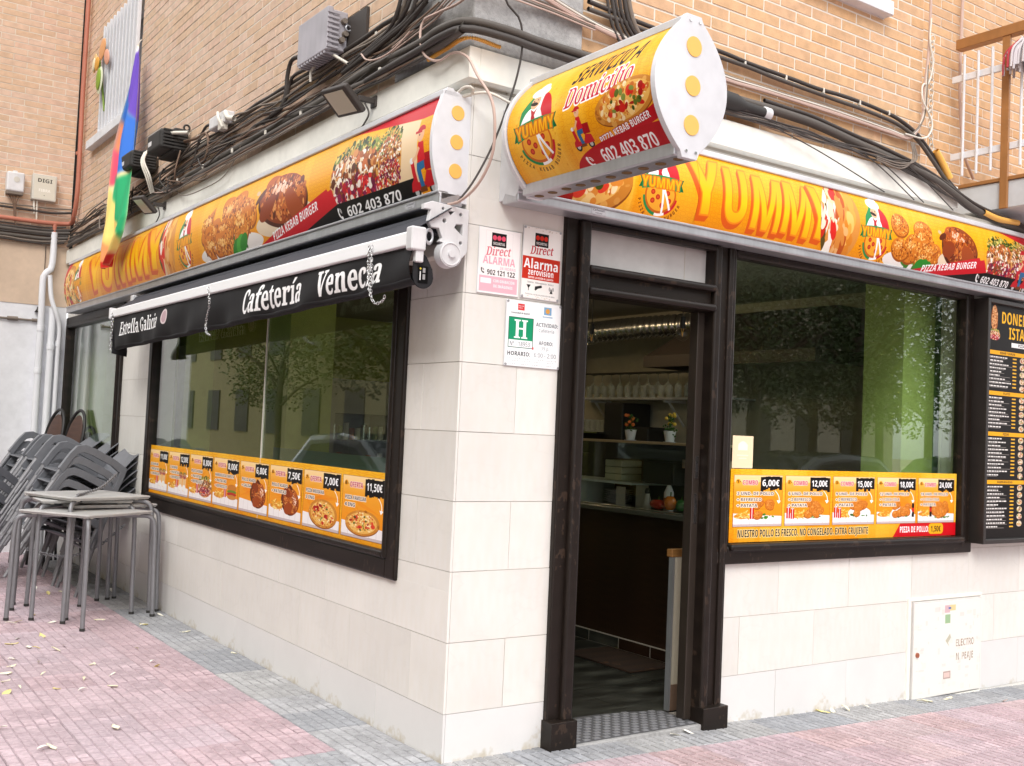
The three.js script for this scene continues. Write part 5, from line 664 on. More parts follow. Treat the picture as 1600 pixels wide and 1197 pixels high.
{ // joint sleeve on the front trunk
  const t = thing('cable_joint', 'bottle-shaped black cable joint with a white collar behind the projecting sign', 'cable joint', V(1.6, 3.36, 0.07)); const g = lathe([[0.0, 0], [0.05, 0.01], [0.055, 0.1], [0.052, 0.28], [0.03, 0.36], [0.03, 0.52], [0.026, 0.53], [0, 0.53]]); g.rotateZ(-Math.PI / 2 - 0.02); g.translate(1.36, 3.35, 0.07); part(t, 'sleeve', uvm(g), M.rubber); const c = lathe([[0.026, 0], [0.036, 0.005], [0.036, 0.05], [0.026, 0.055]]); c.rotateZ(-Math.PI / 2 - 0.02); c.translate(1.87, 3.34, 0.07); part(t, 'collar', uvm(c), M.whitePlastic);
}
// clips
const clipGeo = uvm(new RoundedBoxGeometry(0.011, 0.032, 0.022, 2, 0.004));
const clipNo = (p, label, group) => { const m = solo('cable_clip', label, 'clip', clipGeo, M.cableWhite, group); m.position.copy(p); };
for (const u of [0.95, 1.55, 2.1, 2.62, 3.1]) clipNo(L(u, 3.595, 0.03), 'white clip holding the upper cable on the side wall', 'clips on the side wall');
for (const u of [0.75, 1.2, 1.75, 2.3, 2.9, 3.5, 4.1]) clipNo(L(u, 3.33, 0.1), 'white clip on the trunk cables above the side fascia', 'clips on the side trunk');
for (const x of [1.75, 2.09, 2.42, 2.76, 3.05]) clipNo(R(x, 3.595, 0.035), 'white clip holding the upper cable on the front wall', 'clips on the front wall');
chain('chain', 'slim hanging chain beside the rising cables near the balcony', Rp([[3.5, 4.2, 0.03], [3.5, 3.9, 0.03], [3.5, 3.6, 0.03], [3.52, 3.45, 0.03]]), 0.0035, M.cableWhite, 0.05);
{ // grey cast box with cooling ribs
  const t = thing('metal_box', 'grey ribbed metal box bolted to the side bricks', 'junction box', L(1.52, 3.6, 0)); const bk = part(t, 'housing', bL(1.33, 1.72, 3.6, 3.83, 0.02, 0.115, 0.008), M.greyBox); part(bk, 'lid', bL(1.32, 1.73, 3.59, 3.84, 0.115, 0.15, 0.008), M.greyBox);
  for (let i = 0; i < 8; i++) part(t, 'rib', bL(1.312, 1.32, 3.605 + i * 0.028, 3.617 + i * 0.028, 0.08, 0.15), M.greyBox); for (let i = 0; i < 10; i++) part(t, 'rib', bL(1.35 + i * 0.038, 1.365 + i * 0.038, 3.578, 3.59, 0.06, 0.148), M.greyBox);
  for (const [y, o] of [[3.77, 0.05], [3.7, 0.04], [3.66, 0.06]]) { const g = new THREE.CylinderGeometry(0.016, 0.018, 0.03, 14); g.rotateX(Math.PI / 2); g.translate(-o, y, -1.318); part(t, 'gland', uvm(g), M.cableGrey); } const r = new THREE.TorusGeometry(0.016, 0.005, 6, 14); r.rotateY(0); r.translate(-0.03, 3.73, -1.3); part(t, 'ring', uvm(r), M.alu);
  part(t, 'back_plate', bL(1.1, 1.36, 3.6, 3.8, 0.003, 0.02), M.cable);
  part(t, 'cable_tail', tube(Lp([[1.4, 3.6, 0.08], [1.3, 3.55, 0.09], [1.22, 3.5, 0.06]]), 0.009, 12), M.cableWhite); part(t, 'cable_tail', tube(Lp([[1.62, 3.59, 0.08], [1.63, 3.55, 0.1], [1.63, 3.49, 0.1]]), 0.008, 10), M.cableWhite);
}
function spliceBox(u0, u1, y0, y1, label) {
  const t = thing('splice_box', label, 'junction box', L((u0 + u1) / 2, y0, 0)); const b = part(t, 'body', [bL(u0, u1, y0, y1, 0.02, 0.14, 0.02), bL(u0 + 0.02, u1 - 0.02, y0 + 0.015, y1 - 0.015, 0.13, 0.24, 0.03)], M.rubber); part(b, 'sticker', bL(u1 - 0.16, u1 - 0.07, y1 - 0.12, y1 - 0.085, 0.2395, 0.241), M.whitePlastic);
  for (let i = 0; i < 6; i++) part(t, 'rib', bL(u0 - 0.012, u0 + 0.006, y0 + 0.02 + i * (y1 - y0 - 0.06) / 5, y0 + 0.036 + i * (y1 - y0 - 0.06) / 5, 0.03 + 0.01 * (i % 2), 0.22, 0.004), M.rubber); const g = new THREE.TorusGeometry(0.022, 0.008, 8, 16); g.translate(-0.04, y1 + 0.012, -u0 - 0.01); part(t, 'lug', uvm(g), M.rubber);
}
spliceBox(4.12, 4.52, 3.56, 3.75, 'upper black splice box on the side wall'); spliceBox(4.95, 5.32, 3.56, 3.74, 'black splice box beside the rainbow flag');
for (let i = 0; i < 3; i++) solo('cable_tail', 'white taped cable tail poking from the splice box', 'cable', tube(Lp([[4.92 - i * 0.04, 3.7, 0.14], [4.85 - i * 0.04, 3.6, 0.18], [4.78 - i * 0.05, 3.46, 0.15], [4.8 - i * 0.04, 3.34, 0.1]]), 0.008, 16), M.cableWhite, 'taped tails of the splice box');
solo('cable_tail', 'short white plug on the corner of the upper splice box', 'cable', tube(Lp([[4.16, 3.7, 0.16], [4.1, 3.695, 0.15], [3.95, 3.68, 0.08]]), 0.014, 12), M.cableWhite);
{ const t = thing('small_box', 'small white junction box wrapped in tape on the side wall', 'junction box', L(3.2, 3.56, 0)); part(t, 'body', bL(3.1, 3.42, 3.575, 3.665, 0.02, 0.1, 0.012), M.whitePlastic); part(t, 'tape', [bL(3.12, 3.2, 3.53, 3.6, 0.06, 0.108, 0.006), tube(Lp([[3.24, 3.67, 0.1], [3.15, 3.6, 0.12], [3.12, 3.54, 0.1]]), 0.012, 12), tube(Lp([[3.1, 3.64, 0.09], [3.0, 3.58, 0.1], [2.95, 3.57, 0.08]]), 0.02, 12)], M.cableWhite); }
function flood(u, y, label) {
  const t = thing('floodlight', label, 'floodlight', L(u, y, 0)); const g = new RoundedBoxGeometry(0.17, 0.035, 0.3, 3, 0.012); const p = (g2) => { g2.rotateZ(-0.75); g2.rotateX(0.12); g2.translate(-0.2, y, -u); return uvm(g2); };
  part(t, 'housing', p(g), M.cable); const f = new THREE.BoxGeometry(0.13, 0.004, 0.22); f.translate(0, -0.0185, 0); part(t, 'lens', p(f), std([0.55, 0.52, 0.4], 0.3)); const r = []; for (let i = 0; i < 7; i++) { const q = new THREE.BoxGeometry(0.15, 0.014, 0.006); q.translate(0, 0.02, -0.1 + i * 0.033); r.push(q); } part(t, 'fins', p(mg(r)), M.cable);
  part(t, 'arm', [bL(u - 0.11, u - 0.09, y - 0.015, y + 0.015, 0.06, 0.16, 0.004), bL(u - 0.12, u - 0.06, y - 0.03, y + 0.03, 0.058, 0.07, 0.004)], M.cable); part(t, 'flex', tube(Lp([[u - 0.1, y - 0.02, 0.12], [u - 0.15, y - 0.09, 0.12], [u - 0.1, y - 0.15, 0.13]]), 0.005, 12), M.cable);
}
flood(0.96, 3.2, 'black floodlight under the cables above the kebab picture'); flood(4.6, 3.2, 'black floodlight beside the lower end of the flag');
// neighbour's wall: boxes, pipes, wires
const NB = (x, y, o = 0) => V(x, y, -8.08 + o);
{ const t = thing('meter_box', 'small white box with rounded top on the neighbouring wall', 'meter box', NB(-0.62, 3.76)); part(t, 'case', box(-0.705, -0.53, 3.79, 4.0, -8.08, -7.98, 0.02), M.whitePlastic); part(t, 'base', box(-0.7, -0.535, 3.76, 3.8, -8.08, -7.99, 0.01), M.cableGrey); part(t, 'hook', box(-0.645, -0.6, 3.995, 4.02, -8.06, -8.02, 0.006), M.whitePlastic); const g = new THREE.CylinderGeometry(0.03, 0.03, 0.006, 20); g.rotateX(Math.PI / 2); g.translate(-0.61, 3.92, -7.98); part(t, 'dial', uvm(g), M.cream); for (let i = 0; i < 4; i++) part(t, 'lead', tube([NB(-0.68 + i * 0.04, 3.77, 0.05), NB(-0.63 + i * 0.012, 3.68, 0.06), NB(-0.6 + i * 0.006, 3.5 - i * 0.03, 0.05)], 0.005, 12), pick2([M.cable, M.cableBrown])); }
{ const t = thing('fibre_box', 'beige operator box lettered on the neighbouring wall beside the white one', 'meter box', NB(-0.33, 3.74)); part(t, 'case', box(-0.455, -0.21, 3.74, 4.02, -8.08, -7.99, 0.012), M.cream); const tx = canvas(192, 224, (x) => { x.fillStyle = '#d8d3c4'; x.fillRect(0, 0, 192, 224); txt(x, 'DIGI', 96, 46, 52, { fill: '#3c3a36', sx: 1.2 }); txt(x, '▪ ▪ ▪', 96, 80, 18, { fill: '#8a877e' }); txt(x, 'FIBRA', 96, 142, 38, { fill: '#f2efe6' }); ell(x, 96, 190, 5, 5, 0, '#8a8476'); }); const g = new THREE.PlaneGeometry(0.21, 0.245); g.translate(-0.333, 3.88, -7.989); part(t, 'lettering', g, print(tx)); part(t, 'lead', [tube([NB(-0.42, 3.74, 0.04), NB(-0.42, 3.68, 0.05), NB(-0.41, 3.6, 0.04)], 0.012, 8), tube([NB(-0.39, 3.74, 0.04), NB(-0.39, 3.66, 0.05), NB(-0.38, 3.5, 0.03)], 0.01, 8)], M.cableWhite); }
{ const t = thing('red_pipe', 'rust red pipe running along the neighbouring wall and up the corner', 'pipe', NB(0, 3.5)); part(t, 'pipe', [tube([NB(-1.3, 3.5, 0.05), NB(-0.7, 3.51, 0.05), NB(-0.23, 3.517, 0.05), NB(-0.04, 3.54, 0.06), V(-0.045, 3.58, -7.9), V(-0.045, 3.75, -7.8), V(-0.05, 5.0, -7.8), V(-0.05, 6.8, -7.8)], 0.024, 60, 10), rod(NB(-0.2, 3.4, 0.05), NB(-0.2, 3.52, 0.05), 0.026)], M.redPipe); part(t, 'collar', rod(V(-0.05, 4.25, -7.8), V(-0.05, 4.28, -7.8), 0.034), M.redPipe); }
{ const t = thing('white_downpipe', 'bent white downpipe below the red pipe', 'pipe', NB(-0.2, 0)); part(t, 'pipe', tube([NB(-0.2, 3.42, 0.06), NB(-0.202, 3.1, 0.06), NB(-0.215, 3.02, 0.06), NB(-0.275, 2.96, 0.06), NB(-0.285, 2.88, 0.06), NB(-0.28, 2.5, 0.06), NB(-0.275, 0, 0.06)], 0.034, 60, 12), M.white); for (const y of [2.35, 1.9]) part(t, 'collar', rod(NB(-0.279, y, 0.06), NB(-0.279, y + 0.06, 0.06), 0.042), M.white); }
{ const t = thing('white_downpipe', 'slim white pipe hugging the far window frame', 'pipe', NB(-0.1, 0)); part(t, 'pipe', tube([NB(-0.23, 2.95, 0.12), NB(-0.2, 2.7, 0.12), NB(-0.15, 2.56, 0.12), NB(-0.1, 2.42, 0.1), NB(-0.095, 2.1, 0.08), NB(-0.095, 0, 0.08)], 0.024, 60, 10), M.white); part(t, 'collar', rod(NB(-0.095, 2.2, 0.08), NB(-0.095, 2.26, 0.08), 0.03), M.white); }
{ const t = thing('white_downpipe', 'straight white pipe between the bent one and the slim one', 'pipe', NB(-0.17, 0)); part(t, 'pipe', rod(NB(-0.17, 0, 0.05), NB(-0.165, 2.6, 0.05), 0.036, 14), M.white); part(t, 'collar', rod(NB(-0.166, 2.16, 0.05), NB(-0.166, 2.22, 0.05), 0.042, 14), M.white); }
for (const [k, y, r, m] of [[0, 3.63, 0.014, 'cable'], [1, 3.66, 0.009, 'cableGrey'], [2, 3.43, 0.016, 'cable'], [3, 3.4, 0.02, 'conduit'], [4, 3.37, 0.013, 'cable'], [5, 3.34, 0.02, 'conduit'], [6, 3.31, 0.012, 'cableGrey'], [7, 3.46, 0.008, 'cable'], [8, 3.29, 0.01, 'cable']]) cable('dark cable running along the neighbouring wall beside the red pipe', [NB(-1.3, y - 0.02 + rr(-0.01, 0.01), 0.05), NB(-0.7, y, 0.05), NB(-0.3, y + rr(-0.01, 0.02), 0.05), NB(-0.02 - 0.01 * k, y + 0.03, 0.08)], r, M[m], 0.004, 'cables on the neighbouring wall');
cable('thin black wire ending in a black cap on the white wall', [NB(-0.27, 3.27, 0.02), NB(-0.27, 3.0, 0.02), NB(-0.29, 2.8, 0.02), NB(-0.3, 2.6, 0.02)], 0.004, M.cable, 0);
{ const t = thing('wire_cap', 'black rubber cap at the end of a hanging wire', 'cap', NB(-0.305, 2.55)); const g = lathe([[0.0, 0.06], [0.015, 0.06], [0.02, 0.03], [0.04, 0.0], [0.0, 0]]); g.translate(-0.305, 2.55, -8.05); part(t, 'cap', uvm(g), M.rubber); }
cable('grey jointed cable running level across the white wall', [NB(-1.3, 2.45, 0.02), NB(-0.67, 2.46, 0.02), NB(-0.3, 2.46, 0.02)], 0.012, M.cableGrey, 0); solo('cable_joint', 'dark joint on the level cable of the white wall', 'cable joint', [rod(NB(-0.6, 2.462, 0.02), NB(-0.5, 2.464, 0.02), 0.022), rod(NB(-0.36, 2.463, 0.02), NB(-0.31, 2.463, 0.02), 0.018)], M.cableGrey);
solo('wall_socket', 'dark socket low on the white neighbouring wall', 'socket', [box(-0.75, -0.66, 1.2, 1.5, -8.08, -8.04, 0.006), box(-0.735, -0.675, 1.3, 1.4, -8.04, -8.03, 0.004)], M.cableGrey);

// ---------- rainbow flag and wind flower on the barred window ----------
{
  const t = thing('rainbow_flag', 'rainbow flag hanging limp from the barred window', 'flag', L(5.5, 4.7, 0)); // left and right edge of the hanging cloth, from the top down
  const rowsF = [[5.56, 5.50, 4.80, 0.09], [5.58, 5.44, 4.62, 0.1], [5.60, 5.38, 4.38, 0.12], [5.66, 5.30, 4.10, 0.15], [5.68, 5.18, 3.88, 0.18], [5.62, 5.06, 3.62, 0.21], [5.56, 4.98, 3.38, 0.24], [5.50, 4.90, 3.14, 0.27], [5.44, 4.94, 3.0, 0.28], [5.42, 5.1, 2.86, 0.28], [5.4, 5.28, 2.76, 0.28]];
  const at = (k, b) => { const f = (1 - b) * (rowsF.length - 1), i = Math.min(rowsF.length - 2, Math.floor(f)), q = f - i; return rowsF[i][k] * (1 - q) + rowsF[i + 1][k] * q; };
  const tx = canvas(256, 1024, (x, w, h) => { x.fillStyle = '#f0dca0'; x.fillRect(0, 0, w, h); x.filter = 'blur(7px)'; const P2 = (p, c) => poly(x, p.map((q) => [q[0] * w, q[1] * h]), c);
    P2([[0, 0], [1, 0], [1, 0.09], [0, 0.14]], '#f2f0ee'); P2([[0, 0.06], [1, 0.02], [1, 0.34], [0.62, 0.27], [0.3, 0.23], [0, 0.2]], '#6a48b8'); P2([[0, 0.16], [0.4, 0.23], [0.62, 0.27], [1, 0.33], [1, 0.5], [0.45, 0.54], [0, 0.44]], '#2c6cc8'); P2([[0, 0.28], [0.3, 0.36], [0.3, 0.5], [0, 0.54]], '#f09060'); P2([[0, 0.4], [0.28, 0.46], [0.2, 0.54], [0, 0.54]], '#e04a68'); P2([[0.1, 0.5], [0.45, 0.56], [1, 0.52], [1, 0.86], [0.7, 0.74], [0.2, 0.62]], '#1ea468'); P2([[0, 0.55], [0.2, 0.6], [0.7, 0.72], [1, 0.84], [1, 0.9], [0.5, 0.92], [0, 0.8]], '#f4d478'); P2([[0, 0.78], [0.5, 0.9], [1, 0.9], [0.8, 0.97], [0, 0.97]], '#f0a468'); P2([[0, 0.95], [0.4, 0.955], [1, 0.92], [1, 1], [0, 1]], '#d82820'); });
  part(t, 'cloth', sheet(14, 50, (a, b) => { const u = at(0, b) + (at(1, b) - at(0, b)) * a; return L(u, at(2, b) + 0.03 * (a - 0.5) * (1 - b), at(3, b) + (0.035 * Math.sin(a * 9 + b * 4) + 0.02 * Math.sin(a * 17 - b * 6)) * Math.min(1, (1 - b) * 3 + 0.1)); }, 0.002), std([1, 1, 1], 0.8, { map: tx })); part(t, 'tie', tube(Lp([[5.55, 4.8, 0.09], [5.56, 4.86, 0.06], [5.6, 4.88, 0.04]]), 0.004, 8), M.cableWhite);
}
{
  const t = thing('wind_flower', 'peach and green toy flower tied to the window bars', 'decoration', L(6.9, 5.0, 0.06)); const pet = (du, dy, a, b, r, c, o = 0.09) => { const g = new THREE.SphereGeometry(1, 16, 10); g.scale(0.012, b, a); g.rotateX(r); g.translate(-o, 5.0 + dy, -(6.9 + du)); part(t, 'petal', uvm(g), std(c, 0.6)); };
  pet(0.24, 0.06, 0.09, 0.1, 0.2, [0.75, 0.5, 0.22]); pet(0.2, 0.03, 0.045, 0.07, 0.3, [0.8, 0.72, 0.5], 0.11); pet(-0.04, 0.13, 0.13, 0.1, -0.4, [0.78, 0.38, 0.16]); pet(-0.24, 0.0, 0.12, 0.07, 0.6, [0.75, 0.36, 0.24]); pet(0.02, -0.01, 0.09, 0.07, 0.1, [0.72, 0.36, 0.05], 0.12); pet(-0.05, -0.19, 0.11, 0.14, 0, [0.75, 0.78, 0.55], 0.1); pet(-0.05, -0.18, 0.08, 0.11, 0, [0.25, 0.38, 0.03], 0.115); part(t, 'stalk', tube(Lp([[6.9, 5.02, 0.1], [6.85, 4.9, 0.1], [6.83, 4.7, 0.07], [6.8, 4.5, 0.05]]), 0.012, 14), std([0.2, 0.3, 0.05], 0.7));
}
// ---------- balcony ----------
{
  const X = 4.22, t = thing('balcony', 'pale slab balcony with brown handrail and white railings at the top corner', 'balcony', V(X, 3.16, 0)); part(t, 'slab', box(X, 7.2, 3.165, 3.352, -0.345, 1.1, 0.006), std([0.66, 0.69, 0.72], 0.9, { map: T.plaster })); part(t, 'tile_edge', box(X - 0.012, 7.2, 3.353, 3.378, -0.344, 1.115, 0.003), M.brown);
  part(t, 'handrail', [box(X - 0.03, X + 0.045, 4.352, 4.425, -0.248, 1.1, 0.005), box(X + 0.046, 7.2, 4.352, 4.425, 1.03, 1.1, 0.005)], M.brown); part(t, 'post', box(X - 0.024, X - 0.002, 3.16, 4.352, 0.1, 0.155, 0.003), M.brown); part(t, 'post', box(X - 0.024, X - 0.002, 3.16, 4.352, 0.98, 1.03, 0.003), M.brown);
  for (const y of [4.15, 3.59]) part(t, 'rail', box(X + 0.0, X + 0.02, y - 0.024, y + 0.024, -0.29, 1.06, 0.003), M.white); for (let i = 0; i < 12; i++) part(t, 'baluster', rod(V(X - 0.008, 3.44, -0.19 + i * 0.106), V(X - 0.008, 4.31, -0.19 + i * 0.106), 0.0095, 8), M.white); 
}
{ const t = thing('mop', 'grey and red string mop head drying over the balcony railing', 'mop', V(4.2, 4.1, 0.25)); const gs = [], rd = []; for (let i = 0; i < 90; i++) { const a = rr(0, 6.28), r = rr(0.02, 0.1), zc = 0.27, yc = 4.27; const p0 = V(4.19 + Math.cos(a) * r * 0.3, yc + rr(-0.02, 0.03), zc + Math.sin(a) * r * 0.4), p1 = V(4.19 + Math.cos(a) * r, yc - 0.06, zc + Math.sin(a) * r * 1.3), p2 = V(4.19 + Math.cos(a) * (r + 0.02), yc - rr(0.14, 0.22), zc + Math.sin(a) * (r * 1.4)); (i % 9 === 0 ? rd : gs).push(tube([p0, p1, p2], 0.009, 8, 5)); } part(t, 'strings', gs.map((g) => uvm(g)), std([0.6, 0.56, 0.58], 0.95), true); part(t, 'red_strings', rd.map((g) => uvm(g)), std([0.5, 0.06, 0.08], 0.95), true); part(t, 'handle', rod(V(4.19, 4.27, 0.27), V(4.3, 4.9, 0.55), 0.012), M.whitePlastic); }
cable('pale washing line hanging down behind the balcony bars', [V(4.35, 6.2, -0.31), V(4.36, 5, -0.31), V(4.36, 4.0, -0.31), V(4.45, 3.6, -0.31), V(4.55, 3.5, -0.31)], 0.012, M.cablePink, 0.002);
// ---------- stacked tables and chairs ----------
const localParts = new WeakSet();
function lpart(parent, name, geo, mat) { const m = new THREE.Mesh(Array.isArray(geo) ? mg(geo) : geo, mat); m.name = pname(parent, name); m.castShadow = m.receiveShadow = true; parent.add(m); return m; }
function copyOf(proto, label) { const c = proto.clone(); c.name = numbered(proto.name.replace(/_\d+$/, '')); c.userData = { ...proto.userData, label }; scene.add(c); return c; }
{
  const S = 0.325, F = 0.35, H = 0.79; // half widths of top and feet, height
  const t = new THREE.Group(); t.name = numbered('cafe_table'); scene.add(t); tag(t, 'grey cafe table with pierced white top, uppermost of the stacked tables', 'table', 'cafe tables stacked by the side window');
  const topG = new RoundedBoxGeometry(2 * S, 0.014, 2 * S, 3, 0.006); topG.translate(0, H, 0); lpart(t, 'tabletop', uvm(topG), M.tabletop);
  const rim = []; for (let k = 0; k < 4; k++) { const g = new THREE.BoxGeometry(2 * S - 0.02, 0.008, 0.008); g.translate(0, H - 0.011, S - 0.012); g.rotateY(k * Math.PI / 2); rim.push(g); } lpart(t, 'rim', rim.map((g) => uvm(g)), M.tabletop);
  for (let k = 0; k < 4; k++) {
    const a = Math.PI / 4 + k * Math.PI / 2, dx = Math.sign(Math.cos(a)), dz = Math.sign(Math.sin(a)); const leg = lpart(t, 'leg', tube([V(dx * 0.12, H - 0.032, dz * 0.12), V(dx * 0.24, H - 0.031, dz * 0.24), V(dx * 0.305, H - 0.036, dz * 0.305), V(dx * 0.328, H - 0.06, dz * 0.328), V(dx * 0.336, H - 0.11, dz * 0.336), V(dx * 0.343, 0.35, dz * 0.343), V(dx * F, 0.012, dz * F)], 0.0165, 40, 10), M.tubeGrey);
    lpart(leg, 'foot_cap', rod(V(dx * F, 0, dz * F), V(dx * F, 0.018, dz * F), 0.019, 10), M.rubber); const pd = new THREE.BoxGeometry(0.045, 0.02, 0.045); pd.translate(dx * 0.25, H - 0.016, dz * 0.25); lpart(leg, 'pad', uvm(pd), M.cream);
  }
  const spots = [[-0.56, -4.34, 0.93, 0.32, 'grey cafe table with white top, uppermost of the stacked tables'], [-0.6, -4.46, 0.0, 0.0, 'grey cafe table second from the top of the table stack'], [-0.46, -4.44, 0.55, 0.2, 'grey cafe table third from the top of the table stack'], [-0.62, -4.07, 0.2, -0.99, 'lowest cafe table of the stack, one leg reaching out in front']];
  spots.forEach(([x, z, , rot, label], i) => { const o = i ? copyOf(t, label) : t; o.userData.label = label; o.position.set(x, 0, z); o.rotation.y = rot; const s = 1.115 - 0.042 * i; o.scale.set(1, s, 1); });
}
chain('chain', 'dark locking chain looped over the stacked table tops', [V(-0.25, 1.02, -4.75), V(-0.42, 0.93, -4.5), V(-0.62, 0.9, -4.2), V(-0.72, 0.885, -4.0), V(-0.75, 0.8, -3.99), V(-0.74, 0.72, -4.02)], 0.004, M.tubeGrey, 0.032);
chain('chain', 'dark locking chain strung between the chair legs under the tables', [V(-0.9, 0.42, -5.0), V(-0.6, 0.36, -4.8), V(-0.35, 0.42, -4.85), V(-0.1, 0.58, -5.0)], 0.004, M.tubeGrey, 0.032);
{ // moulded armchair with tube legs, facing +z
  const t = new THREE.Group(); t.name = numbered('stacking_armchair'); scene.add(t); tag(t, '', 'chair', 'grey armchairs stacked against the side wall');
  const G = M.chairGrey, w = 0.25;
  lpart(t, 'seat', sheet(10, 12, (a, b) => { const z = 0.24 - 0.46 * b; return V(-w + 2 * w * (1 - a) , 0.455 - 0.025 * Math.sin(a * Math.PI) * Math.sin(b * 2.6) - 0.05 * Math.pow(1 - b, 6) + 0.02 * b, z); }, 0.012), G);
  lpart(t, 'backrest', sheet(14, 12, (a, b) => { const y = 0.53 + 0.41 * b, s = (a - 0.5) * 2, hw = 0.25 - 0.035 * b; return V(hw * s, y + 0.025 * (1 - s * s) * b, -0.19 - 0.15 * b - 0.035 * (1 - s * s) + 0.03 * Math.sin(b * 3)); }, 0.012), G);
  for (const s of [-1, 1]) {
    const o = [[-0.235, 0.6], [-0.225, 0.66], [-0.1, 0.685], [0.08, 0.697], [0.165, 0.69], [0.218, 0.655], [0.24, 0.58], [0.262, 0.44], [0.222, 0.42], [0.205, 0.55], [0.185, 0.61], [0.15, 0.638], [0.08, 0.645], [-0.1, 0.635], [-0.19, 0.61], [-0.205, 0.55], [-0.21, 0.44], [-0.245, 0.44]];
    const g = extrude(o.map((q) => [q[0], q[1]]), 0.045, 0.004); g.rotateY(-Math.PI / 2); g.translate(s * 0.265 + 0.0225, 0, 0); const ar = lpart(t, 'armrest', g, G);
    lpart(t, 'leg', [rod(V(s * 0.262, 0.46, 0.235), V(s * 0.27, 0.2, 0.26), 0.021, 10), rod(V(s * 0.27, 0.22, 0.259), V(s * 0.275, 0, 0.275), 0.0145, 10)], M.tubeGrey); lpart(t, 'leg', [rod(V(s * 0.262, 0.46, -0.225), V(s * 0.268, 0.2, -0.27), 0.021, 10), rod(V(s * 0.268, 0.22, -0.268), V(s * 0.272, 0, -0.31), 0.0145, 10)], M.tubeGrey);
  }
  lpart(t, 'stretcher', rod(V(-0.262, 0.43, -0.2), V(0.262, 0.43, -0.2), 0.012, 8), M.tubeGrey);
  const ORD = ['topmost', 'second', 'third', 'fourth', 'fifth', 'sixth', 'seventh'];
  let first = true; const stack = (x, z, n, lean, yaw, name, s = 1.12, y0 = 0.1) => {
    for (let i = 0; i < n; i++) { const lab = 'grey plastic armchair, ' + ORD[i] + (i ? ' from the top' : '') + ' of the ' + name; const o = first ? t : copyOf(t, lab); first = false; o.userData.label = lab; const k = n - 1 - i; o.rotation.set(0, -Math.PI / 2 + yaw, -lean, 'ZYX'); o.scale.setScalar(s); o.position.set(x + 0.03 * k + rr(-0.01, 0.01), y0 + k * 0.093, z + rr(-0.012, 0.012)); }
  };
  stack(-0.76, -5.27, 6, 0.43, 0.05, 'chair stack nearest the tables', 1.0, 0.08); stack(-0.78, -5.95, 6, 0.45, -0.05, 'middle chair stack', 1.02, 0.12); stack(-0.8, -6.6, 6, 0.45, 0.04, 'rear chair stack', 1.02, 0.12); stack(-1.35, -6.3, 4, 0.6, 0.3, 'low stack tipped at the picture edge', 1.02, 0.1);
}
{ // cushioned oval-backed chairs behind the stacks
  const t = new THREE.Group(); t.name = numbered('oval_back_chair'); scene.add(t); tag(t, 'brown oval-backed chair behind the grey stacks, nearer the far window frame', 'chair');
  const ring = []; for (let i = 0; i < 28; i++) { const a = i / 28 * 6.2832; ring.push(V(0.2 * Math.cos(a), 0.98 + 0.3 * Math.sin(a), -0.22 - 0.06 * Math.sin(a))); } lpart(t, 'back_frame', tube(ring, 0.016, 60, 8, true), M.black);
  const pd = new THREE.SphereGeometry(1, 24, 14); pd.scale(0.17, 0.27, 0.025); pd.rotateX(-0.2); pd.translate(0, 0.97, -0.215); lpart(t, 'back_pad', uvm(pd), M.wicker); const st = lathe([[0, 0.44], [0.2, 0.44], [0.22, 0.46], [0.21, 0.49], [0, 0.5]], 28); lpart(t, 'seat', uvm(st), M.wicker);
  for (const [a, b] of [[1, 1], [1, -1], [-1, 1], [-1, -1]]) lpart(t, 'leg', tube([V(a * 0.15, 0.45, b * 0.15), V(a * 0.19, -0.23, b * 0.2)], 0.013), M.black);
  t.position.set(-0.3, 0.24, -7.05); t.rotation.set(0, -1.38, 0); const c = copyOf(t, 'brown oval-backed chair behind the grey stacks, nearer the white pipes'); c.position.set(-0.42, 0.24, -7.4); c.rotation.y = -1.38; const d = copyOf(t, 'third oval-backed chair, mostly hidden behind its neighbour'); d.position.set(-0.22, 0.08, -6.95); d.rotation.y = -1.35;
}
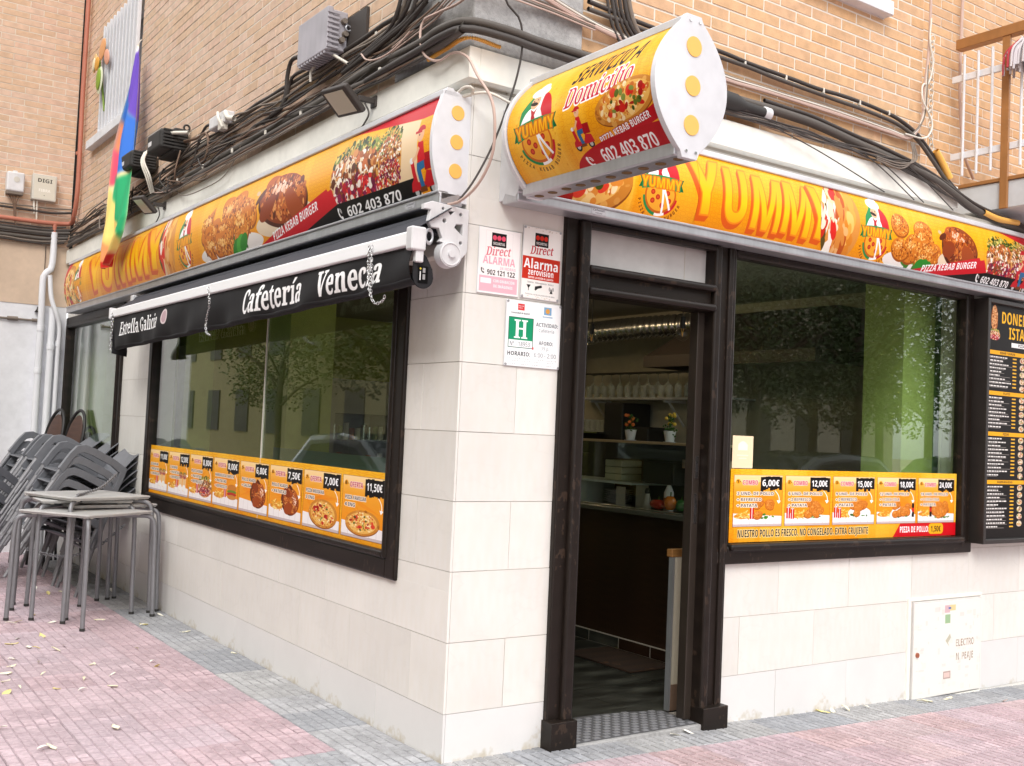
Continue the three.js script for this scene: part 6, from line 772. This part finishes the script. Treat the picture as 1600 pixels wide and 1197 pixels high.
// ---------- fallen leaves ----------
{
  const leafG = [0, 1, 2, 3].map((k) => uvm(sheet(8, 3, (a, b) => { const w = Math.sin(Math.PI * Math.pow(a, 0.8)) * (0.012 + 0.004 * k) + 0.0012; return V((a - 0.5) * (0.085 + 0.01 * k), 0.006 + 0.012 * Math.sin(a * 2.6 + k) + (b - 0.5) ** 2 * 0.03, (b - 0.5) * 2 * w + 0.01 * (k % 2) * Math.sin(a * 3)); }, 0.0008)));
  const mats = [[0.82, 0.77, 0.58], [0.84, 0.81, 0.7], [0.8, 0.75, 0.55], [0.72, 0.62, 0.26], [0.86, 0.83, 0.76]].map((c) => std(c, 0.8, { side: THREE.DoubleSide }));
  const put = (x, z, lab, grp, y = 0) => { const m = solo('fallen_leaf', lab, 'leaf', leafG[Math.floor(rnd() * 4)], mats[Math.floor(rnd() * 5)], grp); m.position.set(x, gy(x) + y, z); m.rotation.set(rr(-0.25, 0.25), rr(0, 6.28), rr(-0.25, 0.25)); m.scale.setScalar(rr(0.45, 0.85)); };
  const A = [[-1.10, -4.0], [-1.05, -4.06], [-1.21, -3.32], [-1.16, -3.48], [-1.14, -3.16], [-1.10, -3.12], [-1.0, -3.01], [-0.94, -3.12], [-1.28, -2.87], [-1.32, -2.68], [-1.39, -2.49], [-1.41, -2.32], [-1.2, -2.4], [-1.17, -2.68], [-0.9, -2.55], [-0.86, -2.24], [-1.09, -1.94], [-1.2, -2.04], [-0.93, -1.96], [-1.45, -2.03], [-1.43, -0.97], [-1.48, -0.96], [-1.12, -1.16], [-0.57, -2.46], [-0.58, -2.33], [-0.55, -2.87], [-0.3, -3.64], [-0.52, -3.94], [-0.84, -3.96], [-0.1, -3.3], [-1.03, -2.18], [-1.37, -2.14], [-1.58, -1.36], [-0.65, -5.56], [-0.61, -5.24], [-0.51, -5.25], [-0.11, -5.22], [-0.07, -3.98], [-0.28, -3.67], [-0.03, -2.52], [-1.0, -3.5], [-0.9, -4.3]];
  for (const [x, z] of A) put(x, z, 'pale yellow leaf lying on the pink paving beside the tables', 'fallen leaves on the side pavement');
  for (const [x, z] of [[1.75, 0.03], [2.67, 0.05], [2.59, 0.035], [2.78, 0.045], [2.96, 0.06], [3.47, 0.1], [3.53, 0.09], [3.7, 0.1], [3.78, 0.09], [4.09, 0.28], [1.35, 0.1], [1.45, 0.09]]) put(x, z, 'dry leaf lying at the foot of the front wall', 'fallen leaves along the front wall');
}
// ---------- inside the bar ----------
{
  const t = thing('bar_counter', 'dark wood bar counter inside the doorway', 'counter', V(2.75, 0, -3)); part(t, 'front_panel', box(2.46, 3.0, 0.0, 0.955, -5.6, -0.95), M.counter); part(t, 'worktop', box(2.41, 3.1, 0.956, 0.992, -5.65, -0.9, 0.006), phy([0.3, 0.3, 0.28], 0.15, { metalness: 0.7 })); const sk = part(t, 'skirting', box(2.44, 2.459, 0.0, 0.08, -5.6, -0.95), M.grout); for (let i = 0; i < 14; i++) part(sk, 'tile', box(2.4365, 2.4395, 0.005, 0.076, -5.58 + i * 0.33, -5.26 + i * 0.33), pick2([M.cableBrown, M.slate, M.counter]));
  solo('doormat', 'brown patterned doormat on the slate floor', 'doormat', box(2.0, 2.4, 0.002, 0.014, -1.68, -1.0, 0.003), std([0.13, 0.065, 0.03], 0.95, { map: T.chip }));
  const dc = thing('display_case', 'curved glass display case on the bar counter', 'display case', V(2.7, 0.992, -2.3)); // along the counter
  part(dc, 'glass', [box(2.5, 2.503, 0.995, 1.455, -2.3, -0.95)], M.clear); const arc = []; part(dc, 'curved_end', sheet(2, 16, (a, b) => { const th = b * Math.PI / 2; return V(2.5 + a * 0.4, 1.0 + 0.455 * Math.sin(th), -2.32 - 0.35 * Math.cos(th) + 0.35 * 0); }, 0.003), M.clear);
  part(dc, 'top_board', box(2.46, 2.92, 1.455, 1.472, -2.3, -0.94, 0.003), phy([0.4, 0.3, 0.18], 0.35)); part(dc, 'back_frame', box(2.9, 2.92, 0.992, 1.455, -2.6, -0.94), M.black); part(dc, 'shelf', box(2.5, 2.88, 1.155, 1.17, -2.62, -1.62, 0.003), std([0.42, 0.5, 0.46], 0.4)); part(dc, 'shelf_end', box(2.52, 2.86, 0.993, 1.155, -2.42, -2.22, 0.002), std([0.4, 0.46, 0.42], 0.5)); part(dc, 'steel_tray', box(2.49, 2.86, 0.993, 1.0, -2.2, -0.98, 0.002), M.steel);
  const pl = thing('plate_stack', 'stack of white plates under the display shelf', 'plates', V(2.68, 0.993, -1.97)); for (let i = 0; i < 6; i++) { const g = lathe([[0, 0.004], [0.06, 0.004], [0.105, 0.018], [0.108, 0.021], [0.06, 0.01], [0, 0.01]], 26); g.translate(2.68, 1.0 + i * 0.016, -1.97); part(pl, 'plate', uvm(g), M.whitePlastic); }
  const pot = (z, fl, label, y = 1.472) => { const p = thing('flower_pot', label, 'potted plant', V(2.56, y, z)); const g = lathe([[0, 0], [0.03, 0], [0.043, 0.075], [0.04, 0.077], [0.036, 0.06], [0, 0.06]], 24); g.translate(2.56, y + 0.004, z); part(p, 'pot', uvm(g), M.whitePlastic); const d = lathe([[0, 0], [0.04, 0], [0.045, 0.006], [0, 0.004]], 20); d.translate(2.56, y, z); part(p, 'saucer', uvm(d), M.whitePlastic); const lv = []; for (let i = 0; i < 60; i++) { const a = rr(0, 6.28), r = rr(0, 0.05), h = rr(0.075, 0.19) - r * 0.7, g2 = new THREE.SphereGeometry(0.012, 5, 4); g2.scale(1, 0.35, 0.6); g2.rotateZ(rr(-1, 1)); g2.rotateY(a); g2.translate(2.56 + Math.cos(a) * r, y + h, z + Math.sin(a) * r); lv.push(uvm(g2)); } part(p, 'foliage', lv, std([0.05, 0.13, 0.02], 0.8), true); for (let i = 0; i < 9; i++) { const a = rr(0, 6.28), r = rr(0.01, 0.045), g2 = new THREE.SphereGeometry(0.013, 10, 8); g2.translate(2.56 + Math.cos(a) * r, y + rr(0.11, 0.2), z + Math.sin(a) * r); part(p, 'bloom', uvm(g2), std(fl, 0.6)); } };
  pot(-1.72, [0.7, 0.16, 0.03], 'white pot of orange-red flowers on the display case'); pot(-1.31, [0.75, 0.5, 0.06], 'white pot of yellow flowers on the display case');
  const veg = (name, label, z, c, s, lob) => { const g = new THREE.SphereGeometry(1, 24, 18), p = g.attributes.position; for (let i = 0; i < p.count; i++) { const a = Math.atan2(p.getZ(i), p.getX(i)), k = 1 + 0.09 * Math.cos(lob * a); p.setXYZ(i, p.getX(i) * k, p.getY(i) * (1 - 0.18 * Math.exp(-8 * (p.getX(i) ** 2 + p.getZ(i) ** 2))), p.getZ(i) * k); } g.computeVertexNormals(); g.scale(...s); g.translate(2.56, 1.0 + s[1], z); const v = thing(name, label, 'pepper', V(2.56, 1, z)); part(v, 'flesh', uvm(g), phy(c, 0.2, { clearcoat: 0.6 })); part(v, 'stalk', tube([V(2.56, 1.0 + s[1] * 1.75, z), V(2.555, 1.0 + s[1] * 2.2, z + 0.01), V(2.545, 1.0 + s[1] * 2.35, z + 0.02)], 0.006, 8), std([0.1, 0.18, 0.03], 0.7)); };
  veg('pepper', 'glossy red pepper at the counter edge', -1.4, [0.5, 0.02, 0.01], [0.05, 0.038, 0.062], 3); veg('pepper', 'orange pepper between the red and green ones', -1.28, [0.62, 0.16, 0.01], [0.046, 0.055, 0.046], 4); veg('pepper', 'dark green pepper on the counter tray', -1.17, [0.02, 0.1, 0.02], [0.044, 0.045, 0.046], 4); veg('pepper', 'yellow pepper partly hidden by the door edge', -1.07, [0.62, 0.32, 0.01], [0.042, 0.048, 0.042], 4);
  { const s = thing('salt_shaker', 'glass shaker on the counter', 'shaker', V(2.62, 1, -1.58)); const g = lathe([[0, 0], [0.026, 0], [0.028, 0.05], [0.018, 0.09], [0.018, 0.11], [0, 0.115]], 18); g.translate(2.62, 1.0, -1.58); part(s, 'body', uvm(g), M.cream); const c = lathe([[0, 0.14], [0.014, 0.138], [0.02, 0.115], [0.02, 0.1], [0, 0.1]], 18); c.translate(2.62, 1.0, -1.58); part(s, 'cap', uvm(c), M.black); }
  { const s = thing('sauce_bottle', 'white sauce bottle with a red band on the counter', 'bottle', V(2.62, 1, -1.36)); const g = lathe([[0, 0], [0.035, 0], [0.035, 0.12], [0.014, 0.17], [0.008, 0.21], [0, 0.21]], 18); g.translate(2.62, 1.0, -1.36); part(s, 'body', uvm(g), M.whitePlastic); const b = lathe([[0.0355, 0.05], [0.036, 0.05], [0.036, 0.085], [0.0355, 0.085]], 18); b.translate(2.62, 1.0, -1.36); part(s, 'band', uvm(b), M.rust); }
  solo('price_card', 'pale price cards leaning on the counter', 'card', [box(2.6, 2.604, 1.0, 1.13, -1.9, -1.8), box(2.66, 2.664, 1.0, 1.16, -1.75, -1.62)], M.cream);
  solo('box', 'flat cardboard box under the display top', 'box', box(2.6, 2.86, 1.3, 1.36, -1.22, -0.98, 0.003), std([0.35, 0.26, 0.2], 0.9, { map: T.scuff }));
  // back bar
  const sh = thing('wall_shelf', 'white wall shelf carrying rows of glasses', 'shelf', V(4.5, 1.87, -3.9)); part(sh, 'board', box(4.32, 4.618, 1.865, 1.885, -4.75, -2.4, 0.003), M.whitePlastic); for (const z of [-4.4, -3.3]) part(sh, 'bracket', [box(4.34, 4.618, 1.84, 1.864, z, z + 0.02), rod(V(4.4, 1.85, z + 0.01), V(4.61, 1.62, z + 0.01), 0.012)], M.whitePlastic); part(sh, 'hanging_rack', box(4.34, 4.5, 2.128, 2.136, -4.55, -2.6), M.black);
  const glassware = phy([0.9, 0.92, 0.9], 0.12, { transmission: 0.75, thickness: 0, ior: 1.5 }); const tg = lathe([[0, 0], [0.03, 0], [0.034, 0.12], [0.032, 0.12], [0.028, 0.008], [0, 0.008]], 16), wg = lathe([[0.0, 0], [0.035, 0.002], [0.005, 0.01], [0.004, 0.08], [0.03, 0.11], [0.038, 0.15], [0.03, 0.2], [0.028, 0.2], [0.036, 0.15], [0.028, 0.113], [0, 0.085]], 18); wg.rotateX(Math.PI); uvm(tg); uvm(wg);
  for (let i = 0; i < 15; i++) { const m = solo('tumbler', 'clear tumbler standing on the wall shelf', 'glass', tg, glassware, 'tumblers on the wall shelf'); m.position.set(4.4, 1.886, -4.6 + i * 0.12); }
  for (let i = 0; i < 13; i++) { const m = solo('wine_glass', 'stemmed glass hanging upside down above the tumblers', 'glass', wg, glassware, 'glasses hanging above the wall shelf'); m.position.set(4.45, 2.127, -4.48 + i * 0.14); }
  const cm = thing('coffee_machine', 'black coffee machine with cups on top behind the bar', 'coffee machine', V(4.3, 1.0, -4.3)); part(cm, 'body', [box(4.1, 4.58, 1.02, 1.32, -4.86, -3.95, 0.02), box(4.3, 4.58, 1.32, 1.52, -4.86, -3.95, 0.01)], M.black); part(cm, 'top_tray', box(4.08, 4.58, 1.52, 1.535, -4.8, -3.95), M.steel); part(cm, 'group_head', [rod(V(4.18, 1.32, -4.6), V(4.18, 1.22, -4.6), 0.035, 14), rod(V(4.18, 1.32, -4.25), V(4.18, 1.22, -4.25), 0.035, 14)], M.steel); part(cm, 'steam_wand', tube([V(4.12, 1.4, -4.0), V(4.05, 1.36, -3.99), V(4.04, 1.2, -3.98)], 0.008, 12), M.steel);
  for (let i = 0; i < 8; i++) { const m = solo('cup', 'small glass stacked on the coffee machine', 'cup', tg, glassware, 'glasses on the coffee machine'); m.position.set(4.3, 1.537, -4.7 + i * 0.085); }
  for (let i = 0; i < 7; i++) { const b = thing('bottle', 'dark bottle in the row on the back counter', 'bottle', V(4.25, 1.02, -3.3 + i * 0.13), 'bottles on the back counter'), h = 0.24 + 0.05 * (i % 3), g = lathe([[0, 0], [0.036, 0], [0.037, h * 0.6], [0.014, h * 0.78], [0.013, h], [0, h]], 16); g.translate(4.25, 1.02, -3.3 + i * 0.13); part(b, 'body', uvm(g), phy([[0.03, 0.06, 0.02], [0.1, 0.04, 0.01], [0.02, 0.02, 0.03]][i % 3], 0.1)); const l = lathe([[0.0372, h * 0.15], [0.0378, h * 0.15], [0.0378, h * 0.45], [0.0372, h * 0.45]], 16); l.translate(4.25, 1.02, -3.3 + i * 0.13); part(b, 'label', uvm(l), M.cream); }
  { const b = thing('food_tubs', 'pile of pale green food tubs inside the display case', 'tubs', V(2.7, 1.17, -1.95)); for (let i = 0; i < 3; i++) part(b, 'tub', box(2.6, 2.8, 1.172 + i * 0.052, 1.22 + i * 0.052, -2.04, -1.85, 0.006), std([0.5, 0.52, 0.36], 0.5)); }
  solo('toaster', 'dark snack toaster inside the display case', 'toaster', [box(2.6, 2.84, 1.175, 1.33, -1.6, -1.3, 0.01), box(2.595, 2.6, 1.2, 1.3, -1.58, -1.32)], M.black);
  solo('coffee_grinder', 'tall black appliance beside the coffee machine', 'appliance', [box(4.2, 4.58, 1.02, 1.83, -4.0, -3.72, 0.02), box(4.25, 4.58, 1.02, 1.6, -3.7, -3.4, 0.02)], M.black);
  const bb = thing('back_counter', 'dark back counter under the shelf', 'counter', V(4.3, 0, -3.5)); part(bb, 'body', box(4.06, 4.615, 0, 1.0, -7.0, -1.1), M.counter); part(bb, 'worktop', box(4.03, 4.615, 1.001, 1.019, -7.0, -1.08), M.black);
  const hd = thing('extractor_hood', 'dark metal extractor hood over the kitchen', 'extractor hood', V(4.2, 2.2, -2.3)); const hp = new THREE.BufferGeometry(); { const b = [[3.75, 2.22, -2.92], [4.6, 2.22, -2.92], [4.6, 2.22, -1.05], [3.75, 2.22, -1.05]], u = [[4.2, 2.6, -2.6], [4.6, 2.6, -2.6], [4.6, 2.6, -1.2], [4.2, 2.6, -1.2]], P = [], tri = (a, c, d) => P.push(...a, ...c, ...d); for (let i = 0; i < 4; i++) { const j = (i + 1) % 4; tri(b[i], u[i], u[j]); tri(b[i], u[j], b[j]); } tri(u[0], u[1], u[2]); tri(u[0], u[2], u[3]); hp.setAttribute('position', new THREE.Float32BufferAttribute(P, 3)); hp.computeVertexNormals(); } const hm = std([0.1, 0.08, 0.07], 0.45, { metalness: 0.5, side: THREE.DoubleSide }); part(hd, 'canopy', uvm(hp), hm); part(hd, 'lip', [box(3.74, 3.76, 2.12, 2.22, -2.93, -1.04), box(3.76, 4.6, 2.12, 2.22, -2.93, -2.91), box(3.76, 4.6, 2.12, 2.22, -1.06, -1.04)], hm);
  const du = thing('vent_duct', 'ribbed silver ventilation duct under the ceiling', 'duct', V(3.6, 2.45, -4)); { const c = new THREE.CatmullRomCurve3([V(4.0, 2.5, -5.5), V(4.0, 2.5, -4.4), V(4.1, 2.53, -3.5), V(4.35, 2.56, -2.7)]), g = new THREE.TubeGeometry(c, 220, 0.1, 16), p = g.attributes.position, n = g.attributes.normal; for (let i = 0; i <= 220; i++) for (let j = 0; j <= 16; j++) { const k = i * 17 + j, s = 0.009 * Math.sin(i * 1.26); p.setXYZ(k, p.getX(k) + n.getX(k) * s, p.getY(k) + n.getY(k) * s, p.getZ(k) + n.getZ(k) * s); } g.computeVertexNormals(); part(du, 'tube', uvm(g), std([0.7, 0.7, 0.7], 0.25, { metalness: 1 })); }
  const bulb = (z, yb, label) => { const t2 = thing('pendant_bulb', label, 'lamp', V(2.5, 2.75, z)); const g = new THREE.SphereGeometry(0.048, 24, 18); g.translate(2.5, yb, z); part(t2, 'globe', uvm(g), M.clear); part(t2, 'cap', rod(V(2.5, yb + 0.042, z), V(2.5, yb + 0.12, z), 0.019, 14), M.black); part(t2, 'flex', rod(V(2.5, yb + 0.12, z), V(2.5, 2.75, z), 0.004), M.black); part(t2, 'filament', [tube([V(2.49, yb + 0.04, z), V(2.488, yb - 0.015, z + 0.01), V(2.5, yb + 0.02, z), V(2.512, yb - 0.015, z - 0.01), V(2.51, yb + 0.04, z)], 0.0015, 20)], M.orange); };
  bulb(-2.14, 2.225, 'clear globe bulb on a long flex, seen in the doorway beside the post'); bulb(-1.16, 2.215, 'clear globe bulb hanging nearest the door edge'); bulb(-3.4, 2.22, 'clear globe bulb seen through the side window');
  solo('wall_cabinet', 'brown wall cabinet behind the hanging bulb', 'cabinet', [box(4.3, 4.61, 2.16, 2.5, -5.2, -4.86, 0.006), rod(V(4.32, 2.12, -5.0), V(4.32, 2.16, -5.0), 0.012)], std([0.12, 0.075, 0.045], 0.6, { map: T.wood }));
  // seen through the side window: drinks fridge, door panel, shelves
  const fr = thing('drinks_fridge', 'glass-fronted drinks fridge holding cans and bottles', 'fridge', V(3.4, 0, -6.9)); part(fr, 'cabinet', [box(2.45, 3.25, 0, 2.0, -7.15, -7.08), box(2.45, 2.5, 0, 2.0, -7.08, -6.55), box(3.2, 3.25, 0, 2.0, -7.08, -6.55), box(2.5, 3.2, 1.62, 2.0, -7.08, -6.55), box(2.5, 3.2, 0, 0.2, -7.08, -6.55)], std([0.25, 0.25, 0.22], 0.5)); part(fr, 'door_glass', box(2.5, 3.2, 0.2, 1.62, -6.56, -6.555), M.clear); for (let s = 0; s < 4; s++) { part(fr, 'shelf', box(2.5, 3.2, 0.3 + s * 0.34, 0.31 + s * 0.34, -7.06, -6.6), M.steel); for (let i = 0; i < 9; i++) { const m = solo('drink_can', 'drink can standing in the glass-fronted fridge', 'can', rod(V(0, 0, 0), V(0, rr(0.12, 0.2), 0), 0.03, 12), pick2([M.rust, M.orange, M.whitePlastic, M.steel, M.greenDeep]), 'cans in the drinks fridge'); m.position.set(2.56 + i * 0.073, 0.312 + s * 0.34, -6.68); } }
  solo('serving_screen', 'low frosted screen behind the side window glass', 'screen', box(0.6, 0.61, 0.0, 1.3, -3.6, -0.9), phy([0.25, 0.36, 0.32], 0.35));
  for (const [x, z] of [[1.6, -2.5], [3.2, -2.6], [1.6, -4.2], [1.4, -5.6], [3.3, -5.4]]) { const d = thing('downlight', 'small round lit downlight in the bar ceiling', 'lamp', V(x, 2.745, z), 'downlights in the bar ceiling'); part(d, 'trim', rod(V(x, 2.742, z), V(x, 2.75, z), 0.055, 22), M.whitePlastic); part(d, 'lens', rod(V(x, 2.739, z), V(x, 2.742, z), 0.042, 22), std([0.9, 0.85, 0.75], 0.5, { emissive: new THREE.Color(1, 0.86, 0.62), emissiveIntensity: 2.2 })); const l = new THREE.PointLight(0xffdfae, 0.16, 0, 2); l.position.set(x, 2.7, z); l.shadow.radius = 2; l.castShadow = true; scene.add(l); }
}
// ---------- the street behind the camera, mirrored in the glass ----------
{
  ground('road', [box(-12, -3.2, -0.15, -0.026, -60, 60), box(-3.2, 60, -0.27, -0.24, 5.6, 12)].map((g) => g), M.road);
  const leafMat = std([0.05, 0.085, 0.02], 0.7, { side: THREE.DoubleSide });
  const t = new THREE.Group(); t.name = numbered('street_tree'); scene.add(t); tag(t, 'leafy street tree beyond the road, mirrored in the front window', 'tree', 'street trees mirrored in the windows');
  const tr = [tube([V(0, -0.3, 0), V(0.05, 1.2, 0.02), V(0, 2.6, 0.06), V(0.1, 4.2, 0)], 0.13, 20, 9)]; for (let i = 0; i < 7; i++) { const a = i * 0.9, h = 2.4 + i * 0.3; tr.push(tube([V(0.03, h, 0.03), V(Math.cos(a) * 0.8, h + 0.8, Math.sin(a) * 0.8), V(Math.cos(a) * 1.7, h + 1.3, Math.sin(a) * 1.7)], 0.05, 10, 6)); } lpart(t, 'trunk', tr.map((g) => uvm(g)), M.bark);
  const P = [], N = []; for (let c = 0; c < 120; c++) { const a = rr(0, 6.28), cy = rr(2.7, 7.8), r = Math.sqrt(rnd()) * 2.7 * Math.sqrt(Math.max(0.05, 1 - ((cy - 5.2) / 2.8) ** 2)) * (0.75 + 0.4 * vnoise(a * 1.3, cy, 64, 5)), cx = Math.cos(a) * r, cz = Math.sin(a) * r; for (let i = 0; i < 110; i++) { const p = V(rr(-1, 1), rr(-1, 1), rr(-1, 1)); if (p.length() > 1) continue; p.multiplyScalar(0.62).add(V(cx, cy, cz)); const d = V(rr(-1, 1), rr(-0.7, 0.5), rr(-1, 1)).normalize().multiplyScalar(0.075), e = V(rr(-1, 1), rr(-1, 1), rr(-1, 1)).cross(d).normalize().multiplyScalar(0.035); for (const q of [p.clone().sub(d), p.clone().add(e), p.clone().add(d), p.clone().sub(d), p.clone().add(d), p.clone().sub(e)]) P.push(q.x, q.y, q.z); } }
  const lg = new THREE.BufferGeometry(); lg.setAttribute('position', new THREE.Float32BufferAttribute(P, 3)); lg.computeVertexNormals(); lpart(t, 'crown', lg, leafMat);
  const spots = [[8.6, 11.6], [12.2, 12.4], [15.8, 12.6], [19.4, 12.4], [23, 12.8], [10.4, 15], [14, 15.4], [17.6, 15.6], [21.4, 15.4], [25, 15.8], [-7.4, -13.6], [-9.2, -17.6], [-11.9, -31], [30, 14]]; spots.forEach(([x, z], i) => { const o = i ? copyOf(t, 'leafy street tree mirrored in the window glass') : t; o.userData.label = 'leafy street tree mirrored in the window glass'; o.position.set(x, -0.2, z); o.rotation.y = i * 1.3; o.scale.setScalar(0.9 + 0.05 * (i % 4)); });
  const house = (name, label, x0, x1, z0, z1, h, m, faces) => { const b = thing(name, label, 'building', V(x0, 0, z0)); part(b, 'wall', box(x0, x1, -0.4, h, z0, z1), m); part(b, 'roof', box(x0 - 0.3, x1 + 0.3, h, h + 0.3, z0 - 0.3, z1 + 0.3), M.concrete); for (const f of faces) f(b); return b; };
  const cream = std([0.5, 0.46, 0.36], 0.9, { map: T.plaster }), ochre = std([0.3, 0.26, 0.13], 0.9, { map: T.plaster });
  house('apartment_block', 'pale apartment block across the front street', 2, 40, 26, 36, 14, cream, [(b) => { for (let i = 0; i < 12; i++) for (let j = 0; j < 4; j++) part(b, 'window', box(3.2 + i * 3, 4.6 + i * 3, 1 + j * 3.2, 2.8 + j * 3.2, 25.94, 26.05), M.rubber); }]);
  house('apartment_block', 'ochre apartment block across the side street', -24, -14, -50, 20, 13, ochre, [(b) => { for (let i = 0; i < 18; i++) for (let j = 0; j < 4; j++) part(b, 'window', box(-14.05, -13.94, 1 + j * 3.2, 2.8 + j * 3.2, -48 + i * 3.6, -46.5 + i * 3.6), M.rubber); }]);
  { const a = thing('shop_awning', 'dark shop awning lettered in white across the side street', 'awning', V(-13.5, 3, -20)); part(a, 'canopy', box(-13.95, -12.6, 3.1, 3.7, -24, -15, 0.02), M.navy); const tx = canvas(512, 96, (x) => { x.fillStyle = '#1a1a1e'; x.fillRect(0, 0, 512, 96); txt(x, 'PAN', 256, 50, 92); }); const g = new THREE.PlaneGeometry(4, 0.56); g.rotateY(Math.PI / 2); g.translate(-12.59, 3.4, -19.5); part(a, 'lettering', g, print(tx)); }
  // parked cars
  const c = new THREE.Group(); c.name = numbered('parked_car'); scene.add(c); tag(c, 'dark parked car mirrored in the window glass', 'car', 'cars parked along the street');
  const paint = phy([0.05, 0.06, 0.065], 0.25, { clearcoat: 1 }); const side = [[-2.1, 0.3], [-2.12, 0.75], [-1.95, 0.92], [-1.2, 1.0], [-0.5, 1.42], [0.2, 1.5], [1.2, 1.45], [1.85, 1.05], [2.08, 0.95], [2.1, 0.32]]; const bg = extrude(side, 1.5, 0.1); bg.translate(0, 0, -0.75); lpart(c, 'body', bg, paint);
  for (const s of [-1, 1]) { const g = extrude([[-1.0, 1.02], [-0.42, 1.38], [0.25, 1.44], [1.1, 1.39], [1.5, 1.06]], 0.01); g.translate(0, 0, s * 0.86 - 0.005); lpart(c, 'side_window', g, M.black); } const ws = new THREE.BoxGeometry(0.02, 0.74, 1.36); ws.rotateZ(-1.0); ws.translate(-0.93, 1.27, 0); lpart(c, 'windscreen', uvm(ws), phy([0.02, 0.025, 0.03], 0.05));
  for (const [x, z] of [[-1.3, 0.8], [1.3, 0.8], [-1.3, -0.8], [1.3, -0.8]]) { const g = new THREE.CylinderGeometry(0.32, 0.32, 0.2, 24); g.rotateX(Math.PI / 2); g.translate(x, 0.32, z); const w = lpart(c, 'wheel', uvm(g), M.rubber); const h = new THREE.CylinderGeometry(0.19, 0.19, 0.21, 16); h.rotateX(Math.PI / 2); h.translate(x, 0.32, z); lpart(w, 'rim', uvm(h), M.alu); }
  for (const z of [-0.55, 0.55]) { const g = new RoundedBoxGeometry(0.08, 0.14, 0.34, 2, 0.03); g.translate(-2.16, 0.72, z); lpart(c, 'headlight', uvm(g), M.whitePlastic); }
  [[8.0, 8.9, 0], [13.2, 9, 0], [18.4, 9, 0], [23.6, 9, 0], [-5.4, -10.6, 1.57]].forEach(([x, z, r], i) => { const o = i ? copyOf(c, 'dark parked car mirrored in the window glass') : c; o.position.set(x, -0.23, z); o.rotation.y = r; });
  const lp = thing('lamp_post', 'pale lamp post mirrored in the front window', 'lamp post', V(6.9, -0.2, 7.4)); part(lp, 'pole', rod(V(6.9, -0.2, 7.4), V(6.9, 3.1, 7.4), 0.09, 14, 0.08), M.whitePlastic); part(lp, 'base', rod(V(6.9, -0.2, 7.4), V(6.9, 0.1, 7.4), 0.14, 14), M.whitePlastic);
  const sg = thing('road_sign', 'triangular road sign mirrored in the front window', 'road sign', V(12, -0.2, 10.5)); part(sg, 'pole', rod(V(12, -0.2, 10.5), V(12, 2.2, 10.5), 0.03), M.alu); const tg2 = new THREE.CylinderGeometry(0.4, 0.4, 0.02, 3); tg2.rotateX(Math.PI / 2); tg2.translate(12, 2.4, 10.46); part(sg, 'plate', uvm(tg2), M.whitePlastic);
}
renderer.render(scene, camera);
